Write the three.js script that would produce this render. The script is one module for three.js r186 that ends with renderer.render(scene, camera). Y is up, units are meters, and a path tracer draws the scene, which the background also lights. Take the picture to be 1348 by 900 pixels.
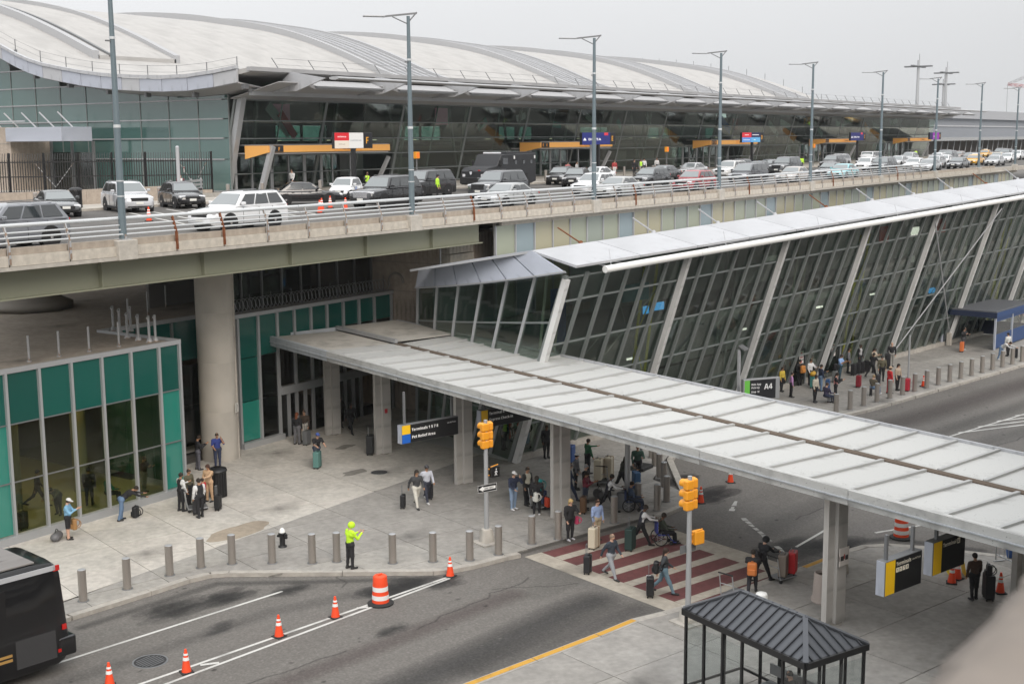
import * as THREE from 'three';
import { RoundedBoxGeometry } from 'three/addons/geometries/RoundedBoxGeometry.js';
import { mergeGeometries, toCreasedNormals } from 'three/addons/utils/BufferGeometryUtils.js';

// ---------------------------------------------------------------- camera, sky, sun, exposure
const scene = new THREE.Scene();
const renderer = new THREE.WebGLRenderer({ antialias: true });
renderer.toneMapping = THREE.LinearToneMapping;
renderer.toneMappingExposure = 1.3;
renderer.shadowMap.enabled = true;
const camera = new THREE.PerspectiveCamera(29.9, 1348 / 900, 0.2, 3000);
camera.position.set(0, 16, 0);
{ // heading 34.3 degrees off the road axis, 9 degrees down, a touch of roll
  const yaw = 0.5986, pitch = 0.1571, roll = -0.00767;
  const f = new THREE.Vector3(Math.cos(yaw) * Math.cos(pitch), -Math.sin(pitch), -Math.sin(yaw) * Math.cos(pitch));
  const r = new THREE.Vector3().crossVectors(f, new THREE.Vector3(0, 1, 0)).normalize();
  const u = new THREE.Vector3().crossVectors(r, f);
  camera.up.copy(u).multiplyScalar(Math.cos(roll)).addScaledVector(r, -Math.sin(roll));
  camera.lookAt(f.add(camera.position));
}
camera.userData.fStop = 3.5; camera.focus = 58;
scene.add(camera);
{ // overcast sky: pale grey at the horizon, brighter overhead
  const w = 256, h = 128, d = new Float32Array(w * h * 4);
  for (let j = 0; j < h; j++) for (let i = 0; i < w; i++) {
    const el = (j + 0.5) / h * Math.PI - Math.PI / 2, s = Math.max(0, Math.sin(el));
    const az = i / w * Math.PI * 2;
    const cl = 1 + 0.02 * Math.sin(az * 3 + 1) * Math.cos(el * 5) + 0.012 * Math.sin(az * 11 + 3 * Math.sin(el * 17)) * Math.cos(el * 23 + az * 4);
    const v = (0.535 + 1.05 * s) * cl * (1 + 0.17 * Math.cos(az - Math.PI + 2.2) * Math.cos(el)), k = (j * w + i) * 4;
    d[k] = v * 0.985; d[k + 1] = v * 0.998; d[k + 2] = v * 1.018; d[k + 3] = 1;
  }
  const t = new THREE.DataTexture(d, w, h, THREE.RGBAFormat, THREE.FloatType);
  t.mapping = THREE.EquirectangularReflectionMapping; t.magFilter = THREE.LinearFilter; t.minFilter = THREE.LinearFilter; t.needsUpdate = true;
  scene.background = t; scene.environment = t;
}
const sun = new THREE.DirectionalLight(0xfff4e8, 1.5);
sun.position.set(-10, 85, 65); sun.target.position.set(60, 0, -35);
sun.castShadow = true; sun.shadow.radius = 60; sun.shadow.mapSize.set(2048, 2048);
Object.assign(sun.shadow.camera, { left: -150, right: 150, top: 150, bottom: -150, near: 1, far: 500 });
scene.add(sun, sun.target);

// ---------------------------------------------------------------- helpers
let seed = 7;
const rnd = () => { seed = (seed * 1664525 + 1013904223) >>> 0; return seed / 4294967296; };
const rr = (a, b) => a + (b - a) * rnd();
const V = (x, y, z) => new THREE.Vector3(x, y, z);
const taken = {};
function numbered(n) { if (!(n in taken)) { taken[n] = 0; return n; } return n + '_' + String(++taken[n]).padStart(3, '0'); }
function tag(o, label, category, group) { o.userData.label = label; o.userData.category = category; if (group) o.userData.group = group; return o; }
function thing(name, label, category, p = [0, 0, 0], ry = 0, group) {
  const g = new THREE.Group(); g.name = numbered(name); g.position.set(...p); g.rotation.y = ry;
  scene.add(g); return tag(g, label, category, group);
}
function part(parent, name, geo, m) {
  if (Array.isArray(geo)) geo = geo.length > 1 ? join(geo) : geo[0];
  const o = new THREE.Mesh(geo, m); o.name = name; o.castShadow = o.receiveShadow = true; parent.add(o); return o;
}
function solo(name, label, category, geo, m, group) { const o = part(scene, numbered(name), geo, m); return tag(o, label, category, group); }
function struct(name, geo, m) { const o = part(scene, numbered(name), geo, m); o.userData.kind = 'structure'; return o; }
function sgroup(name) { const g = new THREE.Group(); g.name = numbered(name); g.userData.kind = 'structure'; scene.add(g); return g; }
function join(list) {
  const l = list.map((g) => {
    g = g.index ? g.toNonIndexed() : g;
    for (const k of Object.keys(g.attributes)) if (!['position', 'normal', 'uv', 'color'].includes(k)) g.deleteAttribute(k);
    if (!g.attributes.uv) boxUV(g);
    return g;
  });
  if (l.some((g) => g.attributes.color)) for (const g of l) if (!g.attributes.color) g.setAttribute('color', new THREE.BufferAttribute(new Float32Array(g.attributes.position.count * 3).fill(1), 3));
  return mergeGeometries(l, false);
}
function boxUV(g) { // uv in metres, by the way each face points
  g.computeBoundingBox(); if (!g.attributes.normal) g.computeVertexNormals();
  const p = g.attributes.position, n = g.attributes.normal, uv = new Float32Array(p.count * 2);
  for (let i = 0; i < p.count; i++) {
    const ax = Math.abs(n.getX(i)), ay = Math.abs(n.getY(i)), az = Math.abs(n.getZ(i));
    if (ay >= ax && ay >= az) { uv[2 * i] = p.getX(i); uv[2 * i + 1] = -p.getZ(i); }
    else if (ax >= az) { uv[2 * i] = p.getZ(i); uv[2 * i + 1] = p.getY(i); }
    else { uv[2 * i] = p.getX(i); uv[2 * i + 1] = p.getY(i); }
  }
  g.setAttribute('uv', new THREE.BufferAttribute(uv, 2)); return g;
}
function box(w, h, d, x = 0, y = 0, z = 0, ry = 0) { // y is the underside
  const g = new THREE.BoxGeometry(w, h, d); if (ry) g.rotateY(ry); g.translate(x, y + h / 2, z); return boxUV(g);
}
function rbox(w, h, d, r, x = 0, y = 0, z = 0, s = 1) { const g = new RoundedBoxGeometry(w, h, d, s, r); g.translate(x, y + h / 2, z); return g; }
function cyl(r0, r1, h, x = 0, y = 0, z = 0, n = 12) { const g = new THREE.CylinderGeometry(r1, r0, h, n); g.translate(x, y + h / 2, z); return g; }
function rod(a, b, r, n = 6, r2 = r) {
  const d = new THREE.Vector3().subVectors(b, a), g = new THREE.CylinderGeometry(r2, r, d.length(), n);
  g.applyQuaternion(new THREE.Quaternion().setFromUnitVectors(V(0, 1, 0), d.clone().normalize()));
  g.translate((a.x + b.x) / 2, (a.y + b.y) / 2, (a.z + b.z) / 2); return g;
}
function beam(a, b, w, h, up = V(0, 1, 0)) { // rectangular bar from a to b
  const d = new THREE.Vector3().subVectors(b, a), L = d.length(), z = d.clone().normalize(), x = new THREE.Vector3().crossVectors(up, z).normalize(), y = new THREE.Vector3().crossVectors(z, x);
  const g = new THREE.BoxGeometry(w, h, L); boxUV(g); g.applyMatrix4(new THREE.Matrix4().makeBasis(x, y, z)); g.translate((a.x + b.x) / 2, (a.y + b.y) / 2, (a.z + b.z) / 2); return g;
}
function lathe(pts, n = 16) { return new THREE.LatheGeometry(pts.map((p) => new THREE.Vector2(...p)), n); }
function quadSlab(a, b, c, d, t) { // a panel with four free corners (counter-clockwise seen from its front) and thickness t behind
  const n = new THREE.Vector3().subVectors(b, a).cross(new THREE.Vector3().subVectors(d, a)).normalize().multiplyScalar(-t);
  const f = [a, b, c, d], k = f.map((p) => p.clone().add(n)), P = [], uv = [];
  const U = a.distanceTo(b), W = a.distanceTo(d);
  const tri = (p, q, r) => P.push(...p.toArray(), ...q.toArray(), ...r.toArray());
  tri(f[0], f[1], f[2]); tri(f[0], f[2], f[3]); tri(k[0], k[2], k[1]); tri(k[0], k[3], k[2]);
  uv.push(0, 0, U, 0, U, W, 0, 0, U, W, 0, W, 0, 0, U, W, U, 0, 0, 0, 0, W, U, W);
  for (let i = 0; i < 4; i++) { const j = (i + 1) % 4; tri(f[i], k[i], k[j]); tri(f[i], k[j], f[j]); uv.push(0, 0, 0, t, 1, t, 0, 0, 1, t, 1, 0); }
  const g = new THREE.BufferGeometry(); g.setAttribute('position', new THREE.Float32BufferAttribute(P, 3)); g.setAttribute('uv', new THREE.Float32BufferAttribute(uv, 2)); g.computeVertexNormals(); return g;
}
function prism(poly, y0, y1) { // poly: [[x,z],...] standing between two heights
  const s = new THREE.Shape(poly.map(([x, z]) => new THREE.Vector2(x, -z)));
  const g = new THREE.ExtrudeGeometry(s, { depth: y1 - y0, bevelEnabled: false }); g.rotateX(-Math.PI / 2); g.translate(0, y0, 0); return boxUV(g);
}
function flat(poly, y) { const g = new THREE.ShapeGeometry(new THREE.Shape(poly.map(([x, z]) => new THREE.Vector2(x, -z)))); g.rotateX(-Math.PI / 2); g.translate(0, y, 0); return boxUV(g); }
function clipPoly(sub, clip) { // convex clip polygon
  let out = sub, area = 0;
  for (let i = 0; i < clip.length; i++) { const a = clip[i], b = clip[(i + 1) % clip.length]; area += a[0] * b[1] - b[0] * a[1]; }
  const sg = Math.sign(area);
  for (let i = 0; i < clip.length && out.length; i++) {
    const a = clip[i], b = clip[(i + 1) % clip.length], side = (p) => sg * ((b[0] - a[0]) * (p[1] - a[1]) - (b[1] - a[1]) * (p[0] - a[0]));
    const res = [];
    for (let k = 0; k < out.length; k++) {
      const p = out[k], q = out[(k + 1) % out.length], sp = side(p), sq = side(q);
      if (sp >= 0) res.push(p);
      if ((sp >= 0) !== (sq >= 0)) { const t = sp / (sp - sq); res.push([p[0] + t * (q[0] - p[0]), p[1] + t * (q[1] - p[1])]); }
    }
    out = res;
  }
  return out;
}
const polyArea = (p) => { let a = 0; for (let i = 0; i < p.length; i++) { const q = p[(i + 1) % p.length]; a += p[i][0] * q[1] - q[0] * p[i][1]; } return Math.abs(a) / 2; };

// ---------------------------------------------------------------- textures
const P2 = new Uint8Array(512); { const a = [...Array(256).keys()]; for (let i = 255; i > 0; i--) { const j = Math.floor(rnd() * (i + 1)); [a[i], a[j]] = [a[j], a[i]]; } for (let i = 0; i < 512; i++) P2[i] = a[i & 255]; }
function vn(x, y, per) { // tileable value noise, period per cells
  const xi = Math.floor(x), yi = Math.floor(y), fx = x - xi, fy = y - yi, m = (a) => ((a % per) + per) % per;
  const h = (a, b) => P2[P2[m(a) & 255] + (m(b) & 255)] / 255, s = (t) => t * t * (3 - 2 * t), u = s(fx), v = s(fy);
  return (h(xi, yi) * (1 - u) + h(xi + 1, yi) * u) * (1 - v) + (h(xi, yi + 1) * (1 - u) + h(xi + 1, yi + 1) * u) * v;
}
function fbm(x, y, per, oct) { let a = 0.5, s = 0, n = 0; for (let i = 0; i < oct; i++) { s += a * vn(x, y, per); n += a; x *= 2; y *= 2; per *= 2; a *= 0.55; } return s / n; }
function tex(n, metres, fn, srgb = true) {
  const d = new Uint8Array(n * n * 4);
  for (let j = 0; j < n; j++) for (let i = 0; i < n; i++) { const c = fn(i / n, j / n), k = (j * n + i) * 4; d[k] = Math.max(0, Math.min(255, c[0] * 255)); d[k + 1] = Math.max(0, Math.min(255, c[1] * 255)); d[k + 2] = Math.max(0, Math.min(255, c[2] * 255)); d[k + 3] = 255; }
  const t = new THREE.DataTexture(d, n, n, THREE.RGBAFormat); t.wrapS = t.wrapT = THREE.RepeatWrapping; t.magFilter = THREE.LinearFilter; t.minFilter = THREE.LinearMipmapLinearFilter; t.generateMipmaps = true;
  t.repeat.set(1 / metres, 1 / metres); if (srgb) t.colorSpace = THREE.SRGBColorSpace; t.needsUpdate = true; return t;
}
const grey = (v) => [v, v, v];
const tConc = tex(512, 7.3, (u, v) => { const a = fbm(u * 6, v * 6, 6, 6), b = fbm(u * 40 + 9, v * 40, 40, 3), s = fbm(u * 3 + 5, v * 3 + 2, 3, 4); const k = 0.93 + 0.085 * (a - 0.5) * 2 + 0.16 * (b - 0.5) - Math.max(0, s - 0.62) * 0.7; return [k * 1.0, k * 0.992, k * 0.978]; });
const tConcW = tex(512, 4.1, (u, v) => { const a = fbm(u * 14, v * 2, 2, 5), b = fbm(u * 30, v * 30, 30, 3), s = fbm(u * 24 + 3, v * 2 + 1, 2, 4); const k = 0.92 + 0.09 * (a - 0.5) * 2 + 0.12 * (b - 0.5) - Math.max(0, s - 0.6) * 0.5; return [k, k * 0.988, k * 0.965]; });
const tAsph = tex(1024, 11, (u, v) => { const a = fbm(u * 5, v * 5, 5, 5), b = fbm(u * 160, v * 160, 160, 2), c = fbm(u * 22 + 4, v * 22, 22, 4); const k = 0.88 + 0.16 * (a - 0.5) * 2 + 0.22 * (b - 0.5) + 0.08 * (c - 0.5); return [k, k * 0.985, k * 0.965]; });
const tGrain = tex(256, 0.9, (u, v) => grey(fbm(u * 60, v * 60, 60, 3)), false);
const tPanel = tex(256, 6.7, (u, v) => { const k = 0.93 + 0.07 * (fbm(u * 5, v * 5, 5, 5) - 0.5) * 2 - Math.max(0, fbm(u * 18, v * 3, 3, 4) - 0.66) * 0.35; return grey(k); });
const tDirt = tex(512, 5.3, (u, v) => { const k = 0.94 - Math.max(0, fbm(u * 6, v * 6, 6, 6) - 0.56) * 0.7 - (fbm(u * 90, v * 90, 90, 2) > 0.86 ? 0.25 : 0); return [k, k * 0.995, k * 0.985]; });
const tRust = tex(256, 2.2, (u, v) => { const s = fbm(u * 9, v * 4, 4, 5), k = 0.9 + 0.1 * (fbm(u * 20, v * 20, 20, 3) - 0.5); return s > 0.7 ? [k * 0.85, k * 0.72, k * 0.62] : [k, k * 0.99, k * 0.98]; });

// ---------------------------------------------------------------- materials (linear base colours)
const C = (r, g, b) => new THREE.Color().setRGB(r, g, b);
const mat = (r, g, b, rough = 0.8, metal = 0, o = {}) => new THREE.MeshStandardMaterial({ color: C(r, g, b), roughness: rough, metalness: metal, ...o });
const M = {
  asphalt: mat(0.155, 0.148, 0.142, 0.93, 0, { map: tAsph, bumpMap: tGrain, bumpScale: 0.004 }),
  deckAsphalt: mat(0.125, 0.122, 0.118, 0.93, 0, { map: tAsph }),
  kerb: mat(0.42, 0.40, 0.37, 0.9, 0, { map: tConc }),
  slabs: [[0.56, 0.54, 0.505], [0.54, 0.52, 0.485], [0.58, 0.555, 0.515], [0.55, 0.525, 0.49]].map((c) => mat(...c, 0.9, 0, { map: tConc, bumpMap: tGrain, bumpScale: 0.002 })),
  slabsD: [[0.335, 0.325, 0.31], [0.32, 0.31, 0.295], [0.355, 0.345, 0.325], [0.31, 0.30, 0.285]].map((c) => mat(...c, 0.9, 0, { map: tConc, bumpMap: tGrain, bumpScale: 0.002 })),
  joint: mat(0.13, 0.125, 0.118, 1),
  white: mat(0.78, 0.78, 0.76, 0.55), whiteLine: mat(0.62, 0.62, 0.60, 0.85, 0, { map: tDirt }),
  yellowLine: mat(0.60, 0.33, 0.045, 0.85, 0, { map: tDirt }),
  red: mat(0.15, 0.052, 0.052, 0.88, 0, { map: tConc }), beige: mat(0.44, 0.405, 0.35, 0.9, 0, { map: tConc }),
  conc: mat(0.48, 0.46, 0.43, 0.9, 0, { map: tConcW }), concDark: mat(0.30, 0.285, 0.265, 0.92, 0, { map: tConcW }),
  concTan: mat(0.42, 0.365, 0.32, 0.92, 0, { map: tConcW }), parapet: mat(0.53, 0.50, 0.455, 0.92, 0, { map: tConcW }), ledge: mat(0.40, 0.355, 0.31, 0.92, 0, { map: tConcW }),
  girder: mat(0.235, 0.24, 0.175, 0.6), dark: mat(0.02, 0.02, 0.021, 0.6), black: mat(0.012, 0.012, 0.013, 0.45), blackMatt: mat(0.014, 0.014, 0.015, 0.85),
  roofTan: mat(0.36, 0.32, 0.275, 0.95, 0, { map: tConc }),
  galv: mat(0.50, 0.52, 0.54, 0.5, 0.3, { map: tRust }), steel: mat(0.36, 0.33, 0.30, 0.45, 0.65), rail: mat(0.56, 0.58, 0.59, 0.5, 0.2), rust: mat(0.24, 0.09, 0.035, 0.95, 0, { map: tRust }),
  lamp: mat(0.135, 0.175, 0.195, 0.5, 0.2), alu: mat(0.40, 0.41, 0.42, 0.45, 0.35), aluDark: mat(0.18, 0.185, 0.19, 0.5, 0.3), mull: mat(0.20, 0.22, 0.215, 0.5, 0.2),
  roofWhite: mat(0.44, 0.43, 0.415, 0.75, 0, { map: tPanel }), roofGrey: mat(0.38, 0.38, 0.385, 0.6, 0, { map: tPanel }), roofRib: mat(0.37, 0.375, 0.385, 0.6),
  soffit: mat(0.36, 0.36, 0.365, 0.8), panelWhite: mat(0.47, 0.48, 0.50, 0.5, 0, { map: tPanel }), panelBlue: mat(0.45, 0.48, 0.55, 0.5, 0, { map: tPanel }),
  canopy: mat(0.52, 0.53, 0.525, 0.55, 0, { map: tDirt }), canopyRib: mat(0.36, 0.365, 0.36, 0.6), membrane: mat(0.53, 0.515, 0.48, 0.8, 0, { map: tDirt }), fascia: mat(0.44, 0.47, 0.50, 0.5, 0, { map: tPanel }), gutter: mat(0.10, 0.075, 0.055, 0.95),
  colPaint: mat(0.52, 0.50, 0.47, 0.7, 0, { map: tPanel }),
  orangeBand: mat(0.80, 0.40, 0.10, 0.6), orange: mat(0.85, 0.075, 0.018, 0.55), signal: mat(0.78, 0.32, 0.02, 0.45), lime: mat(0.48, 0.82, 0.03, 0.6), yellow: mat(0.80, 0.58, 0.02, 0.6),
  rubber: mat(0.022, 0.022, 0.022, 0.85), chrome: mat(0.7, 0.7, 0.72, 0.2, 0.9), glassCar: new THREE.MeshPhysicalMaterial({ color: C(0.022, 0.026, 0.028), roughness: 0.06, clearcoat: 1, clearcoatRoughness: 0.03 }),
  glassCarLight: new THREE.MeshPhysicalMaterial({ color: C(0.16, 0.18, 0.185), roughness: 0.08, clearcoat: 1, clearcoatRoughness: 0.03 }),
  lampClear: mat(0.75, 0.76, 0.78, 0.15, 0.3), lampRed: mat(0.45, 0.015, 0.012, 0.25), plate: mat(0.68, 0.68, 0.64, 0.6), taxi: mat(0.75, 0.42, 0.03, 0.35),
  bluePanel: mat(0.02, 0.055, 0.16, 0.5), blueDark: mat(0.015, 0.025, 0.06, 0.6), skin: mat(0.45, 0.27, 0.18, 0.6),
};
const glass = (r, g, b, o = {}) => new THREE.MeshPhysicalMaterial({ color: C(r, g, b), roughness: 0.03, transmission: 1, thickness: 0, ior: 1.9, ...o });
M.glassFront = glass(0.66, 0.76, 0.71, { ior: 1.55 }); M.glassGable = glass(0.13, 0.255, 0.235, { ior: 2.0, roughness: 0.05, transmission: 0.5 }); M.glassHall = glass(0.72, 0.78, 0.74, { ior: 1.58 });
M.teal = new THREE.MeshPhysicalMaterial({ color: C(0.006, 0.082, 0.066), roughness: 0.22, clearcoat: 0.5, clearcoatRoughness: 0.05 });
M.tealLight = new THREE.MeshPhysicalMaterial({ color: C(0.02, 0.20, 0.155), roughness: 0.2, clearcoat: 1, clearcoatRoughness: 0.05 });
M.glassLow = glass(0.62, 0.68, 0.56, { ior: 1.42 }); M.glassDark = new THREE.MeshPhysicalMaterial({ color: C(0.010, 0.010, 0.011), roughness: 0.12, clearcoat: 1 }); M.glassClear = glass(0.9, 0.92, 0.92, { ior: 1.45 });
const vary = (m, n) => Array.from({ length: n }, (_, i) => { const q = m.clone(); q.color.multiplyScalar(0.86 + 0.28 * rnd()); q.ior = m.ior * (0.95 + 0.1 * rnd()); q.roughness = m.roughness + 0.03 * rnd(); return q; });
const GF = vary(M.glassFront, 4), GG = vary(M.glassGable, 4), GH = vary(M.glassHall, 5), GL = vary(M.glassLow, 3), TL = [M.teal, M.teal.clone(), M.teal.clone()]; TL[1].color.multiplyScalar(1.12); TL[2].color.multiplyScalar(0.88); const pick = (a) => a[Math.floor(rnd() * a.length)];
M.glassB = glass(0.42, 0.45, 0.44, { ior: 1.6 });
const CN = [M.canopy, M.canopy.clone(), M.canopy.clone()]; CN[1].color.multiplyScalar(0.96); CN[2].color.multiplyScalar(1.03);
const paintCache = {};
const paint = (r, g, b) => paintCache[[r, g, b]] ??= new THREE.MeshPhysicalMaterial({ color: C(r, g, b), roughness: 0.25, metalness: 0.1, clearcoat: 1, clearcoatRoughness: 0.03 });
// flat print: lettering drawn on a canvas
function print(w, h, draw) { const c = document.createElement('canvas'); c.width = w; c.height = h; draw(c.getContext('2d'), w, h); const t = new THREE.CanvasTexture(c); t.colorSpace = THREE.SRGBColorSpace; return new THREE.MeshStandardMaterial({ map: t, roughness: 0.6 }); }
function pbox(w, h, d, x, y, z, ry = 0) { const g = new THREE.BoxGeometry(w, h, d); if (ry) g.rotateY(ry); g.translate(x, y + h / 2, z); return g; } // keeps the whole print on its face
function face(w, h, x, y, z, ry = 0) { const g = new THREE.PlaneGeometry(w, h); if (ry) g.rotateY(ry); g.translate(x, y, z); return g; }
// ================================================================ ground, roads, pavements
const roadMap = (() => { // wear on the lower road: tyre bands, oil, patches, cracks; metres 12..112 by -46..4
  const W = 2000, H = 1000, c = document.createElement('canvas'); c.width = W; c.height = H; const x = c.getContext('2d');
  const px = (X) => (X - 12) * 20, pz = (Z) => (Z + 46) * 20;
  x.fillStyle = '#d2cfca'; x.fillRect(0, 0, W, H);
  for (let i = 0; i < 900; i++) { const v = rnd() > 0.5 ? 255 : 60; x.fillStyle = `rgba(${v},${v},${v},${0.015 + rnd() * 0.03})`; x.beginPath(); x.ellipse(rnd() * W, rnd() * H, 10 + rnd() * 70, 5 + rnd() * 25, -0.1 + rnd() * 0.3, 0, 7); x.fill(); }
  const band = (pts, w, a, col = '40,38,36') => { for (let k = 0; k < 7; k++) { x.strokeStyle = `rgba(${col},${a / 7})`; x.lineWidth = w * 20 * (0.35 + k * 0.16); x.lineCap = 'round'; x.lineJoin = 'round'; x.beginPath(); pts.forEach(([X, Z], i) => (i ? x.lineTo(px(X), pz(Z)) : x.moveTo(px(X), pz(Z)))); x.stroke(); } };
  band([[10, -28.5], [28, -25.8], [36, -24.6]], 1.0, 0.30); band([[10, -25.2], [28, -22.9], [36, -22.0], [37, -21.8]], 1.6, 0.62);
  band([[30, -21.9], [34, -21], [37, -20.2]], 1.4, 0.35); band([[20, -32], [30, -30.6], [36, -27.9]], 0.8, 0.2);
  band([[60, -25], [72, -21.5], [92, -17.4], [112, -13]], 2.2, 0.45); band([[60, -21], [80, -17], [112, -10]], 1.2, 0.25); band([[48, -20], [60, -19], [80, -13]], 1.5, 0.2);
  band([[25.5, -34.9], [28.5, -34.6], [31, -34.3], [33, -31.6], [35.8, -27.9]], 0.45, 0.4); band([[47, -17.5], [49.5, -15.5], [50, -12]], 0.5, 0.5);
  const blot = (X, Z, r, a) => { for (let k = 0; k < 26; k++) { x.fillStyle = `rgba(38,36,35,${a * 0.13})`; x.beginPath(); x.ellipse(px(X) + (rnd() - 0.5) * r * 26, pz(Z) + (rnd() - 0.5) * r * 14, r * 20 * (0.2 + rnd() * 0.45), r * 20 * (0.1 + rnd() * 0.25), 0.15, 0, 7); x.fill(); } };
  blot(28.4, -33.6, 1.6, 1.0); blot(30.4, -33.0, 1.3, 1.1); blot(32, -31.6, 1.0, 0.8); blot(34.4, -28.6, 1.6, 1.3); blot(35.6, -27.3, 1, 0.9); blot(51.5, -24.2, 1.6, 1.6); blot(53.2, -26.6, 1.2, 1.4); blot(47.4, -16.9, 1.8, 1.3); blot(46, -18.2, 2.2, 0.8); blot(57, -22, 2, 0.5); blot(31, -26, 0.7, 0.7); blot(28, -31, 0.8, 0.6);
  x.strokeStyle = 'rgba(35,33,32,0.5)'; x.lineWidth = 1;
  const crack = (X, Z, dx, dz, n) => { x.beginPath(); x.moveTo(px(X), pz(Z)); for (let i = 1; i <= n; i++) x.lineTo(px(X + dx * i + (rnd() - 0.5) * 0.35), pz(Z + dz * i + (rnd() - 0.5) * 0.35)); x.stroke(); };
  crack(31.5, -25.4, 0.45, 0.02, 14); crack(36, -25.5, 0.3, 0.3, 8); crack(24, -27.5, 0.5, 0.15, 10); crack(60, -17.5, 0.9, 0.2, 18); crack(50, -19.6, 0.6, 0.1, 14); crack(33.2, -30.2, 0.4, -0.35, 5);
  for (let i = 0; i < 260; i++) { x.fillStyle = `rgba(240,238,232,${0.25 + rnd() * 0.4})`; x.fillRect(rnd() * W, rnd() * H, 1 + rnd() * 1.6, 1 + rnd()); }
  for (let i = 0; i < 500; i++) { x.fillStyle = `rgba(30,28,27,${0.2 + rnd() * 0.4})`; x.beginPath(); x.ellipse(rnd() * W, rnd() * H, 0.6 + rnd() * 2.2, 0.5 + rnd() * 1.2, 0, 0, 7); x.fill(); }
  const im = x.getImageData(0, 0, W, H), d = im.data; for (let i = 0; i < d.length; i += 4) { const g = (rnd() - 0.5) * 34 + (rnd() < 0.03 ? 26 : 0); d[i] += g; d[i + 1] += g; d[i + 2] += g; } x.putImageData(im, 0, 0);
  const t = new THREE.CanvasTexture(c); t.colorSpace = THREE.SRGBColorSpace; t.repeat.set(1 / 100, 1 / 50); t.offset.set(-0.12, 4 / 50); t.wrapS = t.wrapT = THREE.RepeatWrapping; return t;
})();
M.road = mat(0.205, 0.197, 0.19, 0.9, 0, { map: roadMap, bumpMap: tGrain, bumpScale: 0.004 });
struct('ground', flat([[-400, 400], [1500, 400], [1500, -900], [-400, -900]], -0.03), M.asphalt);
struct('road', flat([[12, -46], [112, -46], [112, 4], [12, 4]], 0), M.road);

// crossing axes: q runs across the road (building to island), e along it
const Q = [-0.2823, 0.9594], E_ = [0.9594, 0.2823];
function slabField(name, poly, tops, Y, cu, cv, limX) { // jointed paving as separate slabs on a darker bed
  const g = sgroup(name); part(g, 'bed', prism(poly, -0.02, Y - 0.016), M.joint);
  const far = []; let n = 0;
  const us = poly.map((p) => p[0] * E_[0] + p[1] * E_[1]), vs = poly.map((p) => p[0] * Q[0] + p[1] * Q[1]);
  for (let u = Math.floor(Math.min(...us) / cu) * cu; u < Math.max(...us); u += cu) for (let v = Math.floor(Math.min(...vs) / cv) * cv; v < Math.max(...vs); v += cv) {
    const gp = 0.014, c = [[u + gp, v + gp], [u + cu - gp, v + gp], [u + cu - gp, v + cv - gp], [u + gp, v + cv - gp]].map(([a, b]) => [a * E_[0] + b * Q[0], a * E_[1] + b * Q[1]]);
    const r = clipPoly(poly, c); if (r.length < 3 || polyArea(r) < 0.06) continue;
    const geo = prism(r, Y - 0.06, Y + rr(-0.003, 0.004));
    if (r[0][0] > limX || n > 290) { far.push(geo); continue; }
    n++; part(g, 'paving_slab', geo, tops[Math.floor(rnd() * tops.length)]);
  }
  if (far.length) part(g, 'paving_slab', far, tops[0]).userData.kind = 'stuff';
  return g;
}
const kerbL = [[14, -36.4], [25.78, -35.7], [28.86, -35.35], [30.5, -35.2], [31.3, -34.95], [31.75, -34.5], [34.14, -31.0], [36.05, -28.2], [36.6, -27.75], [37.39, -27.35], [38.96, -26.85], [39.5, -26.6]];
const kerbR = [[46.9, -24.45], [49.0, -24.25], [50.3, -24.45], [50.95, -25.2], [55.9, -28.45], [58, -29.1], [61, -28.6], [66, -26.4], [72.4, -24.2], [92.3, -20.2], [112, -16.2], [140, -10.5]];
const inset = (pts, d) => pts.map(([x, z]) => [x, z - d]);
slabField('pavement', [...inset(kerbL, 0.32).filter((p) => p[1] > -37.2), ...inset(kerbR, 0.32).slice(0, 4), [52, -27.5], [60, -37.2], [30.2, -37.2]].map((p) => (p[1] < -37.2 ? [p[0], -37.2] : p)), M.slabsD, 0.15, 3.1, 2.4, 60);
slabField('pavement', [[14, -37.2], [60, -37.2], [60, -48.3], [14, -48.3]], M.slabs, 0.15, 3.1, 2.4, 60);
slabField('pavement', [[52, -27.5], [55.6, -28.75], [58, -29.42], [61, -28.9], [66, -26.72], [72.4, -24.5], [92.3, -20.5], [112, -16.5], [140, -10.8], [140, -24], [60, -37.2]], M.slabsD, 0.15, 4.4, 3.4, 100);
slabField('pavement_island', [[8, -25.2], [28.6, -21.05], [34.1, -19.75], [35.9, -19.4], [37.2, -18.85], [39.7, -17.85], [44.1, -16.65], [46.5, -16.05], [47.5, -15.65], [48.15, -15.0], [48.65, -13.6], [49.6, -8], [51.6, 6], [8, 6]], M.slabsD, 0.15, 3.6, 2.9, 60);
function kerbLine(name, pts, w, h, m) { // a run of kerb stones, one mesh each
  const g = sgroup(name);
  for (let i = 0; i + 1 < pts.length; i++) {
    const [ax, az] = pts[i], [bx, bz] = pts[i + 1], L = Math.hypot(bx - ax, bz - az), n = Math.max(1, Math.round(L / 3));
    for (let k = 0; k < n; k++) {
      const t0 = k / n, t1 = (k + 1) / n - 0.006, px = -(bz - az) / L * w, pz = (bx - ax) / L * w, s = pz > 0 ? -1 : 1;
      const A = [ax + (bx - ax) * t0, az + (bz - az) * t0], B = [ax + (bx - ax) * t1, az + (bz - az) * t1];
      part(g, 'kerb_stone', prism([A, B, [B[0] + px * s, B[1] + pz * s], [A[0] + px * s, A[1] + pz * s]], -0.02, h + rr(0, 0.005)), m);
    }
  }
  return g;
}
kerbLine('kerb', kerbL, 0.3, 0.152, M.kerb); kerbLine('kerb', kerbR, 0.3, 0.152, M.kerb);
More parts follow.
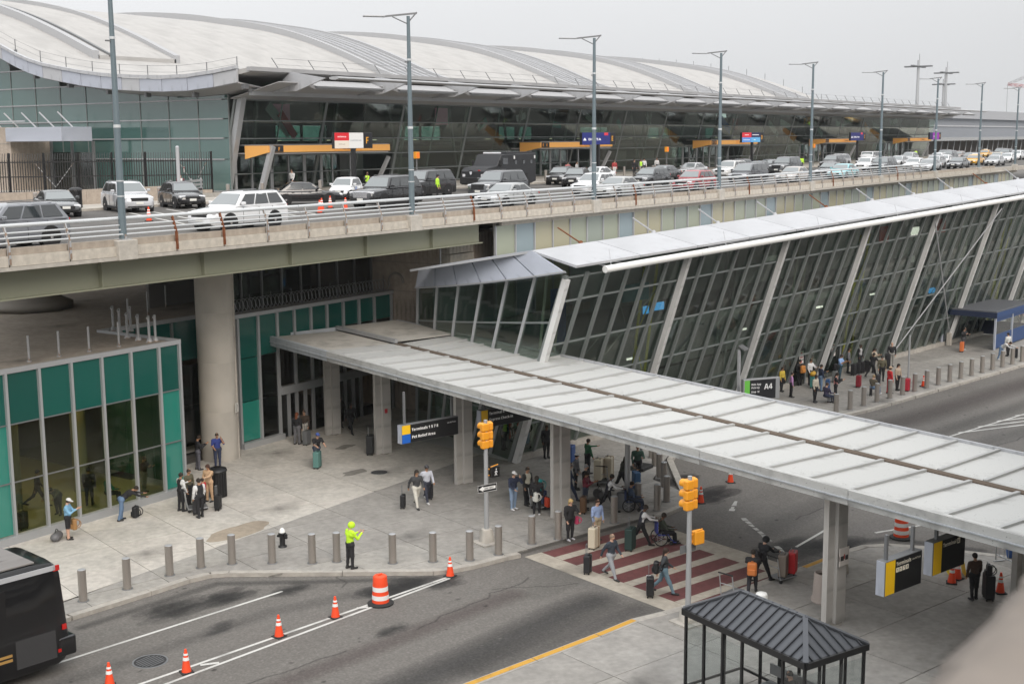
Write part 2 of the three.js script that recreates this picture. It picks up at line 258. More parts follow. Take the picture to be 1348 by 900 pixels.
const isl = [[8, -25.55], [28.6, -21.4], [34.1, -20.1], [35.9, -19.75], [37.07, -19.2], [39.6, -18.2], [44.0, -17.0], [46.58, -16.39], [47.72, -15.97], [48.47, -15.16], [49.0, -13.6], [50, -8], [52, 6]];
{ const g = sgroup('kerb_island'); for (let i = 0; i + 1 < isl.length; i++) { const [ax, az] = isl[i], [bx, bz] = isl[i + 1], L = Math.hypot(bx - ax, bz - az), n = Math.max(1, Math.round(L / 3)), nx = -(bz - az) / L * 0.33, nz = (bx - ax) / L * 0.33;
  for (let k = 0; k < n; k++) { const A = [ax + (bx - ax) * k / n, az + (bz - az) * k / n], t1 = (k + 1) / n - 0.006, B = [ax + (bx - ax) * t1, az + (bz - az) * t1], yl = i < 4 || (i > 5 && i < 7); part(g, 'kerb_stone', prism([A, B, [B[0] + nx, B[1] + nz], [A[0] + nx, A[1] + nz]], -0.02, 0.152), M.kerb);
    if (i < 3 || (i === 6 && k === 0)) part(g, 'yellow_marking', flat([[A[0] + nx * 0.1, A[1] + nz * 0.1], [B[0] + nx * 0.1, B[1] + nz * 0.1], [B[0] + nx * 0.75, B[1] + nz * 0.75], [A[0] + nx * 0.75, A[1] + nz * 0.75]], 0.157), M.yellowLine); } } }
// lane and parking lines
function strip(name, a, b, w, m, y = 0.006) { const L = Math.hypot(b[0] - a[0], b[1] - a[1]), nx = -(b[1] - a[1]) / L * w / 2, nz = (b[0] - a[0]) / L * w / 2; return struct(name, flat([[a[0] + nx, a[1] + nz], [b[0] + nx, b[1] + nz], [b[0] - nx, b[1] - nz], [a[0] - nx, a[1] - nz]], y), m); }
strip('lane_line', [16, -34.2], [31.73, -31.73], 0.12, M.whiteLine); strip('lane_line', [18, -30.55], [36.3, -27.62], 0.12, M.whiteLine); strip('lane_line', [18, -29.75], [36.25, -27.48], 0.12, M.whiteLine, 0.01);
strip('lane_line', [25.55, -29.2], [26.0, -28.85], 0.14, M.whiteLine, 0.014); strip('lane_line', [31.9, -28.35], [32.2, -28.1], 0.14, M.whiteLine, 0.014);
strip('yellow_line', [20, -23.3], [28.6, -21.55], 0.13, M.yellowLine); strip('yellow_line', [28.6, -21.55], [35.6, -19.95], 0.13, M.yellowLine, 0.01);
{ // worn road paint: the tiles are chipped, so each dash is a few ragged pieces
  const worn = mat(0.50, 0.50, 0.48, 0.9, 0, { map: tDirt });
  for (const [a, b] of [[[51.2, -22.9], [49.6, -22.4]], [[49.0, -21.6], [46.6, -19.3]], [[46.2, -18.9], [44.6, -17.4]]]) {
    const L = Math.hypot(b[0] - a[0], b[1] - a[1]), n = Math.max(3, Math.round(L / 0.45)), ux = (b[0] - a[0]) / L, uz = (b[1] - a[1]) / L;
    for (let i = 0; i < n; i++) { const s0 = L * i / n + rr(0, 0.06), s1 = L * (i + 1) / n - rr(0.01, 0.12), w0 = rr(0.05, 0.13), w1 = rr(0.05, 0.13), w2 = rr(0.05, 0.13), w3 = rr(0.05, 0.13), P = (s, w) => [a[0] + ux * s - uz * w, a[1] + uz * s + ux * w]; struct('worn_marking', flat([P(s0, w0), P(s1, w1), P(s1, -w2), P(s0, -w3)], 0.006), worn); }
  }
}
strip('lane_line', [46.5, -18.2], [49.8, -18.0], 0.12, M.whiteLine); strip('lane_line', [50, -16.2], [56, -12.5], 0.14, M.whiteLine);
for (let i = 0; i < 7; i++) strip('lane_line', [70 + i * 2.05, -18.3 + i * 0.52], [78 + i * 2.05, -13.2 + i * 0.5], 0.16, M.whiteLine); strip('lane_line', [62, -20.2], [84, -14.6], 0.12, M.whiteLine, 0.01);
// crossing: brick-red field with pale bars and pale edge bands
{
  const at = (u, v) => [u * E_[0] + v * Q[0], u * E_[1] + v * Q[1]], g = sgroup('crossing');
  const u0 = 30.55, u1 = 37.2, v0 = -36.6, v1 = -28.9;
  const quad = (a, b, c, d, y, n, m) => part(g, n, flat([at(a, c), at(b, c), at(b, d), at(a, d)], y), m);
  quad(u0 + 0.85, u1 - 0.85, v0, v1, 0.006, 'red_field', M.red);
  quad(u0, u0 + 0.85, v0 - 0.05, v1 + 0.1, 0.008, 'edge_band', M.beige); quad(u1 - 0.85, u1 + 0.25, v0 - 0.1, v1 + 0.4, 0.008, 'edge_band', M.beige);
  for (let i = 0; i < 6; i++) quad(u0 + 0.855, u1 - 0.855, v0 + 0.75 + i * 1.27, v0 + 1.22 + i * 1.27, 0.012, 'pale_bar', M.beige);
}
// stains on the pavement, drain and manhole covers
for (const [x, z, r, s] of [[35.6, -38.1, 1.3, 1], [45.4, -40.2, 0.7, 2], [49.0, -44.1, 0.6, 3]]) {
  const p = []; for (let i = 0; i < 22; i++) { const a = i / 22 * 6.283, q = r * (0.62 + 0.5 * vn(Math.cos(a) * 2.2 + s * 7, Math.sin(a) * 2.2 + s, 64)); p.push([x + Math.cos(a) * q * 1.3, z + Math.sin(a) * q * 0.62]); } p.reverse();
  struct('pavement_stain', flat(p, 0.158), s === 1 ? mat(0.36, 0.31, 0.25, 0.9, 0, { map: tConc }) : mat(0.25, 0.24, 0.22, 0.9, 0, { map: tConc }));
}
function cover(x, y, z, r, label) { const g = thing('manhole_cover', label, 'manhole cover', [x, y, z]); part(g, 'rim', lathe([[r, 0], [r, 0.012], [r * 0.9, 0.012], [r * 0.9, 0]], 28), M.aluDark); part(g, 'lid', cyl(r * 0.9, r * 0.9, 0.008, 0, 0, 0, 28), M.dark); const b = []; for (let i = -3; i <= 3; i++) b.push(box(2 * Math.sqrt(r * r * 0.6 - i * i * r * r / 25), 0.004, r * 0.06, 0, 0.008, i * r / 5)); part(g, 'ribs', b, M.aluDark); }
cover(24.9, 0, -30.75, 0.55, 'round iron manhole cover in the asphalt beside the black coach'); cover(46.0, 0.155, -39.2, 0.42, 'dark manhole cover in the pavement beside a canopy column');
// ================================================================ elevated departures deck
const DY = 11.9, PZ = -41.6; // deck level, front edge
{
  const g = sgroup('elevated_road'); // left edge cut diagonally beyond the frame, shaped to let daylight under the deck
  const edge = [[24, PZ - 0.15], [420, PZ - 0.15], [420, -65], [41, -65]];
  part(g, 'deck_slab', prism(edge, DY - 0.55, DY), M.conc);
  part(g, 'carriageway', flat([[24, PZ - 0.5], [420, PZ - 0.5], [420, -64.9], [41, -64.9]], DY + 0.004), M.deckAsphalt);
  part(g, 'forecourt', prism([[41, -65.02], [420, -65.02], [420, -79], [69, -79], [69, -70], [44, -70]], DY - 0.55, DY + 0.14), M.conc);
  part(g, 'forecourt', prism([[69, -79.02], [72, -79.02], [72, -112], [66, -112], [56, -90], [66, -79.4]], DY - 0.55, DY + 0.13), M.conc);
  for (let i = 0; i < 8; i++) part(g, 'low_wall', box(2.2, 0.95, 0.3, 45.5 + i * 2.22, DY + 0.14, -69.7), M.concTan);
  for (const z of [PZ - 0.9, -49, -57, -64]) { // steel girders
    part(g, 'girder_web', box(z < -45 ? 100 : 35.4, 1.05, 0.06, z < -45 ? 76 : 41.3, DY - 1.65, z), M.girder);
    part(g, 'girder_flange', box(z < -45 ? 100 : 35.4, 0.06, 0.6, z < -45 ? 76 : 41.3, DY - 1.71, z), M.girder);
  }
  for (let i = 0; i < 6; i++) part(g, 'girder_stiffener', box(0.05, 1.04, 0.22, 27.5 + i * 5.4, DY - 1.648, PZ - 0.76), M.girder);
  // parapet of cast panels: upper ledge and lower face
  for (let i = -3; i < 52; i++) { const x = 33.45 + i * 2.629 + 1.31; const w = 2.565;
    part(g, 'parapet_panel', box(w, 0.40, 0.30, x, 11.52, PZ + 0.02), M.parapet); part(g, 'parapet_coping', box(w - 0.02, 0.26, 0.24, x, 11.925, PZ - 0.06), M.ledge); }
  part(g, 'edge_beam', box(150, 0.13, 0.46, 99, 11.375, PZ + 0.03), M.conc);
  for (let i = 0; i < 7; i++) for (let l = 1; l < 6; l++) if (i > 0 || l < 3) part(g, 'lane_dash', flat([[48 + i * 22, -43 - l * 3.65], [52 + i * 22, -43 - l * 3.65], [52 + i * 22, -43.13 - l * 3.65], [48 + i * 22, -43.13 - l * 3.65]], DY + 0.01), M.whiteLine);
  for (let i = 0; i < 7; i++) part(g, 'hatch_line', flat([[44 + i * 1.6, -50], [50 + i * 1.6, -62], [50.2 + i * 1.6, -62], [44.2 + i * 1.6, -50]], DY + 0.012), M.whiteLine);
}
{ // steel railing on the parapet, with its posts and four rails
  const g = thing('railing', 'long pale grey steel railing along the edge of the elevated road', 'railing', [0, 0, 0]);
  for (let i = -3; i <= 40; i++) { const x = 33.45 + i * 2.629, y = 11.6; if (x > 140) break;
    const s = [beam(V(x, y, PZ + 0.20), V(x, 12.3, PZ + 0.18), 0.09, 0.09, V(1, 0, 0)), beam(V(x, 12.3, PZ + 0.18), V(x, 13.0, PZ - 0.06), 0.09, 0.07, V(1, 0, 0))];
    part(g, 'post', s, i % 7 === 2 || i === 1 ? M.rust : M.galv); }
  for (const [y, z, r] of [[13.0, PZ - 0.07, 0.075], [12.74, PZ + 0.03, 0.035], [12.56, PZ + 0.09, 0.035], [12.38, PZ + 0.15, 0.035]]) for (let k = 0; k < 6; k++) part(g, 'rail', rod(V(24 + k * 19.6, y, z), V(24 + (k + 1) * 19.6 - 0.05, y, z), r, 8), M.rail);
}
const lampLabels = ['beside the silver parked car by the fence', 'beside the black luxury car', 'beside the white compact car', 'beside the red car', 'beside the pale sedan before the teal car', 'between the teal car and white van', 'at the far stretch of the deck', 'at the far stretch of the deck', 'at the far stretch of the deck'];
for (let i = 0; i < 9; i++) {
  const x = 33.45 + i * 18.4, g = thing('street_lamp', `tall blue-grey street lamp on the parapet, ${lampLabels[i]}`, 'street lamp', [x, 11.36, PZ + 0.05], 0, 'street lamps along the deck edge');
  part(g, 'pedestal', rbox(0.95, 0.8, 0.62, 0.04, 0, 0, 0), M.conc);
  part(g, 'pole', [cyl(0.155, 0.085, 10.0, 0, 0.8, 0, 12)], M.lamp); part(g, 'base_plate', box(0.5, 0.04, 0.5, 0, 0.8, 0), M.galv);
  for (const q of [cyl(0.155, 0.155, 0.05, 0, 2.5, 0, 12), cyl(0.15, 0.15, 0.05, 0, 3.1, 0, 12), cyl(0.14, 0.14, 0.12, 0, 5.2, 0, 12), cyl(0.12, 0.12, 0.1, 0, 8.6, 0, 12)]) part(g, 'band', q, M.rail); part(g, 'bracket', box(0.35, 0.06, 0.06, -0.15, 8.5, 0), M.aluDark);
  part(g, 'arm', [beam(V(0.35, 10.95, 0.28), V(-1.0, 10.75, -0.82), 0.07, 0.09), rod(V(0, 10.5, 0), V(0.35, 11.0, 0.28), 0.035), rod(V(0, 10.4, 0), V(-0.65, 10.75, -0.5), 0.03)], M.aluDark);
  part(g, 'lamp_head', [rbox(1.1, 0.08, 0.34, 0.03).rotateY(-0.68).translate(-1.35, 10.72, -1.1)], M.alu);
}
// columns under the deck
function pier(x, z, y0, y1, r, label) {
  const g = thing('concrete_column', label, 'column', [x, y0, z]);
  const n = Math.max(2, Math.round((y1 - y0) / 2.4)), h = (y1 - y0) / n;
  for (let i = 0; i < n; i++) part(g, 'drum', lathe([[r - 0.012, 0], [r, 0.012], [r, h - 0.012], [r - 0.012, h]], 36).translate(0, i * h, 0), M.conc);
  return g;
}
{ const g = pier(43.9, -47.9, 0.15, 10.15, 0.93, 'thick round concrete column in front of the green glass wall'); part(g, 'cover_strip', box(0.32, 9.9, 0.06, 0.62, 0, 0.72, 0.7), M.conc); part(g, 'notice', pbox(0.36, 0.48, 0.02, 0.35, 2.4, 0.93, 0.35), print(64, 84, (x, w, h) => { x.fillStyle = '#cfcdc6'; x.fillRect(0, 0, w, h); x.fillStyle = '#555'; for (let i = 0; i < 7; i++) x.fillRect(8, 10 + i * 10, 30 + (i * 17) % 20, 3); })); }
{ const g = pier(42.2, -60.5, 8.0, 10.2, 1.1, 'squat round column on stepped base under the elevated road'); part(g, 'stepped_base', lathe([[0, -0.9], [2.3, -0.9], [2.3, -0.45], [1.9, -0.35], [1.5, 0.02], [0, 0.02]], 8), M.concDark); }
pier(82, -53, 0, 10.2, 0.93, 'round concrete column hidden deep below the deck');

// ================================================================ departures terminal
const FX = 71.5, RX = 258; // gable and far end
const prof = [[-70.5, 21.44], [-74, 21.05], [-78, 20.81], [-82, 20.92], [-85, 21.1], [-88.6, 21.42], [-92, 21.9], [-95.5, 22.5], [-98, 23.2], [-100.5, 24.15], [-104, 25.55], [-108, 27.0], [-111.5, 28.1], [-115, 29.0], [-119.5, 29.9], [-124, 30.6], [-130, 31.5], [-137, 32.2], [-144, 32.6], [-150, 32.6], [-158, 32.2], [-168, 31], [-178, 29], [-188, 26]];
const crv = new THREE.CatmullRomCurve3(prof.map(([z, y]) => V(0, y, z)));
const PC = crv.getPoints(90); // roof profile, front to back
const yAt = (z) => { for (let i = 0; i + 1 < PC.length; i++) if (PC[i].z >= z && PC[i + 1].z <= z) { const t = (PC[i].z - z) / (PC[i].z - PC[i + 1].z || 1); return PC[i].y + t * (PC[i + 1].y - PC[i].y); } return 21; };
function sweep(x0, x1, pc, dy, th) { // a strip of roof between two x, following the profile, with thickness
  const P = [], I = [], N = pc.length;
  for (const [x, o] of [[x0, dy], [x1, dy], [x0, dy - th], [x1, dy - th]]) for (const p of pc) P.push(x, p.y + o, p.z);
  const q = (a, b, c, d) => I.push(a, b, c, a, c, d);
  for (let i = 0; i + 1 < N; i++) { q(i, N + i, N + i + 1, i + 1); q(2 * N + i, 2 * N + i + 1, 3 * N + i + 1, 3 * N + i); q(i, i + 1, 2 * N + i + 1, 2 * N + i); q(N + i, 3 * N + i, 3 * N + i + 1, N + i + 1); }
  q(0, 2 * N, 3 * N, N); q(N - 1, 2 * N - 1, 4 * N - 1, 3 * N - 1);
  const g = new THREE.BufferGeometry(); g.setAttribute('position', new THREE.Float32BufferAttribute(P, 3)); g.setIndex(I); return boxUV(toCreasedNormals(g, 0.6));
}
M.tealPane = glass(0.30, 0.46, 0.42);
const term = thing('terminal_building', 'long glass airport terminal with a curved pale roof', 'building');
{
  const roof = part(term, 'roof', sweep(69.2, 259.2, PC, 0, 0.35), M.roofWhite);
  for (const xs of [77.5, 118, 158, 198, 238]) { // long skylights running up the vault
    const pc = PC.filter((p) => p.z < -91 - (xs < 80 ? 8 : 0) && p.z > -176), sky = part(roof, 'skylight', sweep(xs + 0.6, xs + 9.8, pc, 0.35, 0.4), xs < 80 ? M.roofWhite : M.roofGrey);
    for (const o of [0, 9.6]) part(roof, 'skylight_kerb', sweep(xs + o, xs + o + 0.7, pc, 0.75, 0.8), M.roofRib);
    if (xs > 80) for (let k = 1; k < 6; k++) part(roof, 'skylight_rib', sweep(xs + 0.9 + k * 1.45, xs + 1.25 + k * 1.45, pc, 0.62, 0.3), k % 2 ? M.roofRib : M.panelWhite);
    else part(roof, 'skylight_rib', sweep(xs + 1.8, xs + 2.1, pc, 0.55, 0.3), M.aluDark);
  }
  // gable fascia: a band of panels along the wavy roof edge
  const gp = crv.getPoints(64).filter((p) => p.z < -71 && p.z > -112);
  for (let i = 0; i + 2 < gp.length; i += 2) { const a = gp[i], b = gp[i + 2]; const dz = (b.z - a.z) * 0.012;
    part(term, 'fascia_panel', quadSlab(V(69.0, b.y - 0.95, b.z - dz), V(69.0, a.y - 0.95, a.z + dz), V(69.0, a.y + 0.02, a.z + dz), V(69.0, b.y + 0.02, b.z - dz), 0.18), i % 8 ? M.panelBlue : M.panelWhite);
    part(term, 'fascia_cap', quadSlab(V(68.9, b.y + 0.05, b.z), V(68.9, a.y + 0.05, a.z), V(68.9, a.y + 0.3, a.z), V(68.9, b.y + 0.3, b.z), 0.3), M.panelWhite);
    part(term, 'verge_soffit', quadSlab(V(69.1, a.y - 1.0, a.z), V(69.1, b.y - 1.0, b.z), V(71.9, b.y - 1.35, b.z), V(71.9, a.y - 1.35, a.z), 0.1), M.soffit);
    if (i % 4 === 0) part(term, 'bracket', box(0.5, 0.35, 0.28, 69.8, a.y - 1.4, a.z), M.aluDark); }
  // gable glazing in panes
  const zs = []; for (let z = -75.4; z > -112; z -= 3.45) zs.push(z);
  const ys = [12.1, 14.6, 16.25, 17.75, 19.25, 20.75, 22.3, 23.8];
  for (let i = 0; i + 1 < zs.length; i++) for (let k = 0; k + 1 < ys.length; k++) {
    const ta = yAt(zs[i]) - 1.3, tb = yAt(zs[i + 1]) - 1.3; if (ys[k] > Math.min(ta, tb) - 0.2) continue;
    const a = Math.min(ys[k + 1], ta), b = Math.min(ys[k + 1], tb);
    part(term, 'glass_pane', quadSlab(V(FX, ys[k] + 0.03, zs[i + 1] + 0.03), V(FX, ys[k] + 0.03, zs[i] - 0.03), V(FX, a - 0.03, zs[i] - 0.03), V(FX, b - 0.03, zs[i + 1] + 0.03), 0.03), pick(GG));
  }
  for (const z of zs) part(term, 'mullion', box(0.14, yAt(z) - 1.3 - 12.1, 0.09, FX + 0.02, 12.1, z), M.mull);
  for (const y of ys) { let z1 = -76; const z0 = zs[zs.length - 1]; while (z1 > z0 && yAt(z1) - 1.2 < y) z1 -= 0.5; if (z1 > z0 + 2) part(term, 'transom', box(0.12, 0.1, z1 - z0, FX - 0.06, y - 0.05, (z1 + z0) / 2), M.alu); }
  // front wall: glass leaning outward
  const zF = (y) => -76.6 + (y - 12.05) * 0.27, yf = [12.15, 13.4, 14.85, 16.2, 17.6, 19.2];
  for (let x = FX + 0.2, i = 0; x < RX - 2; x += 5.18, i++) {
    for (let k = 0; k < 5; k++) { const portal = [72, 111, 151, 191, 231].some((p) => x + 5 > p + 0.5 && x < p + 15.5); if (portal && k < 2) continue;
      part(term, 'glass_pane', quadSlab(V(x + 0.04, yf[k] + 0.04, zF(yf[k] + 0.04)), V(x + 5.14, yf[k] + 0.04, zF(yf[k] + 0.04)), V(x + 5.14, yf[k + 1] - 0.04, zF(yf[k + 1] - 0.04)), V(x + 0.04, yf[k + 1] - 0.04, zF(yf[k + 1] - 0.04)), 0.03), pick(GF)); }
    part(term, 'mullion', beam(V(x, 12.1, zF(12.1) - 0.1), V(x, 19.3, zF(19.3) - 0.1), i % 2 ? 0.08 : 0.2, i % 2 ? 0.12 : 0.3, V(1, 0, 0)), M.mull);
  }
  for (const y of yf) part(term, 'transom', box(RX - FX - 0.2, 0.09, 0.12, (RX + FX) / 2 + 0.1, y - 0.045, zF(y) + 0.05), M.mull);
  part(term, 'corner_column', [beam(V(71.9, 12.05, -76.3), V(71.9, 19.4, -74.3), 0.5, 0.5, V(1, 0, 0))], M.alu);
  for (const [x, z] of [[72.6, -71.9]]) part(term, 'leaning_column', beam(V(x, 12.05, z - 1.4), V(x, 15.6, z), 0.42, 0.34, V(1, 0, 0)), M.alu);
  // eaves: soffit, fascia strips, gusset fins and the outrigger blade
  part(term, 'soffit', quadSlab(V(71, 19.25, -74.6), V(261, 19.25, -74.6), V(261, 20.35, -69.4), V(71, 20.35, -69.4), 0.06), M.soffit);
  part(term, 'eaves_beam', box(190, 0.5, 0.4, 166, 19.45, -72.4), M.alu);
  for (let i = 0; i < 19; i++) { const x = 72.6 + i * 10.05;
    part(term, 'eaves_panel', quadSlab(V(x + 1.6, 20.15, -68.6), V(x + 9.6, 20.15, -68.6), V(x + 9.6, 20.62, -69.9), V(x + 1.6, 20.62, -69.9), 0.28), M.roofGrey);
    part(term, 'eaves_trim', box(8.0, 0.12, 0.25, x + 5.6, 20.0, -68.62), M.aluDark);
    const s = new THREE.Shape(); s.moveTo(-66.6, 20.62); s.lineTo(-70.2, 21.2); s.lineTo(-72.2, 19.7); s.lineTo(-69.6, 19.75); s.closePath();
    const g = new THREE.ExtrudeGeometry(s, { depth: 0.16, bevelEnabled: false }); g.rotateY(-Math.PI / 2); g.translate(x + 0.6, 0, 0); part(term, 'gusset_fin', boxUV(g), M.panelWhite);
  }
  part(term, 'outrigger_blade', (() => { const g = new THREE.CylinderGeometry(1, 1, 189, 10); g.rotateZ(Math.PI / 2); g.scale(1, 0.13, 0.5); g.translate(168.5, 20.66, -66.6); return g; })(), M.roofRib);
  part(term, 'front_gutter', box(190, 0.3, 0.5, 164, 21.15, -70.45), M.roofGrey);
  // interior seen through the glass
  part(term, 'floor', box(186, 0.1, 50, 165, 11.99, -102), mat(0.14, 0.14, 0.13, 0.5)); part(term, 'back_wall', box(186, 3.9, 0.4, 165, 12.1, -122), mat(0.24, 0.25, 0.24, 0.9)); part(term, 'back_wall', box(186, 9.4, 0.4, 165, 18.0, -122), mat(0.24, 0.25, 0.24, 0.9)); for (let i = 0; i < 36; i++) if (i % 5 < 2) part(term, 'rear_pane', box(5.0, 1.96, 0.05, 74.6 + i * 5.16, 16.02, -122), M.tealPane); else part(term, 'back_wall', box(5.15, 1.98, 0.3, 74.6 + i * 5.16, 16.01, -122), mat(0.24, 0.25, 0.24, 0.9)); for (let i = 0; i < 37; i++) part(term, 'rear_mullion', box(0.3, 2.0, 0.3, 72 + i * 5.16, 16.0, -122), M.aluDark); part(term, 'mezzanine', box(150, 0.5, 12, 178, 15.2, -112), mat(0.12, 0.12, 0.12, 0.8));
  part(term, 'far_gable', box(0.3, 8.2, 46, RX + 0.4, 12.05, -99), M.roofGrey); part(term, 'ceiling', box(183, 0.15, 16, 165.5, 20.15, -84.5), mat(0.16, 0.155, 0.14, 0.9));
  for (let i = 0; i < 18; i++) { const x = 80 + i * 10.05; part(term, 'inner_column', [beam(V(x, 12.1, -82), V(x - 1.6, 20.1, -79.2), 0.26, 0.26, V(1, 0, 0)), beam(V(x, 12.1, -82), V(x + 1.9, 20.1, -84.5), 0.22, 0.22, V(1, 0, 0))], M.roofGrey); }
  for (let i = 0; i < 26; i++) { const x = 76 + i * 7 + rr(-1, 1); part(term, 'check_in_desk', box(rr(2, 4), rr(1.1, 2.6), 1.2, x, 12.1, rr(-97, -90)), [mat(0.4, 0.38, 0.35, 0.7), mat(0.12, 0.13, 0.15, 0.7), mat(0.55, 0.53, 0.5, 0.7)][i % 3]); }
  const em = new THREE.MeshStandardMaterial({ color: 0x111111, emissive: C(1, 0.86, 0.62), emissiveIntensity: 0.9 });
  for (let i = 0; i < 44; i++) part(term, 'ceiling_light', box(i % 3 ? 0.5 : 1.1, 0.06, 0.16, 75 + i * 4.15, i % 2 ? 19.6 : 16.0, i % 2 ? -81 - (i % 5) : -106), em);
  const hang = (x, y, z, w, h, m, rz = 0) => { const g = new THREE.BoxGeometry(w, h, 0.06); g.rotateZ(rz); g.translate(x, y, z); part(term, 'hanging_banner', g, m); };
  const pink = mat(0.75, 0.30, 0.45, 0.7), redB = mat(0.35, 0.03, 0.04, 0.7), blueB = mat(0.03, 0.13, 0.42, 0.7), whiteB = mat(0.6, 0.6, 0.6, 0.7), orangeB = mat(0.7, 0.25, 0.05, 0.7);
  hang(78.0, 18.3, -76.2, 2.2, 1.4, pink); hang(77.6, 17.7, -76.0, 3.4, 0.9, mat(0.3, 0.3, 0.31, 0.7), -0.75); hang(78.4, 17.3, -75.8, 2.6, 0.7, redB, -0.85); hang(99.5, 18.2, -75.9, 2.0, 1.6, pink);
  hang(164, 17.9, -76.2, 4.2, 1.0, blueB, -0.5); hang(168, 17.8, -76.4, 1.8, 1.6, redB); for (let i = 0; i < 9; i++) hang(182 + i * 7, 17.2 + (i % 3) * 0.7, -76.6 - i % 2, 4, 0.9, i % 4 === 2 ? orangeB : whiteB, -0.5 + 0.3 * (i % 3));
  for (let i = 0; i < 6; i++) hang(112 + i * 7.4, 17.6 + (i % 2) * 0.8, -80, 1.8, 0.7, [mat(0.1, 0.3, 0.27, 0.6), whiteB][i % 2], 0.5 - i * 0.3);
  // entrance portals with amber header bands
  const letters = ['F', 'E', 'D', 'C', 'B'], font = 'bold 40px sans-serif';
  letters.forEach((L, i) => {
    const x0 = [72.4, 111.2, 151.2, 191.4, 232][i], x1 = x0 + 14.6, p = part(term, 'entrance_portal', [box(14.6, 0.12, 4.6, x0 + 7.3, 15.62, -74.4)], M.aluDark);
    part(p, 'header_band', [box(14.6, 0.52, 0.14, x0 + 7.3, 15.12, -72.1)], M.orangeBand);
    const s = new THREE.Shape(); s.moveTo(-72.05, 15.12); s.lineTo(-72.05, 15.64); s.lineTo(-74.6, 15.64); s.lineTo(-74.6, 14.6); s.closePath(); const sg = new THREE.ExtrudeGeometry(s, { depth: 0.12, bevelEnabled: false }); sg.rotateY(-Math.PI / 2); sg.translate(x0 - 0.01, 0, 0); part(p, 'side_band', boxUV(sg), M.orangeBand);
    part(p, 'letter_panel', face(1.5, 0.5, x0 + 0.78, 15.385, -72.02), print(150, 50, (c) => { c.fillStyle = '#1c1c1e'; c.fillRect(0, 0, 150, 50); c.fillStyle = '#f0a030'; c.font = font; c.fillText(L, 22, 40); c.fillText(L, 92, 40); }));
    part(p, 'direction_text', face(3.4, 0.42, x0 + 9.2, 15.38, -72.02), print(340, 42, (c) => { c.fillStyle = '#e49a45'; c.fillRect(0, 0, 340, 42); c.fillStyle = '#26201a'; c.font = 'bold 34px sans-serif'; c.fillText('✈ Terminal 4', 70, 34); }));
    part(p, 'soffit', box(14.4, 0.1, 4.3, x0 + 7.3, 14.98, -74.3), M.soffit);
    for (let q = 0; q < 6; q++) part(p, 'glass_pane', box(2.38, 2.9, 0.05, x0 + 1.23 + q * 2.42, 12.08, -78.2), pick(GF));
    for (const [dx, w] of [[0.4, 0.25], [2.2, 0.12], [4.4, 0.35], [6.4, 0.14], [8.3, 0.35], [10.4, 0.3], [11.8, 0.14], [14.2, 0.25]]) part(p, 'door_post', box(w, 2.9, 0.16, x0 + dx, 12.06, -76.3), M.alu);
    for (const dx of [3.3, 7.35, 11.1]) part(p, 'glass_door', box(1.5, 2.6, 0.04, x0 + dx, 12.1, -76.3), M.glassFront);
    part(p, 'leaning_strut', beam(V(x1 - 0.2, 12.05, -73.6), V(x1 + 0.5, 14.6, -72.6), 0.3, 0.25, V(1, 0, 0)), M.alu);
  });
  // safety rail posts on the roof
  for (let i = 0; i < 46; i++) { const x = 73 + i * 4.05; part(term, 'roof_rail_post', rod(V(x, 21.3, -71.2), V(x - 0.35, 22.3, -71.7), 0.04, 5), M.aluDark); }
  part(term, 'roof_rail_wire', [rod(V(73, 22.28, -71.7), V(255, 22.28, -71.7), 0.012, 4), rod(V(73, 21.8, -71.45), V(255, 21.8, -71.45), 0.01, 4)], M.aluDark);
  const gz = [-72.5, -75.8, -79.2, -82.6, -86, -89.4, -92.8, -96.2, -99.6, -103];
  gz.forEach((z, i) => { const y = yAt(z); part(term, 'roof_rail_post', [rod(V(69.8, y, z), V(69.8, y + 1.1, z), 0.04, 5), box(0.12, 0.2, 0.3, 69.8, y, z)], M.aluDark); if (i) for (const h of [0.55, 1.05]) part(term, 'roof_rail_wire', rod(V(69.8, yAt(gz[i - 1]) + h, gz[i - 1]), V(69.8, y + h, z), 0.012, 4), M.aluDark); });
  for (let i = 0; i < 14; i++) { const z = -86 - i * 4.2; part(term, 'roof_vent', rod(V(259, yAt(z), z), V(259, yAt(z) + 1.3, z), 0.05, 5), M.aluDark); }
}
// annex block and pergola in front of the gable
{
  const g = thing('annex', 'tan concrete annex with grey flat canopy behind the fence', 'building', [0, DY, 0]);
  part(g, 'wall', box(4, 5.3, 16, 68.2, 0.1, -104.0), M.concTan); part(g, 'wall_joint', box(0.03, 0.06, 16, 66.19, 4.0, -104), M.concDark); part(g, 'canopy', rbox(3.0, 1.15, 7.4, 0.04, 67.2, 4.2, -92.2), M.panelBlue);
  for (const z of [-89.6, -92.4, -95.2]) part(g, 'door_frame', box(0.18, 4.1, 0.22, 69.6, 0.1, z), M.aluDark); for (const z of [-91, -93.8]) part(g, 'glass_door', box(0.06, 3.2, 2.5, 69.7, 0.1, z), M.glassB);
  for (let i = 0; i < 6; i++) part(g, 'roof_rail', beam(V(67.6, 5.35, -89.5 - i * 2.4), V(66.8, 6.6, -90.3 - i * 2.4), 0.1, 0.1), M.panelWhite); part(g, 'roof_rail', beam(V(67, 5.9, -95), V(67, 5.9, -104), 0.08, 0.12), M.panelWhite);
}
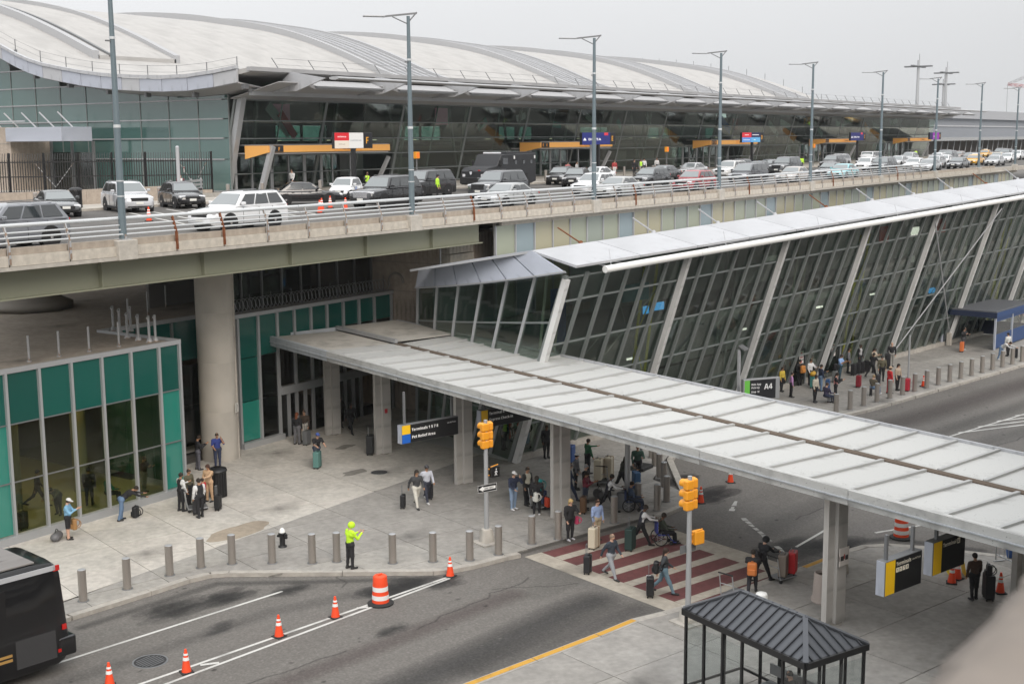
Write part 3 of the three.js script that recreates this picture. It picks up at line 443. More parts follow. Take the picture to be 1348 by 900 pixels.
// steel fence
{
  const g = thing('steel_fence', 'black steel picket fence with bent spear tops', 'fence', [0, DY + 0.14, 0]), A = V(57.6, 0, -88.2), B = V(70.2, 0, -76.2), n = 96, d = B.clone().sub(A), at = (t) => A.clone().addScaledVector(d, t), out = V(-d.z, 0, d.x).normalize().multiplyScalar(-0.3);
  for (let i = 0; i <= n; i++) { const p = at(i / n); part(g, 'picket', [beam(p, p.clone().setY(2.65), 0.075, 0.06, d.clone().normalize()), beam(p.clone().setY(2.65), p.clone().setY(3.15).add(out.clone()), 0.05, 0.04, d.clone().normalize())], M.black); }
  for (const y of [0.25, 1.4, 2.5]) part(g, 'rail', beam(at(0).setY(y), at(1).setY(y), 0.05, 0.08), M.black);
  for (let i = 0; i <= 7; i++) { const p = at(i / 7); part(g, 'post', beam(p, p.clone().setY(3.2), 0.12, 0.12, V(1, 0, 0)), M.black); }
  for (const [a, b] of [[0.25, 0.33], [0.41, 0.33], [0.86, 0.92], [0.98, 0.92]]) part(g, 'brace', rod(at(a).setY(2.4), at(b).setY(0.6), 0.03, 5), M.galv);
  part(g, 'notice', pbox(0.5, 0.45, 0.03, at(0.88).x - 0.1, 1.6, at(0.88).z + 0.12, Math.PI / 4), print(50, 45, (c) => { c.fillStyle = '#e8e4e0'; c.fillRect(0, 0, 50, 45); c.fillStyle = '#b33'; c.fillRect(4, 4, 42, 12); }));
  part(g, 'plinth', beam(at(0).setY(0.12), at(1).setY(0.12), 0.5, 0.24), M.concTan);
}
// background beyond the terminal: concourse, masts, crane
{
  const g = thing('concourse_building', 'long grey concourse building beyond the terminal', 'building'); part(g, 'wall', box(300, 6.4, 30, 412, 13.8, -105), mat(0.23, 0.245, 0.27, 0.7)); part(g, 'roof_band', box(300, 2.2, 32, 412, 20.2, -105), mat(0.34, 0.35, 0.37, 0.7));
  part(g, 'light_strip', box(300, 0.35, 0.2, 412, 18.2, -89.9), M.panelWhite); part(g, 'canopy', box(300, 0.7, 10, 412, 14.9, -86), mat(0.30, 0.31, 0.32, 0.8)); part(g, 'ground_floor', box(300, 3.0, 20, 412, 11.9, -96), mat(0.10, 0.085, 0.07, 0.8));
  for (let i = 0; i < 34; i++) part(g, 'strut', rod(V(266 + i * 5, 12.0, -83), V(267.4 + i * 5, 14.9, -83), 0.12, 5), M.panelWhite);
  for (const [x, z, h, s] of [[420, -127.8, 40, 'taller'], [480, -135.8, 40.5, 'middle'], [520, -148, 38, 'farther']]) { const m = thing('light_mast', `${s} apron floodlight mast rising behind the terminal roof`, 'light mast', [x, 0, z], 0, 'floodlight masts'); part(m, 'pole', cyl(0.8, 0.4, h, 0, 0, 0, 8), M.alu); part(m, 'lamp_ring', [rbox(13, 0.5, 1.2, 0.2, 0, h - 2.2, 0), rbox(1.2, 0.5, 9, 0.2, 0, h - 2.2, 0), rod(V(0.8, h, 0), V(0.8, h + 2, 0), 0.08)], M.aluDark); }
  const c = thing('crane', 'distant lattice crane boom beyond the concourse', 'crane', [420, 0, -100]);
  const lat = (a, b, w, n, m, nm) => { const L = [], d = b.clone().sub(a), s = V(0, 1, 0).cross(d).normalize().multiplyScalar(w), u = V(0, w, 0); for (const o of [s, s.clone().negate(), u, u.clone().negate()]) L.push(rod(a.clone().add(o), b.clone().add(o), 0.07, 4)); for (let i = 0; i < n; i++) { const p = a.clone().addScaledVector(d, i / n), q = a.clone().addScaledVector(d, (i + 1) / n); L.push(rod(p.clone().add(s), q.clone().add(u), 0.05, 4), rod(p.clone().sub(s), q.clone().sub(u), 0.05, 4)); } part(c, nm, L, m); };
  lat(V(0, 31.6, 0), V(6, 39, 16), 0.4, 12, M.roofRib, 'boom'); lat(V(0, 31.6, 0), V(3, 29, 18), 0.4, 12, mat(0.45, 0.16, 0.16, 0.7), 'jib'); lat(V(6, 0, 16), V(6, 39, 16), 0.8, 20, M.roofRib, 'tower'); part(c, 'hoist_rope', rod(V(0, 31.6, 0), V(0.2, 22, 0), 0.05, 4), M.aluDark);
}
scene.fog = new THREE.FogExp2(0xe2e5e8, 0.00012);
// ================================================================ arrivals level: green glass building
{
  const g = thing('arrivals_building', 'low arrivals building with teal glass panels under the elevated road', 'building');
  part(g, 'roof', prism([[12, -44.6], [38.5, -44.6], [38.5, -50.2], [45.2, -50.2], [45.2, -48.6], [58.2, -48.6], [58.2, -86], [12, -86]], 6.75, 7.1), M.roofTan);
  part(g, 'roof_edge', [box(26.7, 0.2, 0.14, 25.25, 7.02, -44.45), box(0.14, 0.2, 5.7, 38.6, 7.02, -47.3), box(6.6, 0.2, 0.14, 41.9, 7.02, -50.1), box(13.4, 0.2, 0.14, 51.95, 7.02, -48.3)], M.alu);
  const xs = []; for (let x = 20.45; x < 38; x += 1.535) xs.push(x); xs.push(38.5);
  for (let i = 0; i + 1 < xs.length; i++) { const w = xs[i + 1] - xs[i] - 0.02, x = (xs[i] + xs[i + 1]) / 2, solid = (x > 28.4 && x < 29.9) || x < 25, last = i === xs.length - 2;
    part(g, 'spandrel_panel', box(w, 2.1, 0.05, x, 4.98, -44.5), pick(TL));
    for (const [y, h] of [[2.62, 2.32], [0.5, 2.08]]) part(g, 'glass_pane', box(w, h, 0.05, x, y, -44.5), solid || last ? M.tealLight : pick(GL)); }
  for (const x of xs) part(g, 'mullion', box(0.11, 6.9, 0.17, x, 0.15, -44.42), M.alu);
  for (const y of [4.94, 2.585]) part(g, 'transom', box(18.2, 0.045, 0.09, 29.5, y, -44.46), M.aluDark);
  part(g, 'base_kerb', box(18.2, 0.32, 0.3, 29.5, 0.15, -44.42), M.alu);
  for (const y of [0.5, 2.62, 4.98]) { for (let k = 0; k < 3; k++) part(g, 'spandrel_panel', box(0.05, y > 4 ? 2.05 : 2.1, 1.8, 38.5, y, -45.5 - k * 1.86), M.teal); for (let k = 0; k < 3; k++) part(g, 'spandrel_panel', box(2.1, y > 4 ? 2.05 : 2.1, 0.05, 39.7 + k * 2.15, y, -50.1), y > 4 ? M.teal : M.glassB); }
  for (let k = 0; k < 4; k++) { part(g, 'mullion', box(0.14, 6.85, 0.14, 38.65 + k * 2.15, 0.15, -50.04), M.mull); }
  // interior hall
  part(g, 'floor', box(20, 0.06, 12, 28.4, 0.15, -50.7), mat(0.38, 0.34, 0.22, 0.5)); part(g, 'back_wall', box(20, 6.4, 0.2, 28.4, 0.15, -56.8), mat(0.34, 0.31, 0.20, 0.9)); part(g, 'ceiling', box(20, 0.1, 12, 28.4, 6.4, -50.7), mat(0.25, 0.24, 0.2, 0.9)); part(g, 'side_wall', box(0.2, 6.4, 12, 18.4, 0.15, -50.7), mat(0.34, 0.31, 0.2, 0.9));
  for (const x of [24.5, 28.5, 32.5, 36]) part(g, 'inner_column', cyl(0.35, 0.35, 6.2, x, 0.2, -48.6, 16), mat(0.30, 0.27, 0.19, 0.8));
  const glow = new THREE.MeshStandardMaterial({ color: 0x222222, emissive: C(1, 0.88, 0.6), emissiveIntensity: 3 });
  for (const [x, z] of [[24, -47.6], [29.5, -47.6], [35, -47.6], [27, -53], [33, -53]]) { part(g, 'ceiling_lamp', box(1.6, 0.05, 0.5, x, 6.32, z), glow); const l = new THREE.RectAreaLight(0xffe0a0, 24, 1.6, 0.5); l.position.set(x, 6.29, z); l.lookAt(x, 0, z); g.add(l); l.name = 'lamp_light'; }
  // entrance wall, teal above the canopy and dark doors under it
  const bx = [45.75, 47.2, 48.6, 49.9, 51.2, 52.5, 53.85, 55.2, 56.55, 58.1];
  for (let i = 0; i + 1 < bx.length; i++) { const x = (bx[i] + bx[i + 1]) / 2, w = bx[i + 1] - bx[i] - 0.02;
    if (i < 2) for (const [y, h, m] of [[4.9, 2.1, M.teal], [2.6, 2.26, i ? M.glassB : M.teal], [0.5, 2.06, i ? M.glassB : M.tealLight]]) part(g, 'spandrel_panel', box(w, h, 0.05, x, y, -48.35), m);
    else { part(g, 'spandrel_panel', box(w, 1.35, 0.05, x, 5.66, -48.35), pick(TL)); part(g, 'glass_pane', box(w, 2.6, 0.05, x, 3.02, -48.35), M.glassB); if (i % 4 !== 3) part(g, 'door_leaf', box(w, 2.3, 0.05, x, 0.2, -48.35), M.glassB); } }
  for (const x of bx) part(g, 'mullion', box(0.14, 6.85, 0.16, x, 0.15, -48.28), M.alu); part(g, 'door_head', [box(9.4, 0.42, 0.24, 53.4, 2.55, -48.24)], M.alu); for (const x of [49.25, 50.55, 53.2, 54.5]) part(g, 'door_jamb', box(0.1, 2.4, 0.2, x, 0.15, -48.25), M.alu);
  part(g, 'base_kerb', box(3.0, 0.3, 0.34, 47.2, 0.15, -48.2), M.alu);
  for (const x of [31.7, 33.15, 34.67, 36.25, 30.1]) part(g, 'roof_post', [cyl(0.05, 0.05, 1.1, x, 7.1, -45.7, 8), cyl(0.1, 0.1, 0.05, x, 7.1, -45.7, 8)], M.galv);
  for (const [x, z] of [[41.5, -51.5], [44, -53], [46.5, -54.5], [49, -56]]) part(g, 'roof_post', cyl(0.05, 0.05, 1.2, x, 7.1, z, 8), M.galv);
  for (const [x, z] of [[39.3, -49.9], [38.8, -48.8], [38.1, -47.4], [37.9, -46.4], [37.85, -45.6], [38.2, -45.6], [39.6, -49]]) part(g, 'standpipe', [cyl(0.06, 0.06, 1.2, x, 7.1, z, 8), lathe([[0.16, 0], [0.12, 0.12], [0.06, 0.2]], 10).translate(x, 7.1, z), rod(V(x, 8.25, z), V(x - 0.16, 8.2, z + 0.1), 0.05), rod(V(x, 7.85, z), V(x - 0.12, 7.85, z + 0.08), 0.03)], M.galv);
  for (let i = 0; i < 5; i++) part(g, 'roof_unit', rbox(rr(0.6, 1.6), rr(0.4, 0.9), rr(0.5, 1), 0.05, 47 + i * 2.2, 7.1, -66 - rr(0, 3)), M.aluDark);
  // dark glazing above the entrance roof
  part(g, 'inner_floor', box(19.6, 0.06, 9.6, 48.4, 0.13, -54.9), mat(0.28, 0.27, 0.25, 0.6)); part(g, 'inner_wall', box(19.6, 6.5, 0.2, 48.4, 0.2, -58), mat(0.24, 0.22, 0.20, 0.9)); part(g, 'inner_wall', box(12.6, 3.6, 0.2, 52.0, 7.12, -55), mat(0.24, 0.23, 0.22, 0.9));
  for (let q = 0; q < 8; q++) part(g, 'dark_glass_pane', box(1.46, 3.6, 0.06, 46.55 + q * 1.5, 7.14, -49.6), M.glassB); for (let i = 0; i < 9; i++) part(g, 'dark_mullion', box(0.07, 3.7, 0.12, 45.8 + i * 1.5, 7.1, -49.5), M.aluDark);
}
{ // coiled razor wire on the entrance roof
  const g = thing('razor_wire', 'coiled razor wire along the roof edge of the entrance', 'razor wire'); const pts = []; for (let i = 0; i <= 560; i++) { const t = i / 560, a = t * 44 * 6.283; pts.push(V(45.5 + t * 12.6, 7.55 + Math.sin(a) * 0.36, -48.75 + Math.cos(a) * 0.36)); }
  part(g, 'coil', new THREE.TubeGeometry(new THREE.CatmullRomCurve3(pts), 1400, 0.014, 4), M.alu); for (let i = 0; i < 9; i++) part(g, 'support', rod(V(45.6 + i * 1.55, 7.1, -48.75), V(45.6 + i * 1.55, 8.1, -48.75), 0.02, 5), M.aluDark);
}
{ // concrete abutment with louvre
  const g = thing('concrete_abutment', 'tan concrete abutment wall with louvre below the elevated road', 'wall'); part(g, 'wall', box(6, 10.4, 14, 61.3, 0.15, -51.4), M.concTan);
  for (const y of [3.2, 5.4, 7.2, 8.9]) part(g, 'wall_joint', box(0.02, 0.04, 14, 58.29, y, -51.4), M.concDark);
  part(g, 'cap_block', box(2.3, 0.9, 0.6, 59.4, 9.55, -44.3), M.parapet); part(g, 'cap_block', box(2.3, 0.85, 0.6, 59.4, 8.65, -44.25), M.parapet);
  for (let k = 0; k < 9; k++) part(g, 'louvre_slat', beam(V(58.35, 10.1 + k * 0.125, -43.9), V(60.4, 10.1 + k * 0.125, -43.9), 0.12, 0.035), M.panelWhite); part(g, 'louvre_back', box(2.2, 1.3, 0.05, 59.4, 10.02, -44.0), M.dark); part(g, 'louvre_slat', box(0.05, 1.2, 0.9, 58.2, 10.05, -44.5), M.aluDark);
  part(g, 'downpipe', rod(V(57.9, 8.3, -44.4), V(57.9, 9.9, -44.4), 0.06), M.alu); part(g, 'round_hatch', new THREE.TorusGeometry(0.55, 0.08, 6, 18, 3.6).rotateY(-Math.PI / 2).translate(58.26, 7.7, -48.0), M.concDark);
}
{ // clerestory strip under the deck edge
  const g = thing('clerestory_strip', 'strip of pale green and blue glazed panels below the deck edge', 'window strip'); const gp = [mat(0.34, 0.37, 0.29, 0.25), mat(0.27, 0.34, 0.37, 0.22), mat(0.40, 0.38, 0.27, 0.25), mat(0.30, 0.34, 0.30, 0.25)];
  part(g, 'head', box(124, 0.3, 0.2, 123, 11.05, -42.35), M.parapet); part(g, 'sill', box(124, 0.5, 0.3, 123, 5.1, -42.3), M.parapet); part(g, 'backing', box(124, 6.1, 0.2, 123, 5.1, -42.8), M.conc);
  for (let i = 0; i < 60; i++) { const x = 61.5 + i * 2.05; part(g, 'glazed_panel', box(1.97, 5.4, 0.06, x, 5.64, -42.42), gp[[0, 1, 2, 2, 0, 3][i % 6] ?? 0]); part(g, 'mullion', box(0.09, 5.44, 0.14, x - 1.025, 5.62, -42.36), M.panelWhite); }
}
// ================================================================ slanted glass hall
M.colWhite = mat(0.68, 0.68, 0.67, 0.6, 0, { map: tPanel });
const HB = (k, o = 0) => V(79.91 + 9.573 * k - 0.1582 * o, 0.15, -30.435 + 1.533 * k + 0.9874 * o); // base line, o metres outward
const HT = (k, o = 0, dy = 0) => V(79.91 + 9.573 * k - 0.1582 * (3.66 + o), 10.603 + 0.303 * k + dy, -30.435 + 1.533 * k + 0.9874 * (3.66 + o));
{
  const g = thing('glass_hall', 'glass arrivals hall with outward leaning walls and white metal roof', 'building');
  const at = (k, t, o = 0) => HB(k, o).lerp(HT(k, o), t);
  const rows = [0.01, 0.2, 0.41, 0.63, 0.86, 0.985], bays = 7.5, n = 6;
  for (let b = -3; b < bays; b++) {
    for (let i = 0; i < n; i++) { const k0 = b + i / n, k1 = b + (i + 1) / n;
      for (let r = 0; r + 1 < rows.length; r++) { if ((b === 0 && (i === 1 || i === 0) && r === 0) || (b === -1 && i === 4 && r === 0)) continue; const s = 0.004, q = 0.006; part(g, 'glass_pane', quadSlab(at(k0 + s, rows[r] + q, -0.12), at(k1 - s, rows[r] + q, -0.12), at(k1 - s, rows[r + 1] - q, -0.12), at(k0 + s, rows[r + 1] - q, -0.12), 0.03), pick(GH)); }
      part(g, 'mullion', beam(at(k0, 0, -0.05), at(k0, 1, -0.05), i ? 0.13 : 0.2, 0.22, V(1, 0, 0)), M.mull);
    }
    for (let r = 0; r < rows.length; r++) part(g, 'transom', beam(at(b, rows[r], -0.1), at(b + 1, rows[r], -0.1), 0.08, 0.09), M.mull);
    part(g, 'brace_rod', [rod(at(b + 0.1, 0.2, -0.4), at(b + 0.5, 0.63, -0.4), 0.02, 4), rod(at(b + 0.5, 0.2, -0.4), at(b + 0.1, 0.63, -0.4), 0.02, 4), rod(at(b + 0.5, 0.41, -0.4), at(b + 0.9, 0.86, -0.4), 0.02, 4), rod(at(b + 0.9, 0.41, -0.4), at(b + 0.5, 0.86, -0.4), 0.02, 4)], M.galv);
    part(g, 'base_kerb', beam(HB(b, 0.1).setY(0.28), HB(b + 1, 0.1).setY(0.28), 0.35, 0.26), M.kerb);
  }
  for (let b = -3; b <= 8; b++) part(g, 'leaning_column', beam(HB(b, 0.35), HB(b, 0.35).lerp(HT(b, 0.1, 0.1), b > -3 ? 1 : 0.97), 0.27, 0.34, V(1, 0, 0)), M.colWhite);
  const rearO = (k) => Math.max(-18, (-42.2 + 30.435 - 1.533 * k) / 0.9874 - 3.66);
  // roof: white sloped panels, tube along the eaves, soffit
  for (let b = -6; b < 16; b++) { const k0 = b / 2, k1 = (b + 1) / 2, s = 0.003;
    part(g, 'roof_panel', quadSlab(HT(k0 + s, 0.6, 0.5), HT(k1 - s, 0.6, 0.5), HT(k1 - s, -2.2, 1.05), HT(k0 + s, -2.2, 1.05), 0.12), M.panelWhite);
    part(g, 'roof_panel', quadSlab(HT(k0 + s, -2.25, 1.04), HT(k1 - s, -2.25, 1.04), HT(k1 - s, rearO(k1), 1.04 - (-2.25 - rearO(k1)) * 0.168), HT(k0 + s, rearO(k0), 1.04 - (-2.25 - rearO(k0)) * 0.168), 0.12), M.panelWhite);
    if (b % 2 === 0 && b > -6) part(g, 'eaves_recess', beam(HT(k0 + 0.12, 0.3, 0.24), HT(k0 + 0.88, 0.3, 0.24), 0.3, 0.22), M.aluDark);
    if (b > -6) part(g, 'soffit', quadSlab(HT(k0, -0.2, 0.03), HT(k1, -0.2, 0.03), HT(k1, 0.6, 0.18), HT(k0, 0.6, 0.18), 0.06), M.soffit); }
  for (let b = -3; b < 8; b++) { const k0 = b === -3 ? -2.8 : b; part(g, 'eaves_tube', rod(HT(k0, 0.75, 0.12), HT(b + 1 - 0.003, 0.75, 0.12), 0.17, 14), M.white); part(g, 'tube_bracket', [rod(HT(b + 0.25, 0.75, 0.12), HT(b + 0.2, -0.3, 0.5), 0.05), rod(HT(b + 0.25, 0.75, 0.12), HT(b + 0.3, 0.2, 0.95), 0.02), rod(HT(b + 0.4, 0.75, 0.15), HT(b + 0.2, 0.1, 0.6), 0.02)], M.panelWhite); }
  // curved end: fascia and glazing return to the abutment
  const bot = new THREE.QuadraticBezierCurve3(HB(-3), V(53.2, 0.15, -40.3), V(56.0, 0.15, -44.8)), top = new THREE.QuadraticBezierCurve3(HT(-3, 0, 0.1), V(53.1, 8.75, -38.2), V(55.7, 7.95, -44.3));
  const ft = new THREE.QuadraticBezierCurve3(HT(-3, -2.2, 1.06), V(52.75, 9.95, -38.5), V(55.0, 9.05, -43.7)), fb = new THREE.QuadraticBezierCurve3(HT(-3.09, 0.7, 0.3), V(51.75, 8.75, -37.3), V(54.75, 7.95, -43.8)), N = 6;
  for (let i = 0; i < N; i++) { const a = i / N, b = (i + 1) / N, e = 0.004, L = (c, d, t, v) => c.getPoint(t).lerp(d.getPoint(t), v);
    for (let r = 0; r < 4; r++) part(g, 'glass_pane', quadSlab(L(bot, top, b - e, r / 4 + 0.006), L(bot, top, a + e, r / 4 + 0.006), L(bot, top, a + e, (r + 1) / 4 - 0.006), L(bot, top, b - e, (r + 1) / 4 - 0.006), 0.03), pick(GH));
    part(g, 'mullion', beam(bot.getPoint(b), top.getPoint(b), 0.16, 0.16, V(1, 0, 0)), M.alu);
    for (let r = 1; r < 4; r++) part(g, 'transom', beam(L(bot, top, a, r / 4), L(bot, top, b, r / 4), 0.08, 0.09), M.mull);
    part(g, 'fascia_panel', quadSlab(fb.getPoint(b - e), fb.getPoint(a + e), ft.getPoint(a + e), ft.getPoint(b - e), 0.12), M.panelBlue);
    part(g, 'soffit', quadSlab(fb.getPoint(a), fb.getPoint(b), top.getPoint(b), top.getPoint(a), 0.06), M.soffit); 
    part(g, 'roof_panel', quadSlab(ft.getPoint(b).add(V(0, -0.04, 0)), ft.getPoint(a).add(V(0, -0.04, 0)), HT(-3, -2.3, 1.0).lerp(V(60.5, 9.3, -42.1), a), HT(-3, -2.3, 1.0).lerp(V(60.5, 9.3, -42.1), b), 0.06), M.panelWhite); }
  // roof stays up to the strip of windows
  for (let i = 0; i < 13; i++) { const k = -2.6 + i * 0.62, a = HT(k, -2.4, 1.03); part(g, 'roof_stay', [rod(a, V(a.x - 0.9, a.y + 0.8, a.z - 0.8), 0.04), lathe([[0.14, 0], [0.1, 0.12], [0.05, 0.16]], 8).translate(a.x, a.y - 0.04, a.z)], i % 4 ? M.panelWhite : M.rust); }
  // interior
  const far = (k, d, y) => HB(k, -d).setY(y);
  part(g, 'floor', quadSlab(far(-3, 0.2, 0.16), far(8, 0.2, 0.16), far(8, 16, 0.16), far(-3, 8, 0.16), 0.05), mat(0.38, 0.38, 0.37, 0.4)); part(g, 'back_wall', quadSlab(far(-2.6, 9.5, 0.2), far(8, 14, 0.2), far(8, 14, 11.0), far(-2.6, 9.5, 8.2), 0.1), mat(0.38, 0.41, 0.39, 0.9)); part(g, 'mezzanine', quadSlab(far(-2.5, 3.5, 5.0), far(8, 3.5, 5.0), far(8, 14, 5.0), far(-2.5, 9, 5.0), 0.4), mat(0.32, 0.34, 0.33, 0.8));
  for (let i = 0; i < 12; i++) { const k = -2.6 + i * 0.85, p = far(k, 2.2, 0.2), q = far(k, 1.0, 9.2); part(g, 'truss', [rod(p, q, 0.09, 6), rod(far(k + 0.12, 2.2, 0.2), far(k + 0.12, 1.0, 9.2), 0.09, 6), rod(p, far(k + 0.12, 2.0, 2.5), 0.04), rod(far(k + 0.12, 2.0, 2.5), far(k, 1.7, 4.8), 0.04), rod(far(k, 1.7, 4.8), far(k + 0.12, 1.3, 7.2), 0.04)], i % 3 === 1 ? mat(0.62, 0.56, 0.10, 0.6) : i % 3 ? M.roofGrey : mat(0.45, 0.46, 0.40, 0.6)); }
  const scr = new THREE.MeshStandardMaterial({ color: 0x0a1a2a, emissive: C(0.1, 0.45, 0.95), emissiveIntensity: 0.7 }), warm = new THREE.MeshStandardMaterial({ color: 0x222222, emissive: C(1, 0.95, 0.85), emissiveIntensity: 1.3 }), redS = mat(0.55, 0.05, 0.03, 0.6), blueS = mat(0.04, 0.10, 0.25, 0.6), tealS = mat(0.08, 0.2, 0.24, 0.6);
  for (const [k, d, y, w, h, m, nm] of [[-1.55, 2.4, 5.9, 0.5, 0.45, scr, 'screen'], [-1.42, 2.4, 6.0, 0.9, 0.45, scr, 'screen'], [-2.2, 3.2, 7.6, 2.2, 0.9, tealS, 'wall_sign'], [0.5, 2.2, 9.0, 1.2, 1.1, redS, 'hanging_banner'], [0.95, 2.6, 9.2, 1.1, 0.6, warm, 'lamp'], [1.35, 2.2, 9.2, 1.6, 1.0, redS, 'hanging_banner'], [2.3, 2.4, 7.0, 0.8, 0.6, M.white, 'wall_sign'], [1.9, 2.4, 6.4, 0.9, 0.5, M.white, 'wall_sign'], [2.2, 2.0, 3.8, 1.0, 0.4, scr, 'screen'], [-2.4, 1.4, 2.1, 1.6, 1.0, redS, 'counter'], [-1.6, 3.0, 3.2, 1.0, 0.12, warm, 'lamp'], [-2.45, 3.0, 3.1, 0.8, 0.12, warm, 'lamp'], [-0.4, 3, 3.6, 0.8, 0.12, warm, 'lamp'], [0.6, 3, 4.1, 0.8, 0.12, warm, 'lamp'], [1.4, 3, 4.3, 0.8, 0.1, warm, 'lamp'], [-0.9, 2.6, 8.8, 1.5, 0.3, M.white, 'wall_sign'], [3.1, 2.2, 9.8, 0.9, 0.7, redS, 'hanging_banner'], [3.5, 2.2, 9.9, 0.9, 0.7, redS, 'hanging_banner'], [4.3, 2.2, 10.2, 0.9, 0.7, redS, 'hanging_banner'], [3.3, 2.0, 7.2, 0.5, 0.8, redS, 'hanging_banner'], [4.2, 2.0, 8.2, 0.5, 0.8, redS, 'hanging_banner'], [4.9, 2.0, 8.6, 0.5, 0.8, redS, 'hanging_banner'], [-2.3, 2.8, 5, 1.2, 3, blueS, 'wall_sign']]) part(g, nm, box(w, h, 0.08, 0, 0, 0, -0.16).translate(...far(k, y > 6.4 ? -3.66 * (y - 0.15) / 10.45 + 0.9 : d, y).toArray()), m);
  for (const [k, w] of [[0.17, 2.6], [-0.25, 1.7]]) { const a = HB(k, 0.25); const d = part(g, 'door', [box(w, 2.7, 0.1, 0, 0, 0, -0.159).translate(a.x, 0.15, a.z)], M.glassB); part(d, 'frame', [box(0.1, 2.9, 0.2, -w / 2, 0, 0), box(0.1, 2.9, 0.2, w / 2, 0, 0), box(w + 0.1, 0.14, 0.22, 0, 2.85, 0)].map((q) => q.rotateY(-0.159).translate(a.x, 0.15, a.z)), M.alu);
    part(d, 'notice', [face(0.55, 0.55, 0.25, 1.95, 0.13), face(0.55, 0.24, 0.25, 1.5, 0.13)].map((q) => q.rotateY(-0.159).translate(a.x, 0.15, a.z)), print(80, 80, (c) => { c.fillStyle = '#dddad4'; c.fillRect(0, 0, 80, 80); c.fillStyle = '#b3202c'; c.beginPath(); c.arc(40, 28, 17, 0, 7); c.fill(); c.fillRect(12, 54, 56, 5); c.fillRect(20, 64, 40, 5); })); }
}
{ // tie rods and pin base
  const p = HB(1.98, 0.55), g = thing('tie_rod', 'pale tie rods crossing from the hall eaves down to a pin base', 'tie rod'); part(g, 'rod', rod(HT(0.85, 0.5, -0.6), p.clone().setY(1.1), 0.045), M.panelWhite); part(g, 'rod', rod(HT(1.98, 0.45, -0.5), HB(0.98, 0.6).setY(0.5), 0.045), M.panelWhite); part(g, 'pin_base', rbox(0.35, 1.0, 0.35, 0.05, p.x, 0.15, p.z), M.conc); }
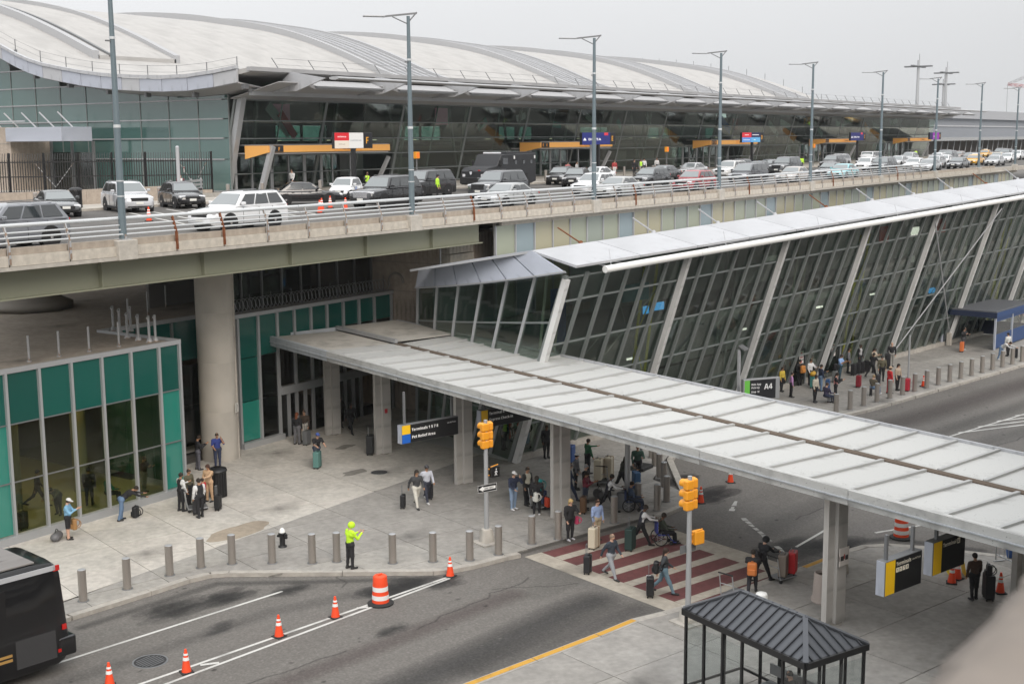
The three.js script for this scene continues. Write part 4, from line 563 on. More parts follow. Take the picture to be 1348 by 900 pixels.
// ================================================================ walkway canopy
const cp = (t, w, dy = 0) => V(48.25 - 0.2823 * t + 0.9594 * w, 5.8 - 0.01745 * t + dy, -48.8 + 0.9594 * t + 0.2823 * w);
{
  const g = thing('walkway_canopy', 'long white ribbed metal canopy over the pedestrian crossing', 'canopy'), L = 56, W = 8.55, mid = 4.45;
  const sl = (t0, t1, w0, w1, dy0, dy1, th) => quadSlab(cp(t0, w0, dy0), cp(t1, w0, dy0), cp(t1, w1, dy1), cp(t0, w1, dy1), th);
  part(g, 'membrane', sl(0.3, 5.6, 0.2, mid - 0.15, -0.07, -0.17, 0.05), M.membrane); part(g, 'membrane', sl(0.0, 5.9, mid, W - 0.2, 0.0, 0.02, 0.05), M.membrane);
  part(g, 'membrane_edge', beam(cp(0.1, mid - 0.08, 0.0), cp(5.9, mid - 0.08, 0.0), 0.16, 0.2), M.alu);
  for (let t = 5.6, i = 0; t < L; t += 1.66, i++) { part(g, 'roof_sheet', sl(t, t + 1.645, 0.2, mid - 0.14, -0.08, -0.16, 0.05), pick(CN)); part(g, 'standing_rib', beam(cp(t + 1.652, 0.2, -0.045), cp(t + 1.652, mid - 0.16, -0.125), 0.13, 0.09), M.canopyRib); }
  for (let t = 5.9, i = 0; t < L; t += 1.66, i++) { part(g, 'roof_sheet', sl(t, t + 1.645, mid + 0.14, W - 0.16, -0.15, -0.06, 0.05), pick(CN)); part(g, 'standing_rib', beam(cp(t + 1.652, mid + 0.16, -0.115), cp(t + 1.652, W - 0.2, -0.025), 0.13, 0.09), M.canopyRib); }
  part(g, 'gutter', sl(5.9, L, mid - 0.17, mid + 0.17, -0.115, -0.115, 0.09), M.gutter);
  for (let k = 0; k < 9; k++) { const t0 = k * 6.2, t1 = t0 + 6.18; part(g, 'fascia', [sl(t0, t1, 0, 0.2, 0.0, 0.0, 0.06), quadSlab(cp(t0, 0, -0.5), cp(t1, 0, -0.5), cp(t1, -0.02, 0), cp(t0, -0.02, 0), 0.08)], k ? M.canopy : M.fascia); part(g, 'fascia_lip', beam(cp(t0, -0.04, -0.28), cp(t1, -0.04, -0.28), 0.05, 0.04), M.fascia);
    part(g, 'back_edge', [beam(cp(t0, W - 0.1, -0.02), cp(t1, W - 0.1, -0.02), 0.1, 0.12), beam(cp(t0, W, -0.3), cp(t1, W, -0.3), 0.06, 0.5)], M.panelWhite); }
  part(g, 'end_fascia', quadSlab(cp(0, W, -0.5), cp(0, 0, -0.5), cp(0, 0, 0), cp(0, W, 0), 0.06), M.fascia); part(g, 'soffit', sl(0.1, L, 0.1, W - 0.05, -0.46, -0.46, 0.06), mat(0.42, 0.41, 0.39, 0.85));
  const cols = [[50.81, -46.7], [48.94, -41.58], [46.56, -34.7], [44.47, -28.06], [39.13, -14.1], [44.69, -9.44], [36.6, -6.2]];
  for (const [x, z] of cols) { const t = (x - 48.25) * -0.2823 + (z + 48.8) * 0.9594, top = 5.8 - 0.01745 * t - 0.45; const c = part(g, 'column', [beam(V(x, 0.15, z), V(x, top, z), 0.2, 0.62, V(0.9594, 0, 0.2823)), beam(V(x + 0.27, 0.15, z + 0.08), V(x + 0.27, top, z + 0.08), 0.46, 0.5, V(0.9594, 0, 0.2823))], M.colPaint); part(c, 'weathered_foot', box(0.5, 0.02, 0.75, x + 0.1, 0.152, z, 0.286), M.concDark); }
  const c5 = [39.13, -14.1]; part(g, 'warning_plate', pbox(0.5, 0.6, 0.02, c5[0] + 0.05, 2.2, c5[1] + 0.42, -0.286), print(64, 76, (c) => { c.fillStyle = '#cfc8c2'; c.fillRect(0, 0, 64, 76); c.fillStyle = '#333'; c.fillRect(6, 34, 22, 20); c.fillRect(38, 34, 20, 20); c.fillStyle = '#a44'; c.fillRect(28, 28, 8, 20); })); part(g, 'camera_box', rbox(0.35, 0.3, 0.25, 0.03, c5[0] + 0.75, 4.0, c5[1] + 0.1), M.aluDark);
  part(g, 'red_label', box(0.16, 0.22, 0.02, 49.0, 2.3, -41.2, -0.286), mat(0.5, 0.03, 0.04, 0.6));
}
// hanging direction signs
function hangSign(label, x, y, z, w, h, ry, poles, draw, py) {
  const g = thing('direction_sign', label, 'sign', [x, y, z], ry, 'hanging direction signs'); part(g, 'box', rbox(w, h, 0.3, 0.02, 0, 0, 0), M.aluDark); part(g, 'end_cap', box(0.02, h - 0.02, 0.28, -w / 2 - 0.008, 0.01, 0), M.panelBlue); part(g, 'sign_face', face(w - 0.04, h - 0.04, 0, h / 2, 0.156), print(512, Math.round(512 * h / w), draw)); for (const p of poles) part(g, 'hanger', box(0.09, py - y - h, 0.09, p, h, 0), M.aluDark);
}
const arrows = (c, x, w, h, col) => { c.fillStyle = col; c.fillRect(x, 0, w, h); };
hangSign('hanging sign with yellow and blue arrow squares between canopy columns', 44.05, 2.8, -34.6, 3.1, 0.84, -0.29, [-1.3, 1.3], (c, w, h) => { c.fillStyle = '#141416'; c.fillRect(0, 0, w, h); arrows(c, 0, 74, h / 2, '#f2c01c'); arrows(c, 0, 74, h, '#1660c0'); arrows(c, 0, 74, h / 2, '#f2c01c'); c.fillStyle = '#111'; c.font = 'bold 44px sans-serif'; c.fillText('↑→', 4, 56); c.fillStyle = '#fff'; c.fillText('← ', 8, h - 18); c.font = 'bold 30px sans-serif'; c.fillText('Terminals 1 5 7 8', 86, 52); c.fillText('Pet Relief Area', 86, h - 30); c.font = '16px sans-serif'; c.fillText('via AirTrain', 410, 40); }, 5.1);
hangSign('hanging sign with tall yellow square reading Terminal, beside a canopy column', 48.0, 2.9, -33.2, 3.0, 0.85, -0.29, [-1.2, 1.2], (c, w, h) => { c.fillStyle = '#141416'; c.fillRect(0, 0, w, h); arrows(c, 0, 66, h, '#f2c01c'); c.fillStyle = '#111'; c.font = 'bold 34px sans-serif'; c.fillText('↑↑', 6, 50); c.fillStyle = '#fff'; c.font = 'bold 30px sans-serif'; c.fillText('Terminal 4', 80, 44); c.fillText('Express Check-in', 80, 96); }, 5.1);
hangSign('hanging yellow and black sign reading Terminals above the island', 36.3, 2.8, -11.0, 1.85, 1.05, -0.29, [-0.7, 0.62], (c, w, h) => { c.fillStyle = '#141416'; c.fillRect(0, 0, w, h); arrows(c, 0, 132, h, '#f7c411'); c.fillStyle = '#111'; c.font = 'bold 56px sans-serif'; c.fillText('↑↗', 6, 66); c.fillStyle = '#f4ecd8'; c.font = 'bold 44px sans-serif'; c.fillText('Terminals', 146, 60); for (let i = 0; i < 4; i++) { c.fillRect(146 + i * 46, 76, 38, 40); } c.fillStyle = '#111'; c.font = 'bold 34px sans-serif'; ['1', '5', '7', '8'].forEach((s, i) => c.fillText(s, 156 + i * 46, 108)); c.fillStyle = '#f4ecd8'; c.font = '24px sans-serif'; c.fillText('via AirTrain', 374, 54); }, 4.6);
hangSign('hanging yellow and black sign reading Terminal 4 above the island', 38.5, 2.9, -10.3, 1.75, 1.05, -0.29, [-0.5, 0.6], (c, w, h) => { c.fillStyle = '#141416'; c.fillRect(0, 0, w, h); arrows(c, 0, 132, h, '#f7c411'); c.fillStyle = '#111'; c.font = 'bold 56px sans-serif'; c.fillText('↑↗', 6, 70); c.fillText('↑', 60, 160); c.fillStyle = '#f4ecd8'; c.font = 'bold 50px sans-serif'; c.fillText('Terminal', 150, 70); c.fillRect(380, 26, 46, 54); c.fillStyle = '#111'; c.fillText('4', 388, 72); }, 4.6);
// ================================================================ vehicles (front towards +x, wheels on y = 0)
const SPEC = { // length, width, height, wheelbase, wheel radius, hood, belt, tail height, [windscreen foot, roof front, roof rear, rear foot] as x
  sedan: [4.85, 1.85, 1.46, 2.85, 0.33, 0.86, 0.93, 1.02, [0.98, 0.22, -0.95, -1.78]],
  suv: [4.95, 1.98, 1.78, 2.9, 0.39, 1.08, 1.14, 1.12, [1.02, 0.28, -1.95, -2.38]],
  cross: [4.5, 1.86, 1.62, 2.68, 0.36, 0.98, 1.04, 1.06, [0.95, 0.2, -1.55, -2.12]],
  big: [5.3, 2.05, 1.93, 3.07, 0.41, 1.2, 1.24, 1.22, [1.12, 0.45, -2.2, -2.55]],
  van: [5.1, 1.98, 1.78, 3.0, 0.36, 1.0, 1.08, 1.1, [1.5, 0.55, -2.1, -2.45]],
  boxy: [4.7, 1.93, 1.97, 2.85, 0.41, 1.18, 1.24, 1.2, [0.85, 0.55, -2.1, -2.25]],
  smart: [2.7, 1.66, 1.55, 1.87, 0.31, 0.86, 0.95, 0.98, [0.82, 0.2, -0.85, -1.22]],
};
const geoCache = {};
function loftX(st, ring) { // st: [{x, ...}], ring(s) -> list of [y, z] going round; closed tube with capped ends
  const R = st.map((s) => ring(s)), n = R[0].length, P = [], I = [];
  st.forEach((s, i) => R[i].forEach(([y, z]) => P.push(s.x, y, z)));
  for (let i = 0; i + 1 < st.length; i++) for (let k = 0; k < n; k++) { const a = i * n + k, b = i * n + (k + 1) % n; I.push(a, a + n, b, b, a + n, b + n); }
  for (const [i, f] of [[0, 1], [st.length - 1, 0]]) for (let k = 1; k + 1 < n; k++) f ? I.push(i * n, i * n + k, i * n + k + 1) : I.push(i * n, i * n + k + 1, i * n + k);
  const g = new THREE.BufferGeometry(); g.setAttribute('position', new THREE.Float32BufferAttribute(P, 3)); g.setIndex(I); return toCreasedNormals(g, 0.75);
}
function carGeo(type) {
  if (geoCache[type]) return geoCache[type];
  const [L, W, H, WB, r, hood, belt, tail, [wf, rf, rb, rf2]] = SPEC[type], h = L / 2, w = W / 2, G = {}, lo = 0.24;
  const st = [[-h, 0.55, tail - 0.22, 0.80], [-h + 0.06, 0.34, tail - 0.06, 0.90], [-h + 0.25, lo, tail, 0.965], [rf2 + 0.02, lo, belt + 0.02, 1], [-WB / 2, lo, belt + 0.02, 1], [0, lo, belt, 1], [wf - 0.05, lo, belt - 0.01, 1], [wf + 0.15, lo, hood, 0.99], [WB / 2 + 0.1, lo, hood - 0.02, 0.98], [h - 0.32, lo + 0.02, hood - 0.1, 0.93], [h - 0.1, 0.32, hood - 0.19, 0.85], [h, 0.42, hood - 0.3, 0.74]].map(([x, y0, y1, s]) => ({ x, y0, y1, s }));
  st.sort((a, b) => a.x - b.x);
  G.body = loftX(st, ({ y0, y1, s }) => { const hw = w * s, m = y0 + (y1 - y0) * 0.55, q = [[y0, -hw * 0.9], [y0 + 0.12, -hw * 0.985], [m, -hw], [y1 - 0.1, -hw * 0.965], [y1 - 0.02, -hw * 0.86], [y1 + 0.015, -hw * 0.4]]; return [...q, ...q.map(([y, z]) => [y, -z]).reverse()]; });
  const wb = w * 0.93, wt = w * (type === 'boxy' ? 0.86 : 0.72), by = belt - 0.04, ty = H;
  const cab = [[rf2, by, by + 0.03, wb], [rf2 + (rb - rf2) * 0.85, by, H - 0.09, wt * 1.03], [rb, by, H - 0.02, wt], [(rb + rf) / 2, by, H, wt * 1.01], [rf, by, H - 0.03, wt], [rf + (wf - rf) * 0.18, by, H - 0.1, wt * 1.02], [wf, by, by + 0.03, wb]].map(([x, y0, y1, s]) => ({ x, y0, y1, s }));
  G.cabin = loftX(cab, ({ y0, y1, s }) => { const q = [[y0, -wb], [y1 - 0.05, -s - 0.02], [y1 - 0.01, -s * 0.93], [y1 + 0.012, -s * 0.4]]; if (y1 - y0 < 0.1) q.splice(1, 1, [y0 + 0.01, -wb * 0.995]); return [...q, ...q.map(([y, z]) => [y, -z]).reverse()]; });
  // glass: windscreen, rear window and side lights just proud of the cabin
  const yT = H - 0.13, e = 0.012, lerp = (a, b, t) => a + (b - a) * t, tw = (by2, t2) => 0;
  const xTf = lerp(rf, wf, 0.16), xTr = lerp(rb, rf2, 0.12);
  const Q = (a, b, c, d) => quadSlab(V(...a), V(...b), V(...c), V(...d), 0.01);
  const wzT = wt * 0.9, wzB = wb * 0.9;
  const ny = (wf - rf), nx = (H - by), nl = Math.hypot(nx, ny);
  const off = (x, y, k) => [x + nx / nl * k, y + ny / nl * k];
  const A = off(wf - 0.07, by + 0.09, 0.02), B = off(xTf + 0.02, yT + 0.02, 0.02);
  G.windscreen = Q([A[0], A[1], wzB], [A[0], A[1], -wzB], [B[0], B[1], -wzT], [B[0], B[1], wzT]);
  const rx = (rb - rf2), nr = Math.hypot(rx, nx), offr = (x, y) => [x - nx / nr * 0.02, y + rx / nr * 0.02], Cc = offr(rf2 + 0.05, by + 0.14), Dd = offr(xTr - 0.02, yT + 0.02);
  G.rearWindow = Q([Cc[0], Cc[1], -wzB], [Cc[0], Cc[1], wzB], [Dd[0], Dd[1], wzT], [Dd[0], Dd[1], -wzT]);
  const nd = type === 'smart' ? 1 : type === 'sedan' ? 2 : 3, x0 = wf - 0.22, x1 = rf2 + (type === 'sedan' ? 0.35 : 0.22), t0 = rf - 0.02, t1 = rb + 0.04;
  G.side = [];
  for (const s of [1, -1]) for (let i = 0; i < nd; i++) { const a0 = i / nd + 0.012, a1 = (i + 1) / nd - 0.02, zb = (wb + 0.012) * s, zt = (wt + 0.045) * s, b0 = [lerp(x0, x1, a0), by + 0.1, zb], b1 = [lerp(x0, x1, a1), by + 0.1, zb], c1 = [lerp(t0, t1, a1), yT + 0.01, zt], c0 = [lerp(t0, t1, a0), yT + 0.01, zt]; G.side.push(s > 0 ? Q(b1, b0, c0, c1) : Q(b0, b1, c1, c0)); }
  G.arch = []; G.wheelPos = [];
  for (const x of [WB / 2, -WB / 2]) for (const s of [1, -1]) { const a = new THREE.CylinderGeometry(r + 0.07, r + 0.07, 0.3, 20); a.rotateX(Math.PI / 2); a.translate(x, r + 0.01, s * (w - 0.142)); G.arch.push(a); G.wheelPos.push([x, r, s * (w - 0.105), s]); }
  const tyre = new THREE.TorusGeometry(r - 0.075, 0.085, 8, 22); tyre.scale(1, 1, 1.3); G.tyre = tyre;
  const rim = [cyl(r - 0.1, r - 0.1, 0.06, 0, 0, 0, 18).rotateX(Math.PI / 2).translate(0, 0, -0.03)]; for (let i = 0; i < 5; i++) rim.push(box(0.06, r - 0.12, 0.07, 0, 0.02, 0.035).rotateZ(i * 1.2566)); G.rimBack = rim[0]; G.rim = join(rim.slice(1).concat(cyl(0.07, 0.07, 0.1, 0, 0, 0, 10).rotateX(Math.PI / 2).translate(0, 0, 0.04), new THREE.TorusGeometry(r - 0.12, 0.02, 5, 20).translate(0, 0, 0.05)));
  G.head = [1, -1].map((s) => rbox(0.34, 0.15, 0.42, 0.05, h - 0.25, hood - 0.31, s * w * 0.66)); G.tail = [1, -1].map((s) => rbox(0.16, type === 'sedan' ? 0.16 : 0.3, 0.4, 0.04, -h + 0.09, tail - 0.3, s * w * 0.7));
  G.grille = rbox(0.1, type === 'big' ? 0.4 : 0.22, W * 0.52, 0.03, h - 0.045, hood - (type === 'big' ? 0.55 : 0.42), 0); G.lower = [rbox(0.14, 0.16, W * 0.72, 0.03, h - 0.1, 0.34, 0), rbox(0.14, 0.2, W * 0.78, 0.03, -h + 0.09, 0.36, 0)]; G.sill = [1, -1].map((s) => box(WB - 0.8, 0.12, 0.05, 0, lo - 0.02, s * (w - 0.02)));
  G.plate = [box(0.02, 0.14, 0.42, h + 0.01, 0.5, 0), box(0.02, 0.14, 0.42, -h - 0.01, 0.62, 0)]; G.mirror = [1, -1].map((s) => rbox(0.14, 0.15, 0.22, 0.04, wf - 0.35, belt + 0.04, s * (w + 0.08)));
  G.handles = [1, -1].flatMap((s) => [0.15, -0.95].map((x) => box(0.18, 0.03, 0.03, x, belt - 0.14, s * (w - 0.005)))); G.seams = [1, -1].flatMap((s) => [0.62, -0.4, -1.3].map((x) => box(0.012, belt - 0.42, 0.012, x * L / 4.9, 0.36, s * (w - 0.001)))); G.rack = [1, -1].map((s) => box(rf - rb - 0.2, 0.04, 0.04, (rf + rb) / 2, H + 0.005, s * wt * 0.84));
  return (geoCache[type] = G);
}
function car(name, label, cat, type, col, x, z, ry, o = {}) {
  const G = carGeo(type), g = thing(name, label, cat, [x, o.y ?? DY, z], ry, o.group ?? 'vehicles on the elevated road');
  const P = paint(...col), b = part(g, 'body', G.body, P); part(g, 'cabin', G.cabin, o.roof ? paint(...o.roof) : P);
  part(g, 'windscreen', G.windscreen, M.glassCarLight); part(g, 'rear_window', G.rearWindow, M.glassCar); for (const s of G.side) part(g, 'side_window', s, M.glassCar);
  for (const a of G.arch) part(g, 'wheel_arch', a, M.blackMatt);
  for (const [wx, wy, wz, s] of G.wheelPos) { const t = part(g, 'wheel', G.rimBack, M.dark); t.position.set(wx, wy, wz); if (s < 0) t.rotation.y = Math.PI; part(t, 'tyre', G.tyre, M.rubber); part(t, 'rim', G.rim, M.chrome); }
  for (const q of G.head) part(g, 'headlight', q, M.lampClear); for (const q of G.tail) part(g, 'tail_light', q, M.lampRed);
  part(g, 'grille', G.grille, o.chrome ? M.chrome : M.black); for (const q of G.lower) part(g, 'bumper_trim', q, M.blackMatt); for (const q of G.sill) part(g, 'sill', q, M.blackMatt); for (const q of G.plate) part(g, 'number_plate', q, M.plate); for (const q of G.mirror) part(g, 'mirror', q, P);
  part(b, 'door_seams', G.seams, M.blackMatt); part(b, 'door_handles', G.handles, P); if (['suv', 'big', 'cross', 'van'].includes(type)) part(g, 'roof_rails', G.rack, M.aluDark);
  return g;
}
const W_ = [0.72, 0.73, 0.74], BK = [0.014, 0.014, 0.016], GR = [0.10, 0.105, 0.11], SV = [0.42, 0.43, 0.44], DG = [0.045, 0.048, 0.052], PI = Math.PI;
const LN = [-44.9, -48.5, -52.2, -55.9, -59.4, -62.8];
const left = PI; // most traffic heads towards -x
car('car', 'grey sport utility vehicle at the railing, tail lamp lit red, nearest the fence end', 'car', 'suv', [0.19, 0.20, 0.22], 30.4, LN[0], left);
car('car', 'dark grey parked sedan facing out beside the black litter bin', 'car', 'sedan', [0.055, 0.06, 0.062], 45.6, -62.2, -2.0);
car('car', 'silver parked sport utility vehicle facing out beside the grey sedan', 'car', 'suv', [0.50, 0.51, 0.53], 50.9, -62.6, -1.98);
car('car', 'black parked compact crossover facing out beside the silver one', 'car', 'cross', BK, 55.3, -62.8, -2.0);
car('car', 'white sport utility vehicle driving close along the railing', 'car', 'suv', W_, 42.9, LN[0], left + 0.02);
car('car', 'black sedan angled across the lane behind orange cones', 'car', 'sedan', BK, 62.0, -58.6, -0.62);
{ const s = car('small_car', 'tiny white two-seat car with blue emblem on its door', 'car', 'smart', W_, 68.6, -60.9, left + 0.3); part(s, 'emblem', face(0.42, 0.5, 0.12, 0.68, 0.838), print(64, 76, (c) => { c.fillStyle = '#dde2e8'; c.fillRect(0, 0, 64, 76); c.fillStyle = '#2456b0'; for (let i = 0; i < 3; i++) for (let j = 0; j < 3; j++) c.fillRect(10 + j * 16, 8 + i * 14, 12, 11); c.fillRect(8, 54, 48, 5); c.fillRect(14, 63, 36, 4); })); const e2 = part(s, 'emblem', face(0.42, 0.5, 0.12, 0.68, -0.838, PI), s.children[s.children.length - 1].material); }
car('car', 'large glossy black luxury sport utility vehicle with chrome grille', 'car', 'big', BK, 61.6, -51.4, left + 0.06, { chrome: true });
car('car', 'dark sport utility vehicle half hidden behind the black luxury one', 'car', 'big', [0.025, 0.026, 0.028], 74.4, -58.4, left);
car('car', 'dark grey large sport utility vehicle in front of the armoured truck', 'car', 'big', [0.06, 0.064, 0.07], 74.6, -52.0, left + 0.05);
car('car', 'silver grey sedan passing behind the railing beside the armoured truck', 'car', 'sedan', [0.30, 0.31, 0.31], 65.4, LN[0], left);
car('car', 'black crossover with a second black car close behind it', 'car', 'cross', BK, 95.4, -58.2, left + 0.35);
car('car', 'black crossover stopped at the kerb beside the planter', 'car', 'cross', BK, 99.6, -62.4, left + 0.3);
car('car', 'white sedan behind the white compact crossover', 'car', 'sedan', W_, 106.6, LN[5], left);
car('car', 'white compact crossover with dark trim beside a lamp post', 'car', 'cross', W_, 82.0, LN[1], left + 0.05);
car('car', 'light grey sedan at the railing in front of white crossover', 'car', 'sedan', [0.33, 0.335, 0.33], 79.2, LN[0], left);
car('car', 'dark crossover with angular grille beside the red car', 'car', 'cross', DG, 97.6, LN[2], left);
car('car', 'dark sedan stopped behind the dark crossover', 'car', 'sedan', DG, 113.8, LN[4], left);
car('car', 'red sport utility vehicle at the railing', 'car', 'cross', [0.32, 0.045, 0.05], 91.2, LN[0], left);
car('car', 'silver sedan near the kerb with tall vehicles around it', 'car', 'sedan', SV, 127.0, LN[5], left);
car('car', 'pale silver sport utility vehicle among dark cars', 'car', 'suv', [0.55, 0.55, 0.54], 121.8, LN[3], left);
car('car', 'dark grey minivan at the railing', 'car', 'van', [0.08, 0.085, 0.095], 109.6, LN[1], left);
car('car', 'dark tall sport utility vehicle with bright headlights', 'car', 'big', [0.07, 0.075, 0.08], 136.4, LN[3], left);
car('car', 'beige sedan at the railing next to a lamp post', 'car', 'sedan', [0.40, 0.37, 0.34], 111.6, LN[0], left);
car('car', 'teal blue sporty sedan at the railing', 'car', 'sedan', [0.22, 0.48, 0.52], 124.4, LN[0], left);
car('van', 'tall boxy white van towering over the far queue', 'van', 'boxy', W_, 184.4, LN[5], left);
car('car', 'black sport utility vehicle behind the teal car', 'car', 'suv', [0.05, 0.048, 0.05], 160.6, LN[4], left);
const far = [['cross', W_, 152.6, 2], ['suv', GR, 147.4, 1], ['sedan', W_, 159.6, 1], ['sedan', SV, 153.2, 0], ['sedan', DG, 137, 4], ['cross', DG, 139.4, 5], ['sedan', GR, 148, 5], ['sedan', SV, 176.4, 3], ['sedan', W_, 185.4, 2], ['suv', GR, 213, 4], ['suv', DG, 222.6, 5], ['sedan', [0.25, 0.2, 0.17], 231.6, 5], ['suv', BK, 246.6, 4], ['cross', W_, 228, 2], ['sedan', SV, 183.7, 0], ['cross', SV, 168, 1], ['sedan', GR, 165.6, 0], ['cross', W_, 195, 3], ['suv', SV, 172, 5], ['cross', GR, 199, 2], ['sedan', W_, 206, 1], ['suv', BK, 236, 3], ['sedan', DG, 130.5, 1], ['cross', SV, 203.5, 5], ['sedan', [0.4, 0.36, 0.28], 215, 2], ['suv', W_, 252, 2]];
const colName = (c) => (c[0] > 0.6 ? 'white' : c[0] > 0.3 ? 'silver' : c[0] > 0.09 ? 'grey' : 'dark'), kindName = { cross: 'crossover', suv: 'sport utility vehicle', sedan: 'sedan' };
for (const [t, c, x, l] of far) { const n = `${colName(c)} ${kindName[t]} in the dense queue at the far end of the deck`; car('car', n, 'car', t, c, x, LN[l], left, { group: n }); }
for (const [x, l] of [[186.9, 1], [249.4, 5]]) { const g = car('taxi', 'yellow taxi cab in the far queue', 'taxi', 'sedan', [0.72, 0.38, 0.03], x, LN[l], left, { group: 'yellow taxis' }); part(g, 'roof_sign', rbox(0.25, 0.18, 0.7, 0.04, -0.3, 1.45, 0), M.white); }
{ // armoured truck
  const g = thing('armoured_truck', 'matt black armoured police truck with slab sides', 'truck', [86.6, DY, -60.2], left), m = mat(0.02, 0.021, 0.024, 0.55);
  const s = new THREE.Shape([[3.6, 0.6], [3.6, 1.55], [3.3, 1.8], [2.0, 1.95], [1.35, 2.85], [-3.6, 2.9], [-3.6, 0.7], [-2.9, 0.55]].map((p) => new THREE.Vector2(...p))); const b = new THREE.ExtrudeGeometry(s, { depth: 2.3, bevelEnabled: true, bevelSize: 0.06, bevelThickness: 0.06, bevelSegments: 1 }); b.translate(0, 0, -1.15);
  part(g, 'hull', boxUV(b), m); part(g, 'rear_box', box(4.2, 0.12, 2.3, -1.5, 2.94, 0), m); for (const z of [0.58, -0.58]) part(g, 'windscreen', quadSlab(V(1.98, 2.08, z + 0.48), V(1.98, 2.08, z - 0.48), V(1.5, 2.74, z - 0.45), V(1.5, 2.74, z + 0.45), 0.03), z > 0 ? M.glassCar : M.glassCarLight);
  for (const z of [1.22, -1.22]) { part(g, 'side_window', box(0.7, 0.5, 0.03, 0.9, 2.1, z), M.glassCar); for (const x of [-0.6, -1.8, -2.9]) part(g, 'gun_port', box(0.28, 0.28, 0.03, x, 2.1, z), M.glassCar); part(g, 'side_locker', box(3.2, 0.6, 0.06, -0.7, 0.75, z), M.blackMatt); for (const x of [-0.4, -3.4]) part(g, 'side_lamp', rbox(0.14, 0.26, 0.1, 0.03, x, 2.5, z), M.white); part(g, 'mirror', rbox(0.1, 0.5, 0.25, 0.03, 1.75, 1.95, z * 1.12), M.black); }
  for (const x of [2.3, -2.3]) for (const z of [1.05, -1.05]) { const t = part(g, 'wheel', new THREE.TorusGeometry(0.4, 0.17, 10, 22).translate(0, 0, 0), M.rubber); t.position.set(x, 0.57, z); part(t, 'rim', cyl(0.28, 0.28, 0.16, 0, 0, 0, 14).rotateX(PI / 2).translate(0, 0, -0.08), M.aluDark); }
  part(g, 'bumper', rbox(0.25, 0.5, 2.4, 0.05, 3.7, 0.6, 0), M.blackMatt); part(g, 'grille', box(0.05, 0.6, 1.2, 3.62, 1.0, 0), M.dark); part(g, 'light_bar', rbox(0.3, 0.14, 1.6, 0.04, 1.0, 2.93, 0), M.lampClear); for (const z of [0.9, -0.9]) part(g, 'headlight', rbox(0.1, 0.24, 0.3, 0.04, 3.62, 1.15, z), M.lampClear); part(g, 'red_beacon', rbox(0.08, 0.08, 0.2, 0.02, 3.66, 1.62, -0.6), M.lampRed); part(g, 'badge', face(0.4, 0.4, 3.69, 1.45, 0.2, PI / 2), print(40, 40, (c) => { c.fillStyle = '#15161a'; c.fillRect(0, 0, 40, 40); c.fillStyle = '#cfd2d6'; c.beginPath(); c.moveTo(8, 8); c.lineTo(32, 8); c.lineTo(30, 26); c.lineTo(20, 34); c.lineTo(10, 26); c.fill(); }));
}
{ // black coach on the lower road; local x towards its rear end
  const g = thing('coach', 'long black coach with gold stripes beside the kerb', 'bus', [23.1, 0, -33.4], -0.145), m = new THREE.MeshPhysicalMaterial({ color: C(0.004, 0.004, 0.005), roughness: 0.3, clearcoat: 0.6, clearcoatRoughness: 0.08 });
  const st = [[-13, 0.35, 3.66, 1.0], [-0.9, 0.35, 3.66, 1.0], [-0.25, 0.38, 3.6, 0.995], [-0.05, 0.45, 3.42, 0.97], [0.12, 0.6, 1.6, 0.95], [0.16, 0.7, 1.3, 0.93]].map(([x, y0, y1, s]) => ({ x, y0, y1, s }));
  part(g, 'body', loftX(st, ({ y0, y1, s }) => { const w = 1.27 * s, q = [[y0, -w * 0.95], [y0 + 0.1, -w], [y0 + (y1 - y0) * 0.5, -w], [y1 - 0.22, -w * 0.97], [y1 - 0.05, -w * 0.88], [y1, -w * 0.6]]; return [...q, ...q.map(([y, z]) => [y, -z]).reverse()]; }), m);
  part(g, 'roof_panel', rbox(12.4, 0.06, 2.2, 0.02, -6.95, 3.63, 0), mat(0.22, 0.21, 0.205, 0.7, 0, { map: tDirt })); part(g, 'roof_trim', box(12.8, 0.15, 0.03, -6.6, 3.33, 1.25), M.panelWhite); for (const z of [1.262, -1.262]) part(g, 'side_window', box(11.2, 1.1, 0.02, -7.4, 2.0, z), m);
  for (let i = 0; i < 24; i++) part(g, 'grille_slat', box(1.25, 0.025, 0.025, -0.95, 0.62 + i * 0.036, 1.278), mat(0.05, 0.05, 0.052, 0.6)); part(g, 'grille_panel', box(1.3, 0.9, 0.01, -0.95, 0.6, 1.268), M.blackMatt);
  for (const y of [0.92, 1.06]) part(g, 'gold_stripe', box(10, 0.08, 0.02, -6.7, y, 1.272), mat(0.36, 0.21, 0.06, 0.5)); part(g, 'marker_light', box(0.2, 0.16, 0.06, -0.16, 3.3, 1.235), M.lampRed); part(g, 'marker_light', box(0.14, 0.16, 0.05, -0.02, 1.42, 1.24), M.lampRed); part(g, 'marker_light', box(0.1, 0.1, 0.05, -0.22, 0.75, 1.26), M.lampRed);
  part(g, 'rear_bumper', rbox(0.6, 0.62, 2.56, 0.08, 0.05, 0.55, 0), m); for (const x of [-2.9, -4.2]) for (const z of [0.98, -0.98]) { const t = part(g, 'wheel', new THREE.TorusGeometry(0.36, 0.15, 8, 20), M.rubber); t.position.set(x, 0.5, z + Math.sign(z) * 0.14); part(t, 'rim', cyl(0.26, 0.26, 0.14, 0, 0, 0, 14).rotateX(PI / 2).translate(0, 0, -0.05), M.chrome); }
  for (const x of [-2.9, -4.2]) part(g, 'wheel_arch', cyl(0.62, 0.62, 0.04, 0, 0, 0, 22).rotateX(PI / 2).translate(x, 0.52, 1.235), M.blackMatt);
}
